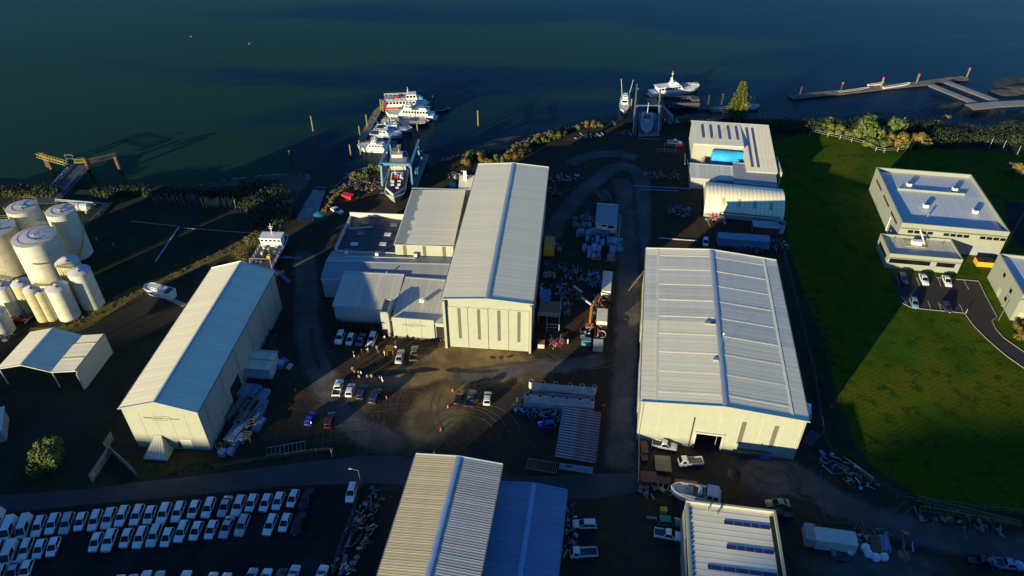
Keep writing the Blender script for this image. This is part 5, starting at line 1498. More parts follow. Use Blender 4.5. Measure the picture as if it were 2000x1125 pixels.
def frib(t, L, W, F):
    part('floor', MB().m('deck_dark').box((-L * .1, 0, F + .05), (L * .7, W * .5, .05)), t)
    part('outboard_motor', MB().m('black_rubber').box((-L * .52, 0, .5), (.4, .4, .8)), t)
boat('white inflatable tender right of the gangway', (790, 296), (793, 309), 1.8, .45, 'boat_white', frib, 'dinghy', 'inflatable_boat', deckm='deck_dark')
# right berths
def f8(t, L, W, F):
    cabin(t, -L * .28, L * .12, W * .72, F, F + 1.5, rake=1.2)
    cabin(t, -L * .22, -L * .02, W * .5, F + 1.5, F + 2.6, rake=.4)
    part('cockpit', MB().m('deck_dark').box((-L * .40, 0, F + .06), (L * .18, W * .7, .06)), t)
    for s in (-1, 1): part('outrigger', MB().m('boat_white').cyl((-L * .2, s * W * .35, F + 1.5), (-L * .32, s * W * .62, F + 7.5), .06, n=5), t)
    rails(t, L * .12, L * .45, W * .7, F + .3, .6, 'galv', .15)
boat('white sport fishing boat with two tall outriggers, moored left of the slipway walls', (1218, 220), (1222, 186), 3.9, 1.4, 'boat_white', f8, 'boat', 'fishing_boat', hp=.9)
def f9(t, L, W, F):
    cabin(t, -L * .38, L * .14, W * .80, F, F + 2.0, rake=1.6)
    part('boat_deck', MB().m('boat_white').box((-L * .2, 0, F + 2.1), (L * .40, W * .76, .14)), t)
    part('foredeck_hatch', MB().m('deck_teal').box((L * .20, 0, F + .35), (L * .14, W * .4, .2)), t)
    part('wheelhouse', MB().m('boat_white').loft([[(-L * .12, -1.3, F + 2.15), (L * .06, -1.3, F + 2.15), (L * .06, 1.3, F + 2.15), (-L * .12, 1.3, F + 2.15)], [(-L * .10, -1.1, F + 3.3), (L * .0, -1.1, F + 3.3), (L * .0, 1.1, F + 3.3), (-L * .10, 1.1, F + 3.3)]]), t)
    part('funnel', MB().m('boat_white').cyl((-L * .08, 0, F + 3.3), (-L * .10, 0, F + 5.2), .7, .4, 8), t)
    mast(t, -L * .09, F + 5.0, 3.0, r_=.09)
    rails(t, L * .14, L * .47, W * .85, F + .4, .9, 'boat_white', .1, .05)
    part('stern_step', MB().m('boat_white').box((-L * .50, 0, .4), (L * .06, W * .7, .3)), t)
boat('long white motor yacht with tall funnel mast, moored outside the dark floating dock', (1365, 171), (1270, 183), 5.6, 1.8, 'boat_white', f9, 'yacht', 'motor_yacht', hp=1.1)
def fdock(t, L, W, F):
    for s in (-1, 1): part('wing_wall', MB().m('deck_dark').box((0, s * W * .45, F + 1.0), (L * .9, .8, 2.0)), t)
    for k in range(6): part('keel_block', MB().m('deck_dark').box((-L * .3 + k * L * .12, 0, F + .3), (1.0, 2.0, .6)), t)
    part('winch_house', MB().m('deck_dark').box((L * .36, 0, F + 1.3), (3.0, 3.2, 2.6)), t)
boat('dark floating dock with wing walls below the long white yacht', (1364, 204), (1304, 205), 7.5, .9, 'deck_dark', fdock, 'floating dock', 'floating_dock', deckm='deck_dark', bowf=.06)
def fslip(t, L, W, F):
    cabin(t, -L * .05, L * .12, W * .6, F, F + .9, m='deck_grey', win=False)
    cabin(t, -L * .28, -L * .12, W * .6, F, F + .8, m='deck_dark', win=False)
    rails(t, L * .1, L * .42, W * .75, F + .2, .5, 'galv', .15)
    mast(t, -L * .42, F, 4.5, r_=.12, arms=False)
boat('grey hulled boat hauled out on the small slipway, bow to the yard', (1262, 260), (1264, 222), 4.4, 1.6, 'deck_grey', fslip, 'boat', 'hauled_boat', z=-.4, deckm='deck_grey', hp=1.0)
def f10(t, L, W, F):
    cabin(t, -L * .12, L * .10, W * .55, F, F + 1.5, rake=.5)
    mast(t, -L * .30, F, 4.5, r_=.08, arms=False); mast(t, L * .18, F, 4.0, r_=.07, arms=False)
boat('small white workboat half hidden behind the pine tree', (1482, 208), (1441, 212), 3.4, 1.0, 'boat_white', f10, 'boat', 'workboat', deckm='deck_grey')
# vessel in the travel lift
def f7(t, L, W, F):
    part('wheelhouse', MB().m('dull_white').box((-L * .26, 0, F + 1.3), (L * .14, W * .8, 2.6)), t)
    part('wheelhouse_roof', MB().m('deck_grey').box((-L * .26, 0, F + 2.65), (L * .16, W * .85, .15)), t)
    for k in range(4): part('window', MB().m('glass_dark').box((-L * .188, -W * .3 + k * W * .2, F + 1.8), (.06, .8, .7)), t)
    part('bridge_deck', MB().m('dull_white').box((-L * .37, -.6, F + 3.3), (L * .10, W * .55, 1.2)), t)
    part('crane', MB().m('deck_grey').cyl((0, -.5, F), (0, -.5, F + 2.5), .35, n=8).bar((0, -.5, F + 2.5), (L * .17, 1.0, F + 3.2), .4), t)
    part('liferaft', MB().m('boat_white').cyl((-L * .07, 1.4, F + .5), (L * .06, 1.4, F + .5), .6, n=10), t)
    part('winch', MB().m('bright_red').cyl((L * .02, -.8, F + .6), (L * .02, .3, F + .6), .55, n=10), t)
    for (x, y) in ((.14, .9), (.14, -1.2), (.22, 1.0), (.22, -1.1), (.30, .6)):
        part('deck_drum', MB().m('dull_white').cyl((L * x, y - .5, F + .6), (L * x, y + .5, F + .6), .5, n=10), t)
    part('a_frame', MB().m('dull_white').bar((L * .1, -W * .3, F), (L * .08, -W * .2, F + 3), .22).bar((L * .1, W * .3, F), (L * .08, W * .2, F + 3), .22).bar((L * .08, -W * .2, F + 3), (L * .08, W * .2, F + 3), .22), t)
    rails(t, -L * .45, L * .30, W * .9, F, 1.0, 'galv')
    mast(t, -L * .37, F + 3.9, 2.8)
    part('fore_bulwark', MB().m('dull_white').loft([[(L * .30, -W * .47, F), (L * .30, -W * .47, F + .9), (L * .49, -.2, F + 1.3), (L * .49, -.2, F + .3)], [(L * .30, -W * .44, F), (L * .30, -W * .44, F + .9), (L * .47, -.1, F + 1.3), (L * .47, -.1, F + .3)]]), t)
    part('fore_bulwark', MB().m('dull_white').loft([[(L * .30, W * .47, F), (L * .30, W * .47, F + .9), (L * .49, .2, F + 1.3), (L * .49, .2, F + .3)], [(L * .30, W * .44, F), (L * .30, W * .44, F + .9), (L * .47, .1, F + 1.3), (L * .47, .1, F + .3)]]), t)
boat('grey work vessel slung in the blue travel lift, its blunt pale bow towards the sheds', (770, 390), (783, 312), 6.6, 2.0, 'deck_grey', f7, 'ship', 'work_vessel', z=.6, deckm='deck_dark', hp=1.5, bowf=.2)
# travel lift
TL = thing('travel_lift', 'pale blue travel lift straddling the grey work vessel', 'boat lift', tuple(P(777, 372)), R(-3))
def tlf(px, py, h=0):
    q = P(px, py, h) - Vector(TL.location); q.z = h
    q.rotate(Matrix.Rotation(-TL.rotation_euler.z, 3, 'Z')); return q
hw_, ln = 4.9, 17.0
for s in (-1, 1):
    for y in (0, ln):
        part('leg', MB().m('lift_blue').bar((s * hw_, y, .9), (s * hw_ * .97, y + (1.2 if y == 0 else -1.0), 9.0), .55, .65), TL)
        w_ = part('wheel', MB().m('black_rubber').cyl((s * hw_ - .35, y, .8), (s * hw_ + .35, y, .8), .8, n=14), TL)
        part('hub', MB().m('dull_white').cyl((s * hw_ - .4, y, .8), (s * hw_ + .4, y, .8), .3, n=10), w_)
    part('side_beam', MB().m('lift_blue').bar((s * hw_, -.8, 9.2), (s * hw_, ln + .8, 9.2), .7, .8), TL)
    part('lower_beam', MB().m('lift_blue').bar((s * hw_, 0, 1.5), (s * hw_, ln, 1.5), .4, .5), TL)
part('cross_beam', MB().m('lift_blue').bar((-hw_, .6, 9.3), (hw_, .6, 9.3), .8, .8), TL)
part('engine_box', MB().m('lift_blue').box((hw_ + .3, 8, 2.6), (1.0, 2.6, 1.7)), TL)
for s in (-1, 1):
    for y in (4, 13):
        part('sling', MB().m('steel_dark').bar((s * (hw_ - .5), y, 8.8), (s * 3.0, y, 2.8), .25, .08), TL)
# lift piers
for (a, b, lab) in (((833, 302), (806, 380), 'blue edged concrete lift pier right of the travel lift'), ((752, 305), (748, 378), 'narrow lift pier left of the travel lift')):
    p0 = P(*a); p1 = P(*b)
    t = thing('lift_pier', lab, 'pier', tuple(p1)); d = p0 - p1
    part('deck', MB().m('concrete').bar((0, 0, -.1), (d.x, d.y, -.1), 1.6, .4), t)
    for k in range(6):
        q = d * (k / 5); part('pile', MB().m('pile_dark').cyl((q.x, q.y, -3.5), (q.x, q.y, -.3), .35, n=8), t)
    nn = Vector((-d.y, d.x, 0)).normalized()
    part('edge_beam', MB().m('beam_blue').bar((nn.x * .6, nn.y * .6, .3), (d.x + nn.x * .6, d.y + nn.y * .6, .3), .3, .4), t)
# work boat at the head of the big slipway
def f13(t, L, W, F):
    part('wheelhouse', MB().m('boat_white').box((L * .20, 0, F + 1.4), (L * .17, W * .85, 2.8)), t)
    part('visor', MB().m('boat_white').box((L * .20, 0, F + 2.9), (L * .20, W * .9, .15)), t)
    for k in range(5): part('window', MB().m('glass_dark').box((L * .112, -W * .34 + k * W * .17, F + 2.1), (.08, .75, .5)), t)
    part('foredeck_cover', MB().m('boat_white').box((L * .34, .5, F + 1.6), (L * .08, W * .45, .9)), t)
    part('upper_deck', MB().m('deck_dark').box((L * .33, 0, F + 1.1), (L * .12, W * .7, .12)), t)
    for (x, y) in ((.06, 1.8), (.06, -1.8), (.0, .2), (-.08, -2), (-.1, 1.5)):
        part('deck_drum', MB().m('dull_white').cyl((L * x, y, F), (L * x, y, F + .9), .45, n=10), t)
    part('tank', MB().m('dark_green').cyl((0, -.3, F + .6), (-1.2, -.3, F + .6), .4, n=8), t)
    rails(t, -L * .48, L * .10, W * .95, F, 1.1, 'dull_white', r_=.05)
    part('engine_block', MB().m('safety_yellow').box((-L * .20, -1.0, F + .6), (1.2, .9, 1.1)), t)
    part('hatch', MB().m('deck_dark').box((-L * .25, 1.2, F + .35), (2.6, 1.8, .6)), t)
    mast(t, L * .24, F + 2.9, 3.6)
    part('stern_gantry', MB().m('galv').bar((-L * .42, -W * .4, F), (-L * .42, -W * .4, F + 2.6), .2).bar((-L * .42, W * .4, F), (-L * .42, W * .4, F + 2.6), .2).bar((-L * .42, -W * .4, F + 2.6), (-L * .42, W * .4, F + 2.6), .2), t)
boat('white and grey work boat propped on the hard at the rear of the long shed', (545, 458), (508, 528), 7.0, 1.8, 'deck_grey', f13, 'ship', 'work_boat', z=.8, deckm='deck_dark', hp=1.5, bowf=.16)
part_beam = solo('timber_ramp', MB().m('boat_navy').bar((0, 0, .6), (6.5, -7.0, .4), 1.2, .25), 'dark gangway lying between the work boat and the long shed', 'gangway', tuple(P(533, 525)))
# boat on trailer, left
def f14(t, L, W, F):
    cabin(t, -L * .05, L * .2, W * .7, F, F + .9, rake=.3)
    part('seat', MB().m('dull_white').box((-L * .20, 0, F + .2), (L * .12, W * .7, .5)), t)
    part('cover', MB().m('deck_dark').box((-L * .36, 0, F + .1), (L * .16, W * .75, .15)), t)
boat('blue hulled launch standing alone on the dark hard left of the long shed', (285, 562), (338, 574), 3.2, 1.8, 'boat_blue', f14, 'boat', 'launch', z=.3, deckm='boat_white', hp=1.2, bowf=.2)
# aluminium boat by the parapet shed
def f15(t, L, W, F):
    cabin(t, -L * .45, -L * .18, W * .82, F - .5, F + 1.6, m='dull_white', rake=.3)
    part('cockpit', MB().m('deck_dark').box((L * .05, 0, F + .05), (L * .42, W * .66, .05)), t)
    part('thwart', MB().m('wrap_blue').box((L * .12, 0, F + .25), (L * .12, W * .5, .35)), t)
    part('console', MB().m('dull_white').box((-L * .08, 0, F + .5), (L * .08, W * .4, .9)), t)
    for s in (-1, 1): part('side_deck', MB().m('dull_white').bar((-L * .2, s * W * .4, F + .2), (L * .30, s * W * .35, F + .3), .3, .3), t)
boat('pale bare aluminium boat under construction, propped behind the parapet shed', (1311, 951), (1408, 972), 3.8, 1.8, 'boat_white', f15, 'boat', 'unfinished_boat', z=.5, deckm='deck_grey', hp=1.8, bowf=.55)
# boat wrapped in blue tarpaulin
TB = thing('wrapped_boat', 'boat shrouded in a bright blue tarpaulin in front of the skylit shed', 'wrapped boat', tuple(P(1422, 331, 0)), R(-8))
tb = MB().m('tarp_blue'); rr_ = []
rnd2 = random.Random(4)
for i in range(15):
    t_ = i / 14; x = -6.3 + 12.6 * t_
    wf = 1.9 * (math.sin(math.pi * min(1, .25 + t_ * .9)) ** .5 if t_ > .5 else 1)
    ring = []
    for j in range(11):
        a = math.pi * j / 10
        ring.append((x + rnd2.uniform(-.1, .1), -math.cos(a) * (wf + .25) * (1 + rnd2.uniform(-.05, .05)), 2.6 + (4.3 - .3 * t_) * math.sin(a) ** .6 + rnd2.uniform(-.08, .08)))
    rr_.append(ring)
tb.loft(rr_)
part('tarpaulin', tb, TB, True)
for x in (-4, 0, 4): part('cradle', MB().m('steel_dark').box((x, 0, 1.3), (.3, 3.2, 2.6)), TB)
sc_ = MB().m('rust_orange')
for k in range(6):
    sc_.bar((-9.4 + k * .5, -1.5, 0), (-9.0 + k * .5, .8, 3.6), .10); sc_.bar((-9.6, -1.2 + k * .5, 1 + k * .4), (-6.6, -1.2 + k * .5, 1.4 + k * .4), .10)
solo('rusty_scaffold', sc_, 'tangle of rusty pipe left of the blue wrapped boat', 'scaffold', tuple(P(1422, 326, 0)), R(-8))
boom = MB().m('galv').cyl((0, 0, 2), (2.2, 4.0, 10.5), .09, n=6)
solo('lamp_pole', boom, 'thin leaning pole across the front of the skylit shed', 'pole', tuple(P(1378, 322)))
# ================================================================ HARBOUR STRUCTURES
def deck_run(name, label, cat, line, width, z, plankm='timber_grey', beam='steel_dark', piles=None, plank=1.6, pilem='pile_dark', pr=.22, zpile=2.0, th=.3):
    q = [P(x, y, z) for x, y in line]
    o_ = q[0]
    t = thing(name, label, cat, (o_.x, o_.y, 0))
    dc = {}
    for a, b in zip(q, q[1:]):
        d = b - a; L = d.length; n = max(1, int(round(L / plank))); ang = math.atan2(d.y, d.x)
        key = round(L / n, 2)
        if key not in dc: dc[key] = MB().m(plankm).box((0, 0, 0), (L / n - .06, width, .10)).mesh('plank')
        for i in range(n):
            c_ = a.lerp(b, (i + .5) / n) - o_
            link('plank', dc[key], t, (c_.x, c_.y, z + .02 + .01 * (i % 2)), ang)
        nn = Vector((-d.y, d.x, 0)).normalized() * (width / 2 - .1)
        for s in (-1, 1):
            part('edge_beam', MB().m(beam).bar((a - o_ + nn * s) * 1 + Vector((0, 0, 0)), (b - o_ + nn * s), .2, th), t).location.z = z - .2
    for e in (piles or []):
        x, y = e
        p_ = P(x, y, WZ) - o_
        part('pile', MB().m(pilem).cyl((p_.x, p_.y, -4), (p_.x, p_.y, zpile), pr, n=8), t)
    return t
for o in (): pass
deck_run('floating_pontoon', 'dark floating pontoon running out behind the moored boats on the left', 'pontoon', [(762, 196), (737, 217), (704, 277), (775, 279)], 3.0, WZ + .5)
deck_run('gangway', 'brown gangway from the pontoon to the travel lift', 'gangway', [(775, 282), (769, 318)], 3.2, WZ + .9, plankm='timber')
deck_run('long_pontoon', 'long narrow floating pontoon with red capped piles on the right', 'pontoon', [(1543, 190), (1640, 180), (1735, 169), (1815, 161), (1850, 156), (1886, 152)], 4.2, WZ + .5, plankm='timber_grey')
for i, (x, y) in enumerate(((1561, 191), (1641, 182), (1720, 172), (1789, 165), (1887, 153))):
    t = solo('mooring_pile', MB().m('pile_dark' if i < 2 else 'timber_grey').cyl((0, 0, -2), (0, 0, 4.2), .35, n=8).m('bright_red' if i else 'pile_dark').cyl((0, 0, 4.2), (0, 0, 4.8), .5, .3, 8), '%s pile from the left along the long pontoon%s' % (ORD[i], ', red capped' if i else ', plain dark'), 'pile', tuple(P(x, y, WZ)), group='piles of the long pontoon')
for i, (a, b) in enumerate((((1818, 166), (1917, 206)), ((1849, 160), (1949, 198)))):
    deck_run('access_ramp', 'pale access ramp from the long pontoon to the landing, %s of the two' % ('lower' if i == 0 else 'upper'), 'ramp', [a, b], 3.4, WZ + 1.6, plankm='concrete')
deck_run('landing_stage', 'pale landing stage at the right edge above the mud', 'jetty', [(1893, 209), (1945, 204), (2000, 201), (2060, 199)], 5.0, WZ + 2.2, plankm='concrete', piles=[(1905, 212), (1940, 212), (1975, 210), (2010, 208)], zpile=0)
def rowboat(label, x, y, dx, dy, m):
    def it(t, L, W, F):
        for k in (-.2, .1): part('thwart', MB().m('timber').box((L * k, 0, F), (.3, W * .8, .06)), t)
    boat(label, (x + dx, y + dy), (x - dx, y - dy), 1.2, .4, m, it, 'rowing boat', 'rowing_boat', z=WZ + .62 if m != 'teal' else WZ, deckm='deck_dark')
rowboat('slim green rowing shell lying on the long pontoon', 1668, 175, 30, -4, 'dark_green')
rowboat('pale yellow rowing shell nearest the ramps', 1752, 166, 26, -4, 'boat_white')
rowboat('white rowing shell alongside the middle of the long pontoon', 1712, 163, 16, -2, 'boat_white')
# timber berthing piles
for i, (x, y, s, h, m_) in enumerate(((612, 256, '', 6.0, 'timber_pile'), (934, 245, '', 6.0, 'timber_pile'), (718, 250, '', 5.4, 'timber_pile'), (704, 270, '', 4.8, 'timber_pile'), (686, 306, '', 4.6, 'timber_pile'), (705, 302, '', 5.5, 'timber_pile'),
                                      (745, 218, '', 5.2, 'timber_pile'), (749, 219, '', 5.2, 'timber_pile'), (847, 208, '', 4.5, 'pile_dark'), (816, 260, '', 4.5, 'timber_grey'), (568, 312, '', 3.5, 'pile_dark'), (824, 310, '', 3, 'timber_grey'),
                                      (1232, 213, '', 4.2, 'timber_pile'), (1244, 196, '', 5.0, 'timber_pile'), (1382, 208, '', 4.5, 'pile_dark'), (1409, 205, '', 4.5, 'pile_dark'), (1462, 212, '', 5, 'timber_pile'))):
    lab = ['lone yellow-green pile left of the moored boats', 'lone yellow-green pile right of the moored boats', 'pile beside the upper end of the dark pontoon', 'pile in the middle of the dark pontoon', 'pile nearest the shore left of the flybridge launch', 'pile touching the bow of the flybridge launch',
           'left of the paired piles at the ferry stern', 'right of the paired piles at the ferry stern', 'dark pile with pale top by the covered dinghy', 'grey pile right of the fishing boat', 'short dark pile off the mud flat', 'short pile right of the gangway',
           'pile right of the fishing boat with tall outriggers', 'taller pile at the head of the small slipway', 'left dark pile between floating dock and pine', 'right dark pile between floating dock and pine', 'pile behind the workboat at the pine'][i]
    solo('mooring_pile', MB().m(m_).cyl((0, 0, -2), (0, 0, h), .28, .25, 8).m('timber_grey').cyl((0, 0, h), (0, 0, h + .12), .30, n=8), lab, 'pile', tuple(P(x, y, WZ)), group='timber mooring piles')
# side walls of the small slipway and its dark causeway
for (a, b, lab) in (((1242, 185), (1236, 262), 'pale concrete wall along the left of the small slipway'), ((1287, 196), (1285, 258), 'pale concrete wall along the right of the small slipway')):
    p0 = P(*b); p1 = P(*a, WZ); d = p1 - p0
    t = thing('slip_wall', lab, 'wall', tuple(p0))
    for k in range(8):
        u0 = d * (k / 8); u1 = d * ((k + .96) / 8)
        part('wall_panel', MB().m('concrete').bar((u0.x, u0.y, .1), (u1.x, u1.y, .1), .5, 5.0), t)
    part('edge_beam', MB().m('beam_blue').bar((.9, 0, .4), (d.x + .9, d.y, .4), .3, .4), t)
deck_run('gangway', 'pale gangway sloping from the floating dock to the yard', 'gangway', [(1291, 204), (1314, 228)], 1.5, WZ + 2.0, plankm='concrete')
deck_run('timber_jetty', 'short brown jetty at the stern of the long white yacht', 'jetty', [(1272, 192), (1276, 205)], 4.5, WZ + 1.5, plankm='timber')
deck_run('dark_pontoon', 'dark narrow pontoon from the floating dock to behind the pine', 'pontoon', [(1362, 212), (1400, 211), (1450, 206)], 2.0, WZ + .5, plankm='deck_dark')
deck_run('dark_float', 'dark rectangular float off the bank left of the pine', 'float', [(1387, 217), (1414, 216)], 2.6, WZ + .4, plankm='deck_dark')
solo('slip_gantry', MB().m('beam_blue').bar((-4.6, 0, .4), (-4.6, 0, 3.4), .3).bar((4.6, 0, .4), (4.6, 0, 3.4), .3).bar((-4.6, 0, 3.4), (4.6, 0, 3.4), .4), 'low blue gantry across the small slipway behind the hauled boat', 'gantry', tuple(P(1265, 222, 0)))
# left loading wharf
LW = deck_run('loading_wharf', 'black loading wharf reaching out left of the slipway', 'wharf', [(88, 398), (160, 322)], 7.5, .1, plankm='deck_dark', piles=[(112, 370), (140, 345), (175, 335)], pr=.35, zpile=0)
wl = P(88, 398, .1)
def wh_pipe(name, label, line, h=.6, m='wrap_blue', r_=.16):
    q = [P(x, y, h) for x, y in line]; mb = MB().m(m)
    for k in range(len(q) - 1): mb.cyl(q[k] - q[0] + Vector((0, 0, h)), q[k + 1] - q[0] + Vector((0, 0, h)), r_, n=6)
    q0 = q[0]
    for a, b in zip(q, q[1:]):
        L = (b - a).length
        for i in range(int(L / 4) + 1):
            c_ = a.lerp(b, i / max(1, int(L / 4))) - q0; mb.box((c_.x, c_.y, h / 2), (.25, .4, h))
    return solo(name, mb, label, 'pipe', (q0.x, q0.y, 0))
wh_pipe('pipeline', 'pale pipeline along the left edge of the loading wharf', [(84, 378), (132, 326)])
wh_pipe('pipeline', 'twin pale pipeline from the wharf head back to shore and along the tank compound', [(170, 321), (123, 373), (108, 389), (210, 398)], .7, r_=.22)
wh_pipe('pipeline', 'pale pipeline turning along the right side of the tank compound', [(108, 392), (160, 394), (210, 399), (174, 432)], .5, r_=.2)
def truss(label, a, b, z, m='rail_yellow'):
    A_ = P(*a, z); B_ = P(*b, z); d = B_ - A_; L = d.length
    mb = MB().m(m); w_ = 1.0; hh = 1.3
    nn = Vector((-d.y, d.x, 0)).normalized() * w_ / 2
    for s in (-1, 1):
        for zz in (0, hh): mb.bar(nn * s + Vector((0, 0, z + zz)), d + nn * s + Vector((0, 0, z + zz)), .16)
    n = 10
    for k in range(n):
        p0 = d * (k / n); p1 = d * ((k + 1) / n)
        for s in (-1, 1):
            mb.bar(p0 + nn * s + Vector((0, 0, z)), p1 + nn * s + Vector((0, 0, z + hh)), .10)
        mb.bar(p0 + nn + Vector((0, 0, z + hh)), p1 - nn + Vector((0, 0, z + hh)), .10)
    return solo('truss_walkway', mb, label, 'walkway', (A_.x, A_.y, 0))
truss('yellow-lit truss walkway to the left of the wharf head', (74, 306), (130, 322), 2.2, 'rail_yellow')
truss('grey truss walkway to the right of the wharf head', (176, 318), (228, 306), 2.2, 'steel_dark')
truss('short yellow beam across the wharf head', (146, 317), (168, 316), 1.0, 'rail_yellow')
for (x, y, lab) in ((95, 326, 'thick rust-orange dolphin pile under the left truss'), (101, 330, 'second dark dolphin pile under the left truss'), (236, 334, 'thick brown dolphin pile under the right truss'), (178, 340, 'dark slanting fender pile right of the wharf head')):
    solo('dolphin_pile', MB().m('pile_rust').cyl((0, 0, -2), (-.6, .8, 5.2), .65, n=10), lab, 'pile', tuple(P(x, y, WZ)), group='dolphin piles of the wharf')
solo('fender_frame', MB().m('galv').bar((0, 0, 1), (0, 0, 3.8), .15).bar((2.6, 0, 1), (2.6, 0, 3.8), .15).bar((0, 0, 3.8), (2.6, 0, 3.8), .15).bar((0, 0, 2.4), (2.6, 0, 2.4), .15), 'small pipe frame at the wharf head', 'frame', tuple(P(134, 322, 0)))
for i, (x, y) in enumerate(((373, 72), (487, 86), (600, 350))):
    solo('mooring_buoy', MB().m('dull_white').cyl((0, 0, -.2), (0, 0, .45), .28, .18, 8), ['small pale buoy far out, upper left of the river', 'small pale buoy far out, right of the other one', 'pale float at the tip of the mud flat'][i], 'buoy', tuple(P(x, y, WZ)), group='buoys on the river')
# ================================================================ YARD EQUIPMENT
def crate_pack(label, cx, cy, sx, sy, h, rz, m, group):
    t = thing('wrapped_pack', label, 'pack', tuple(P(cx, cy, 0)), rz, group)
    sx *= .86; sy *= .9
    k = (round(sx, 1), round(sy, 1), round(h, 1), m)
    if k not in _car:
        b = MB().m(m); n = 3
        for i in range(n):
            b.box((0, -sy / 2 + sy * (i + .5) / n, .12 + h / 2 + .03 * (i % 2)), (sx - .04 * (i % 2), sy / n - .05, h))
        s_ = MB().m('wrap_white').box((0, 0, .12 + h / 2), (sx + .04, .08, h + .1))
        p_ = MB().m('timber_grey').box((0, 0, .06), (.12, sy, .12))
        _car[k] = (b.mesh('bundle'), s_.mesh('strap'), p_.mesh('bearer'))
    link('bundle', _car[k][0], t)
    for yy in (-sy * .3, sy * .3): link('strap', _car[k][1], t, (0, yy, 0))
    for xx in (-sx * .4, 0, sx * .4): link('bearer', _car[k][2], t, (xx, 0, 0))
    return t
rp_ = random.Random(21)
def zr(x, y): return (1120 + x / 8.655, 390 + y / 8.655)
packs = [(250, 340, 1.9, 2.6), (270, 465, 1.4, 2.6), (135, 570, 2.0, 3.0), (70, 580, .9, 3.0), (235, 575, 1.3, 3.0), (280, 575, .9, 3.0), (340, 560, 1.4, 2.6), (420, 560, 1.5, 2.6), (490, 590, 1.4, 2.8), (560, 590, 1.6, 2.8), (235, 670, 1.4, 2.4), (318, 700, .7, 2.0),
         (400, 690, 1.5, 3.4), (490, 730, 1.5, 3.0), (600, 720, 1.6, 3.0), (690, 705, 1.8, 3.2), (185, 825, 1.4, 3.4), (268, 845, 1.4, 3.0), (345, 840, 1.6, 3.4), (428, 850, 1.4, 2.8), (262, 945, 1.2, 2.0), (335, 975, 1.2, 1.6), (420, 960, 1.5, 1.8), (655, 870, 1.9, 4.2), (625, 985, 2.2, 1.6), (30, 340, 2.0, 2.0), (145, 340, 1.4, 2.4), (30, 440, 1.8, 2.4), (100, 455, .9, 2.6), (180, 455, 1.8, 2.2)]
byrow = {}
for i, (x, y, sx, sy) in enumerate(packs):
    px, py = zr(x, y)
    dark = i >= 25
    row = 'top' if y < 500 else 'second' if y < 640 else 'third' if y < 780 else 'fourth' if y < 900 else 'bottom'
    byrow[row] = byrow.get(row, 0) + 1
    crate_pack('%s pack, %s in the %s row of packs near the site hut' % ('blue wrapped' if not dark else 'dull grey', ORD[byrow[row] - 1], row), px, py + 2, sx, sy, rp_.uniform(.8, 1.5), R(-8), 'wrap_blue' if not dark else 'timber_grey', 'packs stacked round the site hut')
def zl_(x, y): return (400 + x / 5.625, 700 + y / 5.625)
packs2 = [(362, 395, .9, 3.4), (428, 365, 1.3, 4.0), (487, 365, 1.6, 4.4), (557, 375, 1.6, 4.2), (612, 410, 1.4, 4.2), (660, 415, 1.3, 4.0), (655, 500, 1.4, 2.4), (635, 562, 1.3, 2.2), (595, 635, 1.2, 3.6), (600, 730, 1.7, 4.2), (440, 750, 2.2, 2.0), (310, 820, 1.6, 5.2), (362, 845, 1.6, 5.0), (418, 885, 1.5, 2.2), (355, 935, .9, 2.6), (205, 1040, 1.6, 1.6), (292, 1025, 1.5, 1.6),
          (350, 545, .8, 7.5), (390, 525, .5, 6.5), (445, 540, 1.1, 4.2), (530, 520, 1.0, 4.2), (385, 655, 1.1, 4.2), (450, 660, 1.2, 3.6), (555, 600, .5, 7.5), (580, 560, .5, 6.0)]
for i, (x, y, sx, sy) in enumerate(packs2):
    px, py = zl_(x, y); dark = i > 16
    crate_pack('%s bundle, %s counting down the stacks right of the long shed' % ('blue wrapped' if not dark else 'dark steel', ORD[i]), px, py + 3, sx, sy, rp_.uniform(.7, 1.4), R(-22 + 8), 'wrap_blue' if not dark else 'timber_grey', 'bundles stacked right of the long shed')
# lattice frames / ladders on the ground
def ladder_frame(name, label, a, b, w_, m='timber_grey', z=.35, n=8, t_=.14, cat='frame'):
    A_ = P(*a); B_ = P(*b); d = B_ - A_; mb = MB().m(m)
    nn = Vector((-d.y, d.x, 0)).normalized() * w_ / 2; zz = Vector((0, 0, z))
    for s in (-1, 1): mb.bar(nn * s + zz, d + nn * s + zz, t_)
    for k in range(n + 1):
        q = d * (k / n); mb.bar(q + nn + zz, q - nn + zz, t_ * .8)
    for u in (0, 1):
        q = d * u
        for s in (-1, 1): mb.bar(q + nn * s, q + nn * s + zz, t_)
    return solo(name, mb, label, cat, (A_.x, A_.y, 0))
ladder_frame('lattice_section', 'long ladder-like steel section lying by the verge', (548, 881), (596, 872), 2.4, n=6)
ladder_frame('lattice_section', 'shorter dark steel section left of the long one by the verge', (522, 884), (547, 880), 2.0, 'timber_grey', n=3)
ladder_frame('trestle', 'tall pale trestle among the bundles right of the long shed', (487, 852), (483, 866), 1.6, 'timber', 1.5, 4)
ladder_frame('trestle', 'timber trestle with yellow top among the bundles', (489, 830), (493, 840), 1.8, 'timber', 1.5, 2)
ladder_frame('trestle', 'dark trestle at the low end of the bundles', (428, 872), (434, 884), 1.2, 'timber', 1.0, 3)
ladder_frame('trestle', 'second dark trestle at the low end of the bundles', (445, 868), (450, 880), 1.2, 'timber', 1.0, 3)
ladder_frame('white_ladder', 'long white ladder leaning beside the site hut', (1209, 423), (1206, 463), 1.0, 'dull_white', .6, 9)
ladder_frame('floor_grating', 'pale planked grating lying by the road near the rusty shelter', (1030, 907), (1088, 916), 2.6, 'timber', .3, 14, .16)
ladder_frame('scaffold_frame', 'scaffold lattice behind the site hut', (1172, 380), (1185, 398), 3.4, 'galv', 1.6, 6)
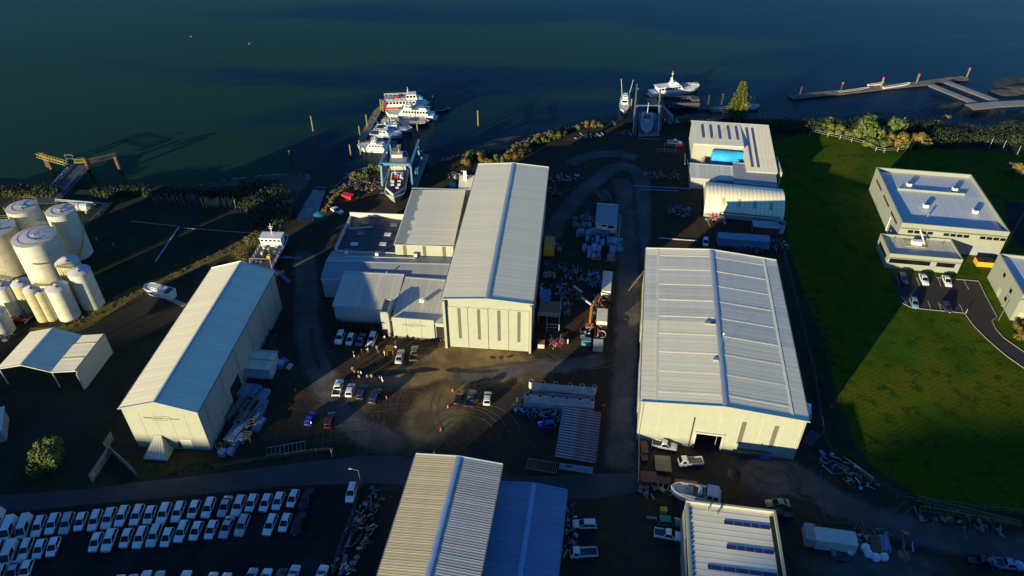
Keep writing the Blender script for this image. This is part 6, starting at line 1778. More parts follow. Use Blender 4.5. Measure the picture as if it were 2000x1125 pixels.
ladder_frame('scaffold_frame', 'rusty triangular scaffold piece behind the site hut', (1190, 380), (1210, 396), 1.2, 'rust', 1.2, 6)
ladder_frame('scaffold_frame', 'dark frame at the upper left of the yellow cabin', (1072, 442), (1073, 456), 1.6, 'steel_dark', 1.0, 4)
ladder_frame('scaffold_frame', 'frame below the lowest packs near the site hut', (1158, 507), (1172, 510), 1.2, 'galv', .8, 3)
ladder_frame('scaffold_frame', 'dark pallet frame below the right-hand packs', (1188, 508), (1199, 512), 2.2, 'timber', .8, 3)
ladder_frame('pipe_rack', 'low pipe rack by the red vehicle near the skylit shed', (1283, 298), (1319, 300), 1.8, 'galv', 1.0, 5)
ladder_frame('pipe_rack', 'upright of the pipe rack by the skylit shed', (1297, 292), (1318, 294), 1.2, 'galv', 2.2, 3)
ladder_frame('wire_sheet', 'dark wire mesh sheet lying right of the big shed', (1575, 852), (1593, 862), 4.0, 'galv', .2, 6, .08)
# lattice crane boom, right
cr = MB().m('olive_steel')
A_ = P(1790, 990); B_ = P(1990, 1028); d = B_ - A_; nn = Vector((-d.y, d.x, 0)).normalized()
for s in (-1, 1):
    for z0, z1 in ((.5, .6), (1.9, 1.1)):
        cr.bar(nn * s * 1.1 + Vector((0, 0, z0)), d + nn * s * .35 + Vector((0, 0, z1)), .18)
n = 18
for k in range(n):
    u0 = k / n; u1 = (k + 1) / n; w0 = 1.1 - .75 * u0; w1 = 1.1 - .75 * u1; t0 = 1.9 - .8 * u0; t1 = 1.9 - .8 * u1
    for s in (-1, 1):
        cr.bar(d * u0 + nn * s * w0 + Vector((0, 0, .65)), d * (u0 + u1) / 2 + nn * s * w0 + Vector((0, 0, t0)), .10)
        cr.bar(d * (u0 + u1) / 2 + nn * s * w0 + Vector((0, 0, t0)), d * u1 + nn * s * w1 + Vector((0, 0, .65)), .10)
    cr.bar(d * u0 + nn * w0 + Vector((0, 0, t0)), d * u1 - nn * w1 + Vector((0, 0, t1)), .09)
solo('crane_boom', cr, 'long tapering olive lattice crane boom lying along the right verge', 'crane boom', tuple(A_))
def box_thing(name, label, cat, cx, cy, s, rz, m, h0=0.0, ribsn=0, lid=None, ribm=None, group=None, hpx=None):
    p_ = P(cx, cy, hpx if hpx is not None else h0 + s[2] * .5)
    t = thing(name, label, cat, (p_.x, p_.y, 0), rz, group)
    b = MB().m(m).box((0, 0, h0 + s[2] / 2), s)
    part('shell', b, t)
    if ribsn:
        rb = MB().m(ribm or m)
        for i in range(ribsn):
            x = -s[0] / 2 + s[0] * (i + .5) / ribsn
            for y in (-s[1] / 2 - .02, s[1] / 2 + .02): rb.box((x, y, h0 + s[2] / 2), (s[0] / ribsn * .45, .05, s[2] * .92))
            rb.box((x, 0, h0 + s[2] + .02), (s[0] / ribsn * .45, s[1] * .94, .05))
        part('corrugation', rb, t)
        cs = MB().m('steel_dark')
        for x in (-s[0] / 2, s[0] / 2):
            for y in (-s[1] / 2, s[1] / 2):
                for z in (h0 + .08, h0 + s[2] - .05): cs.box((x, y, z), (.2, .2, .2))
        part('corner_casting', cs, t)
    if lid: part('lid', MB().m(lid).box((0, 0, h0 + s[2] + .05), (s[0] + .06, s[1] + .06, .1)), t)
    return t
a8 = R(90 - 7)
box_thing('shipping_container', 'long pale container with striped shadow, beside the track', 'container', 1185, 556, (9.0, 2.5, 2.5), R(81), 'container_white', ribsn=20)
box_thing('shipping_container', 'short cream container between two open skips', 'container', 1176, 622, (5.2, 2.6, 2.4), R(82), 'container_white', ribsn=12)
box_thing('shipping_container', 'white lidded container at the lower end of the skip row', 'container', 1168, 675, (2.6, 2.3, 1.7), R(84), 'container_grey', lid='dull_white')
box_thing('shipping_container', 'orange and ochre cabin beside the tall shed wall', 'container', 1073, 481, (6.6, 2.9, 2.4), R(85), 'safety_yellow', ribsn=6)
box_thing('shipping_container', 'grey topped rust red container right of the barrel shed yard', 'container', 1494, 446, (7.5, 3.6, 2.6), R(-8), 'container_red', lid='container_grey', ribsn=10)
TRL = box_thing('truck_trailer', 'long blue-grey truck trailer behind the big shed', 'trailer', 1452, 470, (14.5, 3.4, 2.6), R(-7), 'container_blue', .6, ribsn=18)
box_thing('truck_trailer', 'cream boxed trailer at the lower right with light boards on its roof', 'trailer', 1630, 1055, (7.2, 3.0, 2.6), R(-9), 'container_white', .3, ribsn=10)
box_thing('shipping_container', 'small pale ribbed container left of the cream trailer', 'container', 1581, 1045, (3.6, 1.9, 2.2), R(80), 'container_grey', ribsn=6)
box_thing('rusty_plate', 'brown square steel plate on trestles in front of the big shed', 'plate', 1295, 905, (3.2, 3.9, .15), R(-6), 'timber', .8)
box_thing('scrap_skip', 'upper rust red plate stack by the left fence of the big shed yard', 'skip', 1258, 876, (1.4, 3.2, 1.0), R(-3), 'rust_red')
box_thing('scrap_skip', 'lower rust red frame by the left fence of the big shed yard', 'skip', 1258, 893, (1.4, 2.2, .7), R(3), 'rust_red')
box_thing('scrap_skip', 'rust red skip in the bottom corner of the big shed yard', 'skip', 1266, 935, (3.2, 2.6, 1.3), R(-4), 'rust_red')
box_thing('scrap_skip', 'rusty low frame between the corner skip and the aluminium boat', 'skip', 1293, 940, (3.2, 1.8, .9), R(-10), 'rust')
box_thing('orange_beam', 'orange beam with pale rails behind the aluminium boat', 'beam', 1340, 942, (4.4, .8, .5), R(-9), 'rust_orange')
box_thing('wood_crate', 'yellow plywood crate left of the parapet shed', 'crate', 1296, 997, (1.3, 1.1, 1.0), R(-5), 'safety_yellow')
box_thing('wood_crate', 'pale crate full of rusty scrap at the corner of the tall shed', 'crate', 1057, 672, (1.6, 1.8, 1.2), R(-5), 'container_white', lid='rust_orange')
box_thing('waste_skip', 'pale blue skip full of white rubbish', 'skip', 1145, 667, (2.2, 1.4, 1.5), R(-6), 'lift_blue')
box_thing('site_hut_block', 'yellow skip bin under a dark lid outside the office', 'skip', 1922, 512, (4.4, 2.6, 1.6), R(-8), 'safety_yellow', lid='black_rubber')
for i, (x, y, m_, lab) in enumerate(((1449, 884, 'dark_green', 'leftmost green wheelie bin row unit at the foot of the big shed'), (1470, 885, 'brown_bin', 'brown slatted skip second at the foot of the big shed'), (1493, 888, 'beam_blue', 'blue skip third at the foot of the big shed'))):
    box_thing('waste_bin', lab, 'bin', x, y, (2.2, 1.5, 1.3), R(-8), m_ if m_ in _m else 'rust', lid='steel_dark')
ladder_frame('cage_trolley', 'blue cage trolley, rightmost at the foot of the big shed', (1517, 888), (1530, 892), 2.0, 'lift_blue', 1.4, 4, .1)
# skip row contents
def scrap(label, cx, cy, sx, sy, h, rz, mats_, n, seed, base='rust', wall=True, cat='scrap heap', name='scrap_heap'):
    if not wall: n = int(n * 1.7)
    rr = random.Random(seed); p_ = P(cx, cy)
    t = thing(name, label, cat, tuple(p_), rz)
    if wall:
        b = MB().m(base)
        for s in (-1, 1):
            b.box((s * sx / 2, 0, h / 2), (.1, sy, h)); b.box((0, s * sy / 2, h / 2), (sx, .1, h))
        b.box((0, 0, .1), (sx, sy, .15))
        part('skip_wall', b, t)
    for i in range(n):
        m_ = rr.choice(mats_); x = rr.uniform(-.42, .42) * sx; y = rr.uniform(-.42, .42) * sy; z = rr.uniform(.3, 1) * h
        k = rr.random(); b = MB().m(m_)
        if k < .68:
            L = rr.uniform(.8, 3.0); a = rr.uniform(0, 6.3); e = rr.uniform(-.15, .25)
            b.bar((x, y, z), (x + L * math.cos(a) * .5, y + L * math.sin(a), z + L * e), rr.uniform(.08, .28), rr.uniform(.06, .16))
            part('scrap_bar', b, t)
        elif k < .88:
            b.box((x, y, z), (rr.uniform(.3, 1.3), rr.uniform(.3, .9), rr.uniform(.08, .35)), rr.uniform(0, 3)); part('scrap_block', b, t)
        else:
            b.cyl((x, y, z), (x + rr.uniform(-.6, .6), y + rr.uniform(-.6, .6), z + rr.uniform(-.1, .4)), rr.uniform(.12, .35), n=9); part('scrap_drum', b, t)
    return t
scrap('open rusty skip with a white hose coil, above the white lidded container', 1171, 652, 2.4, 5.0, 1.4, R(-7), ['rust', 'rust_red', 'rust_orange'], 20, 1)
scrap('open maroon skip with orange scrap, below the striped container', 1183, 594, 2.4, 3.4, 1.5, R(-7), ['rust', 'rust_orange', 'black_rubber'], 10, 2)
hc = MB().m('dull_white'); hc.path([(1.0 * math.cos(a / 8 * math.pi), 1.3 * math.sin(a / 8 * math.pi), 1.6) for a in range(-5, 10)], .1, 6)
solo('hose_coil', hc, 'white hose curled on the rusty skip', 'hose', tuple(P(1175, 655, 1.2).to_2d()) + (0,))
scrap('skip of tyres and white rubbish above the pale blue skip', 1143, 652, 2.3, 3.6, 1.2, R(-5), ['sack_white', 'dull_white', 'black_rubber', 'wrap_white'], 12, 3, base='steel_dark')
scrap('dark frames and sheets along the tall shed wall, upper part', 1064, 575, 3.5, 9, 1.6, R(-5), ['steel_dark', 'beam_blue', 'galv', 'deck_dark', 'wrap_blue'], 26, 40, wall=False)
scrap('grey machine frames right of the platform', 1104, 608, 4.0, 7, 1.6, R(-5), ['steel_dark', 'galv', 'lift_blue', 'deck_dark'], 22, 41, wall=False)
scrap('rusty and grey bars above the machinery pile', 1122, 540, 6.0, 5, 1.4, R(-5), ['galv', 'rust', 'wrap_white', 'steel_dark'], 24, 42, wall=False)
scrap('long pipes lying left of the cream container', 1164, 600, 2.0, 9, 1.2, R(-8), ['galv', 'wrap_white', 'steel_dark', 'rust_orange'], 18, 43, wall=False)
scrap('grey crates and frames above the wrapped packs', 1140, 432, 7, 5, 1.2, R(-8), ['timber_grey', 'galv', 'steel_dark'], 26, 44, wall=False)
scrap('dark frames beside the yellow cabin', 1090, 485, 2.5, 6, 1.0, R(-8), ['galv', 'steel_dark', 'wrap_blue'], 12, 45, wall=False)
scrap('offcuts under the turning circle bank', 1085, 378, 7, 6, .9, R(20), ['rust', 'steel_dark', 'wrap_white', 'timber'], 18, 46, wall=False)
scrap('steel stock between trailer and big shed', 1440, 484, 12, 2.2, 1.0, R(-7), ['wrap_blue', 'galv', 'steel_dark', 'lift_blue'], 20, 47, wall=False)
scrap('tangle of blue pipes beside the striped container', 1160, 552, 5.0, 6.0, 1.8, R(-10), ['beam_blue', 'wrap_blue', 'lift_blue'], 26, 4, wall=False)
scrap('dark mound of steel offcuts beside the tall shed', 1085, 528, 8.0, 5.5, 1.6, R(-5), ['steel_dark', 'rust', 'deck_dark', 'galv'], 30, 5, wall=False)
scrap('blue and grey machine parts between platform and skips', 1098, 570, 4.0, 7.0, 1.6, R(-5), ['lift_blue', 'steel_dark', 'wrap_blue', 'galv'], 20, 6, wall=False)
scrap('dark machinery pile in the middle of the equipment yard', 1122, 582, 3.5, 4.5, 1.8, R(35), ['steel_dark', 'galv', 'deck_dark', 'rust'], 14, 7, wall=False)
scrap('reels and red scrap at the corner of the tall shed', 1087, 672, 3.5, 3.6, 1.0, R(-5), ['dull_white', 'rust_red', 'boat_navy', 'bright_red'], 12, 8, wall=False)
scrap('rust red scrap heap with pale plates in front of the barrel shed', 1326, 418, 8.5, 6.5, 1.8, R(-8), ['rust_red', 'wrap_white', 'container_grey', 'beam_blue', 'rust'], 44, 9, wall=False)
scrap('sunlit scrap pile with red truck parts at the corner of the barrel shed', 1396, 432, 6.5, 6.0, 2.0, R(-8), ['bright_red', 'rust_orange', 'container_white', 'deck_grey', 'galv'], 34, 10, wall=False)
scrap('dark timber heap along the track left of the lean-to', 1290, 348, 14, 4.5, 1.2, R(-8), ['timber', 'timber_grey', 'steel_dark', 'wrap_white'], 50, 11, wall=False)
scrap('debris under the eave of the lean-to', 1360, 365, 6, 3.0, 1.0, R(-8), ['timber_grey', 'wrap_white', 'galv'], 22, 12, wall=False)
scrap('driftwood and rock rubble left of the travel lift', 722, 365, 12, 9.0, 1.0, R(20), ['timber', 'rock', 'rust', 'timber_grey', 'steel_dark'], 90, 13, wall=False, cat='rubble', name='rubble_heap')
scrap('timber offcuts right of the lift pier', 893, 345, 6, 4, .9, R(30), ['timber', 'timber_grey', 'dull_white'], 16, 14, wall=False)
scrap('cluttered machine parts near the turning circle', 1105, 352, 12, 5, 1.4, R(15), ['steel_dark', 'wrap_white', 'dull_white', 'galv'], 20, 15, wall=False)
scrap('pipework jumble behind the bundles at the trailer', 1460, 490, 10, 3, 1.2, R(-8), ['steel_dark', 'wrap_blue', 'galv'], 22, 16, wall=False)
scrap('rubble between the trailer and the lawn fence', 1524, 484, 5, 6, 1.5, R(-8), ['steel_dark', 'dark_green', 'galv', 'wrap_white'], 22, 17, wall=False)
scrap('steel wire and angle iron pile left of the rusty shelter', 1053, 806, 13, 3.6, 1.0, R(-6), ['galv', 'steel_dark', 'wrap_blue'], 60, 18, wall=False)
scrap('truck decks and planks along the right fence', 1647, 925, 5.0, 13, 1.4, R(42), ['wrap_blue', 'olive_steel', 'container_grey', 'dark_green', 'rust_orange'], 34, 19, wall=False)
scrap('red and timber pallets right of the cream trailer', 1722, 1062, 13, 6, 1.0, R(-8), ['rust_red', 'timber', 'wrap_blue', 'olive_steel', 'steel_dark'], 40, 20, wall=False)
scrap('dark machinery under the crane boom', 1870, 1020, 18, 5, 1.2, R(-10), ['steel_dark', 'rust', 'galv', 'timber_grey'], 40, 21, wall=False)
scrap('rusty offcuts along the car park fence, upper part', 718, 1000, 4.5, 13, .9, R(-15), ['rust', 'galv', 'steel_dark', 'wrap_white'], 34, 22, wall=False)
scrap('rusty offcuts along the car park fence, lower part', 690, 1075, 4.5, 14, .9, R(-15), ['rust', 'galv', 'steel_dark', 'dull_white'], 34, 23, wall=False)
scrap('red pump skid with pipework beside the tanks', 42, 624, 7.0, 3.4, 1.6, R(-8), ['rust_red', 'container_white', 'bright_red', 'rust'], 26, 24, wall=False, cat='pump skid', name='pump_skid')
scrap('dark steps and gratings at the left edge below the pump skid', 12, 660, 5.0, 4.0, 1.0, R(-8), ['wrap_blue', 'steel_dark', 'galv'], 16, 25, wall=False)
scrap('clutter along the right side of the blue shed', 1112, 1040, 2.5, 14, .7, R(-6), ['steel_dark', 'galv', 'dull_white'], 24, 26, wall=False)
scrap('boat stands and trolleys beside the small slipway', 1225, 262, 8, 3, 1.0, R(-8), ['beam_blue', 'galv', 'steel_dark'], 14, 27, wall=False)
scrap('gear on the quay right of the small slipway', 1312, 240, 7, 6, 1.2, R(-8), ['galv', 'steel_dark', 'wrap_blue', 'dull_white'], 22, 28, wall=False)
scrap('dark open hold of plates beside the long shed door', 510, 670, 5.5, 7.0, 1.2, R(-6), ['rust', 'steel_dark', 'timber_grey'], 16, 29)
scrap('trailer parts between the skip corner and parapet shed', 1288, 962, 9, 2.4, .9, R(-6), ['steel_dark', 'galv', 'timber'], 20, 30, wall=False)
scrap('mixed beams on the ground right of the travel lift', 1150, 268, 14, 2.0, .6, R(18), ['dull_white', 'steel_dark', 'timber_grey'], 18, 31, wall=False)
# raised steel platform with white railings by the tall shed
PF = thing('steel_platform', 'raised steel platform with white railings beside the tall shed', 'platform', tuple(P(1072, 630)), R(-6))
part('deck', MB().m('timber').box((0, 2.5, 2.4), (5.4, 6.0, .2)), PF)
part('deck', MB().m('beam_blue').box((-1.4, 8.4, 2.1), (2.4, 5.0, .2)), PF)
rl = MB().m('dull_white')
for z in (3.0, 3.6):
    rl.bar((-2.7, -.5, z), (2.7, -.5, z), .12).bar((2.7, -.5, z), (2.7, 6, z), .12).bar((-2.7, 6, z), (-2.7, 11, z), .12)
for k in range(6): rl.bar((-2.7 + k * 1.08, -.5, 2.4), (-2.7 + k * 1.08, -.5, 3.6), .1)
for z in (1.2, 2.2): rl.bar((-.4, -3.2, z), (2.7, -3.2, z), .12)
for x in (-.4, 2.7): rl.bar((x, -3.2, 0), (x, -3.2, 2.2), .14).bar((x, -3.2, 2.2), (x, -.5, 2.5), .1)
part('railing', rl, PF)
for (x, y) in ((-2.6, -.4), (2.6, -.4), (-2.6, 5.4), (2.6, 5.4)):
    part('leg', MB().m('galv').box((x, y, 1.2), (.2, .2, 2.4)), PF)
# excavator-like orange arm
EX = thing('loader', 'orange folded loader arm standing between the skips', 'loader', tuple(P(1151, 640)), R(-5))
part('boom', MB().m('digger_orange').bar((0, 0, .8), (.4, 5.5, 3.0), .55, .5), EX)
part('jib', MB().m('container_white').bar((.4, 5.5, 3.0), (-2.2, 8.0, 3.2), .4, .35), EX)
part('base', MB().m('rust_orange').box((0, -.4, .6), (2.0, 1.6, 1.2)), EX)
part('ram', MB().m('galv').cyl((.6, 1, 1.0), (.7, 4.5, 2.4), .12, n=6), EX)
# frames row: pipe barge with open cylinders
PB = thing('tube_barge', 'pontoon section carrying two rows of open steel tubes by the yard edge', 'pontoon section', tuple(P(1092, 786)), R(-6.5))
part('hull', MB().m('deck_grey').box((0, -1.4, 1.0), (15.5, 2.6, 2.0)), PB)
part('hull', MB().m('deck_grey').box((.8, 2.6, .9), (14.0, 2.4, 1.8)), PB)
for r__, y, xs_ in ((0, -1.2, (-7.0, -4.2, -1.4, 1.8, 4.6, 7.2)), (1, 3.0, (-6.6, -3.9, -1.1, 2.2, 4.9, 7.6))):
    for x in xs_:
        tu = part('steel_tube', MB().m('dull_white').cyl((x, y, 1.0), (x, y, 3.0), .52, n=14, caps=False).m('dull_white').loft([[(x + rr_2 * math.cos(i * .449), y + rr_2 * math.sin(i * .449), 3.0) for i in range(14)] for rr_2 in (.52, .44)], caps=False), PB)
        part('tube_mouth', MB().m('dark_opening').cyl((x, y, 2.7), (x, y, 2.75), .45, n=14), tu)
part('cross_beam', MB().m('galv').bar((-5, 1.2, 2.1), (2.2, 1.2, 2.1), .5, .3), PB)
part('cross_beam', MB().m('galv').bar((-3, .2, 2.2), (5.5, .2, 2.2), .3, .3), PB)
# teal winch, gas tank
TW = thing('teal_winch_frame', 'teal dumbbell shaped steel base right of the wrapped packs', 'steel base', tuple(P(1209, 480)), R(-5))
part('base', MB().m('teal').box((0, 0, .3), (1.3, 4.6, .3)), TW)
for y in (-2.4, 2.4): part('hub', MB().m('teal').cyl((0, y, 0), (0, y, .7), 1.15, n=16), TW)
GT = thing('gas_tank', 'horizontal white gas cylinder inside the pipeline loop', 'tank', tuple(P(166, 413, 1)), R(-6))
part('shell', MB().m('dull_white').cyl((-4.2, 0, 1.7), (1.8, 0, 1.7), 1.3, n=18).cyl((1.8, 0, 1.7), (2.6, 0, 1.7), 1.3, .5, 18), GT, True)
for x in (-3, 1): part('saddle', MB().m('concrete').box((x, 0, .4), (.5, 2.2, .8)), GT)
part('band', MB().m('galv').cyl((-.9, 0, 1.7), (-.7, 0, 1.7), 1.36, n=18), GT)
WT = thing('water_tank', 'dark green round plastic tank by the slipway', 'tank', tuple(P(627, 436)))
part('shell', MB().m('dark_green').cyl((0, 0, 0), (0, 0, 3.0), 1.9, n=20), WT, True)
part('lid', MB().m('teal').cyl((0, 0, 3.0), (0, 0, 3.5), 1.9, .5, 20), WT, True)
solo('silo_drum', MB().m('container_pale').cyl((0, 0, 0), (0, 0, 3.2), 1.5, n=18, caps=False).m('deck_dark').cyl((0, 0, .2), (0, 0, 2.6), 1.42, n=18), 'pale open drum at the right end of the rust red container', 'drum', tuple(P(1521, 452)))
for i, (x, y, lab) in enumerate(((1659, 1079, 'white bulk sack, leftmost, touching the cream trailer'), (1688, 1073, 'white bulk sack, upper of the middle pair'), (1694, 1084, 'white bulk sack, lower of the middle pair'), (1709, 1092, 'white bulk sack, second from the right'), (1725, 1091, 'white bulk sack, rightmost of the five'))):
    rr = random.Random(i); mb = MB().m('sack_white'); rg = []
    for z, r0 in ((0, .62), (.25, .78), (.7, .8), (1.0, .7), (1.15, .4), (1.3, .22)):
        rg.append([(r0 * math.cos(a * math.pi / 5) * (1 + rr.uniform(-.12, .12)), r0 * math.sin(a * math.pi / 5) * (1 + rr.uniform(-.12, .12)), z + rr.uniform(-.05, .05)) for a in range(10)])
    mb.loft(rg)
    solo('bulk_sack', mb, lab, 'sack', tuple(P(x, y)), group='white bulk sacks', smooth=False)
for i, (x, y, m_, lab) in enumerate(((1707, 1060, 'olive_steel', 'olive slatted pallet stack right of the sacks, upper left'), (1710, 1076, 'olive_steel', 'olive slatted pallet stack right of the sacks, lower left'), (1724, 1058, 'wrap_blue', 'blue slatted pallet stack, upper right'), (1727, 1073, 'wrap_blue', 'blue slatted pallet stack, lower right'), (1762, 1089, 'timber', 'tan pallet lying apart on the right'))):
    t = thing('pallet_stack', lab, 'pallets', tuple(P(x, y)), R(-10))
    pm = MB().m(m_).box((0, 0, 0), (.16, 1.7, .1)).mesh('slat')
    for k in range(6): link('slat', pm, t, (-.75 + k * .3, 0, .95))
    part('stack_body', MB().m(m_).box((0, 0, .45), (1.6, 1.6, .86)), t)
# blue beam stack by the track
for i, (a, b, m_, lab, w_) in enumerate((((1236, 364), (1348, 370), 'beam_blue', 'long bright blue beam lying along the track', .4), ((1250, 371), (1325, 374), 'galv', 'pale beam below the long blue beam', .35), ((1088, 381), (1125, 366), 'rust', 'rusty beam lying diagonally near the turning circle', .35),
                                        ((1338, 300), (1335, 336), 'dull_white', 'white upright pole left of the lean-to', .3), ((1342, 312), (1345, 352), 'dull_white', 'second white prop left of the lean-to', .25), ((1263, 1012), (1340, 1020), 'galv', 'grey steel beam lying beside the green four wheel drive', .5),
                                        ((1288, 466), (1362, 471), 'dull_white', 'pale pipe bundle below the scrap heap', .3), ((690, 1035), (678, 1068), 'wrap_blue', 'pale blue gutter length along the car park fence', .5), ((676, 1085), (664, 1125), 'wrap_blue', 'second blue gutter length at the bottom of the car park fence', .6),
                                        ((350, 444), (304, 512), 'container_pale', 'pale low pipe wall crossing the dark tank field', .3), ((256, 433), (346, 443), 'galv', 'low pipe along the top of the tank field', .25), ((356, 446), (500, 457), 'galv', 'long low pipe running to the slipway bank', .25),
                                        ((1120, 560), (1136, 572), 'dull_white', 'white board leaning on the dark machinery', .6), ((1225, 572), (1262, 548), 'timber', 'long timber pole leaning at the left wall of the big shed', .15))):
    A_ = P(*a); B_ = P(*b); d = B_ - A_
    z0, z1 = (.2, .2)
    if 'upright' in lab or 'prop' in lab: z0, z1 = .1, 3.0
    if 'leaning at' in lab: z0, z1 = .1, 5.0
    mb = MB().m(m_).bar((0, 0, z0), (d.x, d.y, z1), w_, w_ * .7)
    solo('steel_beam' if 'pole' not in lab else 'pole', mb, lab, 'beam' if 'pole' not in lab else 'pole', (A_.x, A_.y, 0))
# cones
def cone(x, y, lab):
    t = thing('traffic_cone', lab, 'cone', tuple(P(x, y)) , 0, 'orange traffic cones')
    part('cone', MB().m('cone_orange').cyl((0, 0, .05), (0, 0, .85), .22, .04, 12), t)
    part('base', MB().m('cone_orange').box((0, 0, .05), (.48, .48, .07)), t)
    part('band', MB().m('dull_white').cyl((0, 0, .45), (0, 0, .60), .145, .11, 12), t)
for x, y, l_ in ((861, 840, 'orange traffic cone standing alone in the brown yard'), (875, 795, 'orange traffic cone below the black sedan'), (884, 763, 'orange traffic cone above the black sedan'), (848, 885, 'orange traffic cone at the far corner of the tan shed'), (577, 762, 'orange traffic cone at the edge of shade left of the yard'), (755, 777, 'orange traffic cone right of the dark four wheel drive')):
    cone(x, y + 1, l_)
solo('bollard', MB().m('dull_white').cyl((0, 0, 0), (0, 0, 1.4), .22, n=8), 'pale concrete bollard in the sunlit gap by the platform', 'bollard', tuple(P(1109, 671)))
solo('barrel', MB().m('bright_red').cyl((0, 0, 0), (0, 0, 1.1), .35, n=10), 'red drum at the corner of the rusty shelter', 'barrel', tuple(P(1178, 798)))
solo('skip_red', MB().m('bright_red').loft([[(-1.6, -.8, .2), (1.6, -.8, .2), (1.6, .8, .2), (-1.6, .8, .2)], [(-1.9, -1.0, 1.4), (1.9, -1.0, 1.4), (1.9, 1.0, 1.4), (-1.9, 1.0, 1.4)]]), 'bright red skip on the bank left of the travel lift', 'skip', tuple(P(680, 387)), R(-25))
solo('small_trailer', MB().m('bright_red').box((0, 0, .7), (2.6, 1.4, .7)).m('black_rubber').cyl((0, -.8, .35), (0, .8, .35), .35, n=10), 'small red trailer beside the white pickup near the skylit shed', 'trailer', tuple(P(1326, 288)))
solo('blue_bin', MB().m('lift_blue').box((0, 0, .8), (2.0, 2.4, 1.6)).m('black_rubber').box((0, -1.3, .4), (1.8, .3, .7)), 'light blue bin behind the side shed', 'bin', tuple(P(884, 368)), R(-5))
solo('jet_boat', MB().m('beam_blue').box((0, 0, .5), (1.6, 3.2, .9)).m('dull_white').box((0, -.2, 1.1), (1.2, 1.4, .3)), 'small blue and white vehicle covered at the side of the store', 'covered vehicle', tuple(P(551, 713)), R(-20))
solo('scooter_cover', MB().m('dull_white').box((0, 0, .4), (.9, 1.5, .7)), 'small white covered machine right of the blue covered one', 'covered machine', tuple(P(566, 718)), R(-20))
for i, (x, y) in enumerate(((1071, 548), (1079, 547), (1087, 549))):
    solo('bulk_sack', MB().m('wrap_white').cyl((0, 0, 0), (0, 0, 1.4), .75, .5, 9), '%s grey sack against the tall shed wall' % ORD[i], 'sack', tuple(P(x - 6, y - 8)), group='grey sacks by the tall shed')
# fences: posts with rails or wire
def fence(name, label, line, h=1.6, m='galv', step=4.0, rail=True, wire=True, t_=.08, board=None, pm=None):
    q = [P(x, y) for x, y in line]; o_ = q[0]
    t = thing(name, label, 'fence', (o_.x, o_.y, 0))
    pme = MB().m(pm or m).box((0, 0, h / 2), (t_ * 1.6, t_ * 1.6, h)).mesh('post')
    rm = MB().m(m)
    for a, b in zip(q, q[1:]):
        L = (b - a).length; n = max(1, int(L / step))
        for i in range(n + (b is q[-1])):
            c_ = a.lerp(b, i / n) - o_; link('post', pme, t, (c_.x, c_.y, 0))
        for z in ([h - .05, h * .5] if wire else [h - .05]):
            rm.bar(a - o_ + Vector((0, 0, z)), b - o_ + Vector((0, 0, z)), t_ * .6)
    part('rail', rm, t)
    return t
fence('wire_fence', 'post and wire fence curving along the lit trees above the lawn', [(1580, 265), (1592, 262), (1640, 272), (1685, 283), (1710, 295), (1726, 298), (1778, 294)], 1.6, 'dull_white', 4.0)
fence('wire_fence', 'long dark wire fence down the left side of the lawn', [(1530, 500), (1556, 600), (1590, 740), (1606, 850), (1622, 888), (1668, 920), (1700, 945), (1750, 972), (1900, 998), (2040, 1010)], 1.8, 'galv', 5.0, t_=.06)
fence('pipe_rail', 'pale pipe railing between lawn fence and truck decks', [(1667, 912), (1702, 938)], 1.0, 'dull_white', 2.5, t_=.12)
fence('yard_fence', 'pale fence down the left of the big shed yard', [(1247, 862), (1246, 945)], 1.8, 'dull_white', 3.0, t_=.08)
fence('car_park_fence', 'wire fence along the right side of the dark car park', [(706, 945), (690, 1010), (664, 1080), (652, 1125)], 2.0, 'galv', 3.0, t_=.07)
fence('road_fence', 'faint wire fence along the upper edge of the dark car park', [(0, 1000), (200, 982), (400, 962), (560, 948), (700, 940)], 1.6, 'steel_dark', 4.5, t_=.06)
fence('verge_fence', 'low wire fence along the verge between bundles and road', [(420, 915), (480, 905), (560, 893), (618, 884), (650, 882)], 1.2, 'timber_grey', 4.5, t_=.07)
fence('slip_rail', 'rail fence down the bank beside the big slipway', [(556, 412), (545, 455)], 1.0, 'galv', 3, t_=.06)
for i, (a, b) in enumerate((((181, 943), (221, 884)), ((221, 887), (268, 930)), ((209, 880), (223, 858)))):
    A_ = P(*a); B_ = P(*b); d = B_ - A_
    t = thing('gate', ['long mesh gate leaf beside the round tree', 'right mesh gate leaf pointing to the road', 'short gate wing behind the long leaf'][i], 'gate', tuple(A_))
    part('mesh_panel', MB().m('green_wall').bar((0, 0, 1.3), (d.x, d.y, 1.3), .05, 2.0), t)
    fr = MB().m('galv')
    for z in (.2, 1.3, 2.4): fr.bar((0, 0, z), (d.x, d.y, z), .12)
    for k in range(5): q_ = d * (k / 4); fr.bar((q_.x, q_.y, 0), (q_.x, q_.y, 2.4), .12)
    part('gate_frame', fr, t)
    if i == 0:
        n_ = Vector((d.y, -d.x, 0)).normalized() * .1
        part('notice_board', MB().m('dull_white').box((d.x * .12 + n_.x, d.y * .12 + n_.y, 1.3), (.8, .06, .8), math.atan2(d.y, d.x)), t)
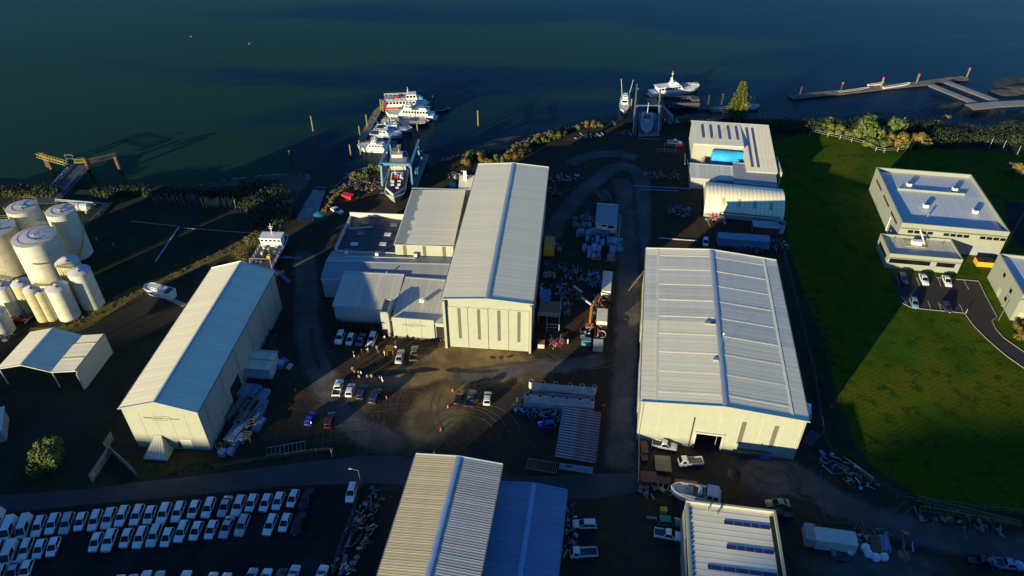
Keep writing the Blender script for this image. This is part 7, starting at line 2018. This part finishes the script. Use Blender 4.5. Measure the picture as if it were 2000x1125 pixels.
# street pole by the car park, flag poles and light masts
def pole(x, y, h, lab, m='galv', arm=None, r_=.09):
    t = thing('light_pole', lab, 'pole', tuple(P(x, y)))
    part('post', MB().m(m).cyl((0, 0, 0), (0, 0, h), r_, r_ * .6, 8), t)
    if arm:
        part('arm', MB().m(m).bar((0, 0, h), (arm, .3, h + .2), .08), t)
        part('lamp_head', MB().m('dull_white').box((arm, .3, h + .15), (.6, .25, .12)), t)
pole(706, 950, 5.0, 'grey utility pole at the corner of the car park', arm=-1.6)
pole(1950, 626, 4.5, 'small lamp post by the driveway bend', arm=-.8)
pole(1730, 262 + 215, 5, 'white pole at the left corner of the office', m='dull_white')
pole(1886, 612, 1.4, 'short post at the corner of the driveway lawn', m='dull_white')
pole(649, 892, 2.4, 'short pole on the verge by the road', m='dull_white')
for i, (x, y) in enumerate(((1932, 289), (1957, 294), (1985, 305))):
    pole(x, y, 4, '%s slanting pale pole in the scrub at the far right' % ORD[i], m='container_pale')
for i, (x, y) in enumerate(((190, 470), (223, 481), (174, 606))):
    solo('marker_post', MB().m('dull_white').cyl((0, 0, 0), (0, 0, 1.2), .1, n=6), '%s short white marker post in the dark tank field' % ORD[i], 'post', tuple(P(x, y)), group='marker posts in the tank field')
solo('concrete_strip', MB().m('concrete').bar((0, 0, .1), (P(362, 597) - P(329, 583)), 1.2, .2), 'pale concrete strip between the launch and the long shed', 'concrete strip', tuple(P(329, 583)))
TI = thing('trailer_axle', 'pair of small trailers parked right of the parapet shed', 'trailer', tuple(P(1640, 1090)), R(-8))
part('bed', MB().m('deck_dark').box((0, 0, .6), (2.8, 1.8, .2)), TI); part('toolbox', MB().m('wrap_white').box((-1.3, .6, .9), (.7, 1.8, .5)), TI)
for y in (-1, 1): part('wheel', MB().m('black_rubber').cyl((0, y - .1, .35), (0, y + .1, .35), .35, n=10), TI)
for i, (x, y) in enumerate(((1918, 1096), (1970, 1102))):
    car('ute', 'black' if i == 0 else 'lightblue', x, y, 14, 2, 'dark pickup parked in the lower right shade, %s of two' % ('left' if i == 0 else 'right'))
# ================================================================ VEGETATION
def crown_mesh(m, seed, n=420, rx=1.0, rz=.8, leaf=.16, lobes=9, spread=.62, flat=False):
    rr = random.Random(seed); mb = MB().m(m)
    L = []
    for i in range(lobes):
        a = rr.uniform(0, 6.283); q = rr.random() ** .5 * spread
        L.append((q * math.cos(a) * rx, q * math.sin(a) * rx, rr.uniform(.25, .95) * rz, rr.uniform(.28, .46)))
    for i in range(n):
        cx, cy, cz, r_ = rr.choice(L)
        d = Vector((rr.gauss(0, 1), rr.gauss(0, 1), rr.gauss(0, 1) + .35)).normalized()
        p_ = Vector((cx, cy, cz)) + d * r_ * rr.uniform(.72, 1.06)
        if p_.z < .03: p_.z = rr.uniform(.03, .2)
        u = Vector((rr.gauss(0, 1), rr.gauss(0, 1), rr.gauss(0, 1))); u = (u - d * u.dot(d) * .6).normalized(); v = d.cross(u).normalized() + d * rr.uniform(-.3, .3)
        s = leaf * rr.uniform(.6, 1.35)
        mb.face([p_ - u * s, p_ - v * s * .6, p_ + u * s, p_ + v * s * .6])
    return mb.mesh('crown')
CR = {}
for m_ in ('leaf_dark', 'leaf_green', 'leaf_lime', 'leaf_gold'):
    CR[m_] = [crown_mesh(m_, 31 + k, 900, leaf=.11) for k in range(3)]
BR = MB().m('bark').cyl((0, 0, 0), (.05, .03, .45), .07, .04, 6).cyl((0, 0, .1), (.3, .1, .55), .04, .02, 5).cyl((0, 0, .1), (-.25, -.2, .5), .04, .02, 5).mesh('trunk')
rv = random.Random(12)
def bush(x, y, s, m_, lab, cat='bush', name='shrub', group=None, z=0.0, hz=1.0):
    t = thing(name, lab, cat, tuple(P(x, y, z)), rv.uniform(0, 6), group)
    c_ = link('crown', rv.choice(CR[m_]), t); c_.scale = (s, s, s * hz)
    b = link('trunk', BR, t); b.scale = (s, s, s * hz)
    return t
# sunlit bank shrubs behind the tall shed
g = 'gold-lit shrubs on the bank behind the tall shed'
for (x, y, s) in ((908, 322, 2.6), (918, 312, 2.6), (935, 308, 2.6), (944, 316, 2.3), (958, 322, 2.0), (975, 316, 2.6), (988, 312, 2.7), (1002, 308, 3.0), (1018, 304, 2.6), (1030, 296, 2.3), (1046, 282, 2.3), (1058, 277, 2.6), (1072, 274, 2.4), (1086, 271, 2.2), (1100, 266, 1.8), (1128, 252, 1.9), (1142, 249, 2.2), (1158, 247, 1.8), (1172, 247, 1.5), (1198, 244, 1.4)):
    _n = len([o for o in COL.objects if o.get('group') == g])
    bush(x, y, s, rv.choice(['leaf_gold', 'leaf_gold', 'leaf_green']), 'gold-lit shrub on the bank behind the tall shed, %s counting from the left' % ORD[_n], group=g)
g = 'shrubs on the bank left of the travel lift'
for i, (x, y, s) in enumerate(((737, 333, 2.2), (724, 336, 2.2), (714, 343, 1.8), (691, 347, 1.6), (700, 345, 1.5), (666, 378, 1.3), (660, 384, 1.3), (652, 392, 1.4), (648, 397, 1.3), (642, 405, 1.2), (634, 414, 1.2))):
    bush(x, y, s, rv.choice(['leaf_gold', 'leaf_lime', 'leaf_green']), 'low sunlit shrub on the bank, %s counting left from the travel lift' % ORD[i], group=g)
g = 'lit trees above the lawn'
lab = ['lime bush at the left end of the lit tree clump above the lawn', 'low lime bush, second from the left in the lit clump', 'bright lime bush in front of the tallest round tree', 'largest round tree of the lit clump above the lawn', 'brown-green tree right of the largest round one', 'round tree right of centre in the lit clump', 'low green shrub at the foot of the clump', 'rounded golden tree at the right end of the clump', 'small shrub linking the right trees', 'upper left lime bush of the clump', 'green bush at the foot of the largest tree']
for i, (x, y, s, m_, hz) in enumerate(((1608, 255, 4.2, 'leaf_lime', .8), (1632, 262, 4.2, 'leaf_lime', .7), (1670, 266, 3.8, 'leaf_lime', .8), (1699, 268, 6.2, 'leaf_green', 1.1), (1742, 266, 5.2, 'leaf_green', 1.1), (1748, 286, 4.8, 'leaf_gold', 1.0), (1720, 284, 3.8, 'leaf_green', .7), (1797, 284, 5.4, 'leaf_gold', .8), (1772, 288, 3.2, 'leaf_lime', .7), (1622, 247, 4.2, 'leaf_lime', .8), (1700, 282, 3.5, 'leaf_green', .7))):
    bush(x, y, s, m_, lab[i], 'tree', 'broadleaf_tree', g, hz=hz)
bush(1982, 338, 4.0, 'leaf_gold', 'lone golden shrub beyond the office at the right edge', hz=.9)
bush(1848, 232, 1.6, 'leaf_gold', 'tiny lit bush on the mud below the ramps')
for (x, y, w_) in ((1820, 251, 'left'), (1832, 245, 'right')): bush(x, y, 2.0, 'leaf_gold', 'sparse lit shore shrub beyond the tree clump, %s of the two' % w_, group='sparse lit shrubs on the shore')
for i, (x, y, s) in enumerate(((1985, 640, 1.6), (1994, 650, 1.7), (1990, 660, 1.5), (2004, 664, 1.8), (2002, 642, 1.7), (2012, 655, 1.7))):
    bush(x, y, s, 'leaf_gold', 'garden shrub at the foot of the corner office, %s from the building' % ORD[i], group='garden shrubs by the corner office')
# hedge under the office wall
for i in range(11):
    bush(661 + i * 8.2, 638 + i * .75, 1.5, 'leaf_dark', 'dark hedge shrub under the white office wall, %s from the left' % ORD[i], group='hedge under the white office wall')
# dark scrub masses along the shores: one mass
def scrub(name, label, blobs, m_, seed, leaf=.28, dens=150, hmul=.8):
    rr = random.Random(seed); mb = MB().m(m_)
    for (x, y, r_) in blobs:
        c_ = P(x, y)
        for k in range(int(dens * r_ / 2)):
            d = Vector((rr.gauss(0, 1), rr.gauss(0, 1), abs(rr.gauss(0, 1)))).normalized()
            p_ = c_ + Vector((d.x * r_ * 1.3, d.y * r_, d.z * r_ * hmul)) * rr.uniform(.7, 1.08)
            u = Vector((rr.gauss(0, 1), rr.gauss(0, 1), rr.gauss(0, .7))).normalized(); v = u.cross(d).normalized(); s = leaf * rr.uniform(.6, 1.5)
            mb.face([p_ - u * s, p_ - v * s * .7, p_ + u * s, p_ + v * s * .7])
    o = link(name, mb.mesh(name)); tag(o, label, 'scrub', kind='stuff'); return o
rb = random.Random(6)
bl_ = [(x, 376 + rb.uniform(-5, 5), rb.uniform(1.5, 3.2)) for x in range(-40, 110, 7)] + [(x, 378 + rb.uniform(-4, 4), rb.uniform(1.4, 3.0)) for x in range(190, 480, 7)]
bl_ += [(x, y, rb.uniform(2.5, 4.2)) for x, y in ((478, 366), (495, 362), (512, 364), (528, 368), (540, 376), (550, 388), (552, 402), (548, 418), (538, 432), (505, 372), (520, 380))]
scrub('shore_scrub', 'dark scrub along the left shore', bl_, 'leaf_dark', 1)
scrub('mound_scrub', 'dark green leafy mound beside the big slipway', [(x, y, rb.uniform(2.5, 4.0)) for x, y in ((488, 384), (500, 396), (512, 402), (522, 412), (530, 398), (508, 418), (495, 412), (520, 430), (500, 430), (485, 400), (512, 388), (535, 415))], 'leaf_dark', 2, dens=260, hmul=.7)
bl_ = [(x, 246 + (x - 1500) * .06 + rb.uniform(-4, 4), rb.uniform(2.8, 4.6)) for x in range(1500, 1600, 8)] + [(x, 252 + rb.uniform(-5, 5), rb.uniform(2.6, 4.6)) for x in range(1600, 1820, 9)] + [(x, 268 + rb.uniform(-14, 14), rb.uniform(3, 5)) for x in range(1815, 2040, 8)]
bl_ += [(x, 240 + rb.uniform(-2, 3), rb.uniform(1.5, 2.6)) for x in range(1345, 1500, 9)]
scrub('shore_scrub', 'dark scrub along the right shore above the lawn', bl_, 'leaf_dark', 3)
bl_ = [(x, y, rb.uniform(.5, 1.1)) for x, y in [(1600 + rb.uniform(-22, 8) + k * 3, 640 + k * 22) for k in range(12)]] + [(1545 + k * 6 + rb.uniform(-8, 8), 500 + k * 14, rb.uniform(.4, .9)) for k in range(16)]
scrub('rank_grass', 'rank weeds in the strip between the big shed and the lawn', bl_, 'leaf_dark', 4, .12, 200)
bl_ = [(rb.uniform(640, 720), rb.uniform(345, 390), rb.uniform(.4, .8)) for k in range(26)]
bl_ = [b_ for b_ in bl_ if (b_[0] - 640) * .9 + (b_[1] - 345) * 1.4 > 50]
scrub('bank_weeds', 'brown-green weeds on the bank left of the travel lift', bl_, 'leaf_gold', 5, .12, 200)
bl_ = []
for k in range(90):
    t_ = rb.random(); x = 120 + 380 * t_; y = 645 - 185 * t_ + rb.uniform(-8, 12) - 12 * math.sin(t_ * 3); bl_.append((x, y, rb.uniform(.25, .6)))
scrub('berm_weeds', 'dry weeds on the sunlit berm between the tanks and the slipway', bl_, 'leaf_gold', 6, .11, 260, .5)
bl_ = [(rb.uniform(290, 690), 0, rb.uniform(.3, .6)) for k in range(60)]
bl_ = [(x, 940 - (x - 270) * .125 - rb.uniform(4, 22), r_) for x, _, r_ in bl_]
scrub('verge_weeds', 'dark weeds on the verge along the road', bl_, 'leaf_dark', 7, .12, 160, .5)
scrub('slip_weeds', 'golden weeds at the head of the work boat', [(490, 470, 1.6), (497, 478, 1.8), (470, 500, 1.8), (476, 508, 1.6), (483, 492, 1.2), (502, 462, 1.6)], 'leaf_gold', 8, .16, 260, 1.1)
# pampas plumes
for (x0, x1, y0, lab, m_) in ((395, 462, 402, 'sunlit clump of pampas grass plumes on the left shore', 'grass_plume'), (300, 395, 396, 'shaded pampas grass plumes left of the sunlit clump', 'timber_grey')):  # the shaded clump has its shade put into a duller plume colour
    mb = MB().m(m_); rr = random.Random(x0)
    o_ = P((x0 + x1) / 2, y0)
    for k in range(90):
        p_ = P(rr.uniform(x0, x1), y0 + rr.uniform(-5, 5)) - o_; h_ = rr.uniform(1.6, 3.4); l_ = Vector((rr.uniform(-.5, .5), rr.uniform(-.4, .4), h_))
        mb.cyl(p_, p_ + l_ * .7, .04, n=3, caps=False); mb.cyl(p_ + l_ * .65, p_ + l_, .14, .03, 5)
    tag(link('pampas_grass', mb.mesh('pampas_grass'), None, tuple(o_)), lab, 'pampas grass', kind='stuff')
# round tree lower left
RT = thing('round_tree', 'dense round tree standing alone left of the mesh gates', 'tree', tuple(P(108, 916)))
part('trunk', MB().m('bark').cyl((0, 0, 0), (0, 0, 2.6), .4, .28, 8).cyl((0, 0, 1.6), (1.6, .6, 4), .18, .08, 6).cyl((0, 0, 1.8), (-1.5, -.5, 4.2), .18, .08, 6).cyl((0, 0, 2.2), (.2, 1.2, 5), .18, .08, 6), RT)
cm = crown_mesh('leaf_green', 78, 4600, leaf=.06, lobes=17, spread=.78)
c_ = link('crown', cm, RT, (0, 0, 1.0)); c_.scale = (4.3, 4.3, 5.6)
# pine
PT = thing('pine_tree', 'tall tiered yellow-green pine at the waterfront', 'pine tree', tuple(P(1437, 236)))
part('trunk', MB().m('bark').cyl((0, 0, 0), (0, 0, 15.5), .4, .06, 8), PT)
rr = random.Random(9); mb = MB().m('leaf_pine')
for k in range(19):
    z = 1.6 + k * .76; rad = 4.9 * (1 - k / 20.5) ** .85 * rr.uniform(.88, 1.1)
    nb_ = 11 if k < 12 else 7
    for j in range(nb_):
        a = 2 * math.pi * (j + rr.random() * .6) / nb_; L_ = rad * rr.uniform(.8, 1.08)
        d = Vector((math.cos(a), math.sin(a), 0)); s_ = Vector((-d.y, d.x, 0))
        mb.bar(Vector((0, 0, z)), d * L_ + Vector((0, 0, z + .12 * L_)), .06)
        for q in range(12):
            u = .18 + .82 * q / 11; c0 = d * L_ * u + Vector((0, 0, z + .12 * L_ * u)); w_ = .55 * (1.15 - u * .6)
            for s in (-1, 1):
                e = c0 + s_ * s * w_ * rr.uniform(.7, 1.3) + d * .25 + Vector((0, 0, rr.uniform(-.15, .3)))
                mb.face([c0 - d * .13, c0 + d * .13, e + d * .1, e - d * .06]); mb.face([c0 + Vector((0, 0, .1)), c0 - Vector((0, 0, .12)), e - Vector((0, 0, .08)), e + Vector((0, 0, .12))])
part('crown', mb, PT)
# rocks of the right-hand fence foot and slip edge
def rocks(name, label, line, n, s0, s1, seed, m_='rock', z=0):
    rr = random.Random(seed); o_ = P(*line[0]); mb = MB().m(m_)
    q = [P(x, y) for x, y in line]
    for i in range(n):
        k = rr.randrange(len(q) - 1); p_ = q[k].lerp(q[k + 1], rr.random()) - o_ + Vector((rr.uniform(-1, 1), rr.uniform(-1, 1), 0)); s = rr.uniform(s0, s1)
        rg = [[(p_.x + s * f * math.cos(a) * rr.uniform(.8, 1.2), p_.y + s * f * math.sin(a) * rr.uniform(.8, 1.2), z + s * zz) for a in (0, 1.05, 2.1, 3.14, 4.2, 5.25)] for f, zz in ((.9, -.2), (1, .3), (.5, .75))]
        mb.loft(rg)
    return tag(link(name, mb.mesh(name), None, (o_.x, o_.y, 0)), label, 'rocks', kind='stuff')
rocks('shore_rocks', 'rocks along the bank behind the tall shed', [(862, 314), (905, 305), (950, 297), (1000, 287), (1045, 268), (1100, 251), (1190, 242)], 190, .2, .7, 1)
rocks('slip_rocks', 'rocks and rubble at the foot of the left-hand bank', [(640, 404), (672, 364), (705, 344), (738, 332)], 150, .2, .6, 2)
rocks('berm_stones', 'stones scattered on the sunlit berm', [(130, 646), (235, 590), (330, 545), (440, 490), (500, 460)], 160, .08, .22, 3)
rocks('yard_stones', 'loose stones on the shaded track left of the big shed', [(1190, 745), (1210, 800), (1205, 860), (1180, 740)], 50, .05, .16, 4)
rocks('gravel_litter', 'small litter and stones in the brown yard', [(700, 800), (850, 800), (1000, 800), (950, 860), (800, 840)], 60, .05, .12, 5)
# ================================================================ PEOPLE
def person_proto(pose):
    V = {}; E = []; Rr = {}
    def add(n_, p_, r_, par=None):
        V[n_] = Vector(p_); Rr[n_] = r_
        if par: E.append((par, n_))
    st = {'stand': 0.0, 'stride': .18, 'lean': .05}[pose]
    add('pelvis', (0, 0, .96), .15); add('waist', (0, 0, 1.10), .135, 'pelvis'); add('chest', (.02, 0, 1.32), .165, 'waist'); add('neck', (.02, 0, 1.49), .06, 'chest'); add('head', (.03, 0, 1.60), .10, 'neck'); add('crown_', (.03, 0, 1.70), .085, 'head')
    add('nose', (.14, 0, 1.60), .02, 'head')
    for s, n_ in ((-1, 'l'), (1, 'r')):
        fx = st * s
        add(n_ + 'hip', (0, .09 * s, .90), .10, 'pelvis'); add(n_ + 'knee', (fx * .6 + .02, .10 * s, .50), .07, n_ + 'hip'); add(n_ + 'ankle', (fx, .10 * s, .09), .045, n_ + 'knee'); add(n_ + 'toe', (fx + .17, .12 * s, .04), .04, n_ + 'ankle')
        ax = {'stand': .04, 'stride': -.22 * s, 'lean': .26}[pose]
        add(n_ + 'sh', (.01, .19 * s, 1.42), .07, 'chest'); add(n_ + 'el', (ax * .4, .27 * s, 1.14), .048, n_ + 'sh'); add(n_ + 'wr', (ax, .25 * s, .90 + (.2 if pose == 'lean' else 0)), .032, n_ + 'el')
        w_ = V[n_ + 'wr']; dn = (w_ - V[n_ + 'el']).normalized(); side = Vector((1, 0, 0))
        add(n_ + 'palm', w_ + dn * .07, .035, n_ + 'wr')
        for k in range(4):
            b_ = w_ + dn * .10 + side * (k - 1.5) * .022; add(n_ + 'f%d' % k, b_, .011, n_ + 'palm'); add(n_ + 'g%d' % k, b_ + dn * (.05 + .012 * (1.5 - abs(k - 1.5))) + Vector((0, -s * .02, 0)), .009, n_ + 'f%d' % k)
        add(n_ + 'th', w_ + dn * .05 + side * .05, .011, n_ + 'palm')
    names = list(V); idx = {n_: i for i, n_ in enumerate(names)}
    me = bpy.data.meshes.new('person_rig'); me.from_pydata([V[n_] for n_ in names], [(idx[a], idx[b]) for a, b in E], [])
    o = bpy.data.objects.new('person_rig', me); COL.objects.link(o)
    md = o.modifiers.new('skin', 'SKIN'); md.use_smooth_shade = True
    for i, n_ in enumerate(names):
        me.skin_vertices[0].data[i].radius = (Rr[n_], Rr[n_] * (1.15 if n_ in ('chest', 'pelvis', 'waist') else 1)); me.skin_vertices[0].data[i].use_root = (n_ == 'pelvis')
    sb = o.modifiers.new('sub', 'SUBSURF'); sb.levels = 1
    dg = bpy.context.evaluated_depsgraph_get()
    body = bpy.data.meshes.new_from_object(o.evaluated_get(dg)); body.name = 'body'
    bpy.data.objects.remove(o); 
    body.materials.clear(); body.materials.append(_m['skin'])
    def shell(test, off, nm):
        vs = [v.co + v.normal * off for v in body.vertices]; fs = []
        for p_ in body.polygons:
            if test(p_.center): fs.append(tuple(p_.vertices))
        used = sorted({i for f_ in fs for i in f_}); mp = {i: k for k, i in enumerate(used)}
        m2 = bpy.data.meshes.new(nm); m2.from_pydata([vs[i] for i in used], [], [tuple(mp[i] for i in f_) for f_ in fs]); return m2
    armz = .95 if pose != 'lean' else 1.12
    shirt = shell(lambda c_: 1.0 < c_.z < 1.47 or (abs(c_.y) > .2 and armz < c_.z < 1.47), .02, 'jacket')
    trou = shell(lambda c_: .10 < c_.z <= 1.02 and abs(c_.y) < .215, .016, 'trousers')
    shoe = shell(lambda c_: c_.z <= .11, .014, 'shoes')
    hair = shell(lambda c_: c_.z > 1.60 and (c_.x < .06 or c_.z > 1.69), .018, 'hair')
    return body, shirt, trou, shoe, hair
protos = {k: person_proto(k) for k in ('stand', 'stride', 'lean')}
eye = MB().m('hair').box((0, 0, 0), (.01, .02, .012)).mesh('eye'); mouth = MB().m('cloth_red').box((0, 0, 0), (.008, .045, .01)).mesh('mouth'); earm = MB().m('skin').box((0, 0, 0), (.03, .015, .05)).mesh('ear')
def person(x, y, pose, sh, tr, rz, lab, hat=None):
    t = thing('person', lab, 'person', tuple(P(x, y)) , R(rz), 'people gathered in the yard')
    t.location.z = .045
    b, s, tr_, so, ha = protos[pose]
    link('body', b, t)
    for nm, me, mm in (('jacket', s, 'cloth_' + sh), ('trousers', tr_, 'cloth_' + tr), ('shoes', so, 'cloth_black'), ('hair', ha, 'hair')):
        o = link(nm, me, t)
        if not me.materials: me.materials.append(_m[mm])
        o.material_slots[0].link = 'OBJECT'; o.material_slots[0].material = _m[mm]
    for s_ in (-1, 1):
        link('eye', eye, t, (.128, .035 * s_, 1.625)); link('ear', earm, t, (.03, .105 * s_, 1.60))
    link('mouth', mouth, t, (.130, 0, 1.555))
    if hat: part('hard_hat', MB().m(hat).cyl((.03, 0, 1.68), (.03, 0, 1.80), .135, .07, 12), t)
def zp(x, y): return (560 + x / 6.25, 620 + y / 6.25)
PL = [(825, 480, 'stand', 'black', 'white', 30, 'person in black jacket and white trousers, leftmost of the group by the hedge cars', 'dull_white'), (888, 520, 'stride', 'black', 'black', 60, 'person all in black walking below the hedge cars', None), (920, 440, 'stand', 'brown', 'blue', 10, 'person in dark red jacket near the white SUV bonnet', None),
      (975, 395, 'stand', 'grey', 'blue', 200, 'person in pale grey top at the bonnet of the white SUV', None), (1000, 425, 'lean', 'white', 'grey', 150, 'person in white stooping beside the white SUV', None), (1105, 400, 'stand', 'khaki', 'grey', 90, 'person in khaki standing right of the white SUV', None),
      (1130, 460, 'stand', 'brown', 'black', 120, 'person in maroon jacket in the middle of the upper group', None), (1198, 460, 'stand', 'white', 'white', 200, 'person all in white in the middle of the upper group', None), (1230, 470, 'stand', 'brown', 'brown', 20, 'person in brown just right of the one in white', None),
      (1305, 470, 'stand', 'red', 'blue', 180, 'person in bright red jacket left of the silver sedan', None), (1335, 345, 'stand', 'black', 'blue', 240, 'person in dark clothes by the left corner of the sign wall', None), (1335, 400, 'stand', 'white', 'grey', 240, 'person in pale top behind the silver sedan', None), (1205, 275, 'lean', 'white', 'black', 200, 'person in white bending near the entrance tower', None),
      (810, 660, 'stand', 'orange', 'grey', 300, 'person in orange vest at the left of the lower group', None), (838, 700, 'stand', 'grey', 'black', 300, 'person in grey second in the lower group', None), (882, 705, 'stand', 'khaki', 'black', 30, 'person in khaki third in the lower group', None), (915, 710, 'stand', 'white', 'black', 210, 'person in white top in the lower group', None),
      (890, 760, 'stand', 'orange', 'blue', 60, 'person in orange top facing the lower group', None), (988, 755, 'stand', 'grey', 'grey', 90, 'person in grey standing alone in the middle of the shade', None), (1040, 750, 'stand', 'orange', 'khaki', 90, 'person in faded orange standing in the middle of the shade', None), (1140, 770, 'stand', 'khaki', 'black', 20, 'person in khaki, left of the pair near the dark four wheel drive', None), (1168, 775, 'stand', 'white', 'black', 200, 'person with white top, right of the pair near the dark four wheel drive', None),
      (1175, 800, 'stride', 'white', 'white', 200, 'person in white lowest of the group near the dark four wheel drive', None)]
for a in PL:
    x, y = zp(a[0], a[1]); person(x, y + 1, *a[2:])
person(1427, 866, 'stand', 'red', 'blue', 180, 'person in red standing in the doorway of the big shed')
person(1381, 290 + 560, 'stand', 'grey', 'black', 90, 'person beside the left jamb of the big shed door') if False else None
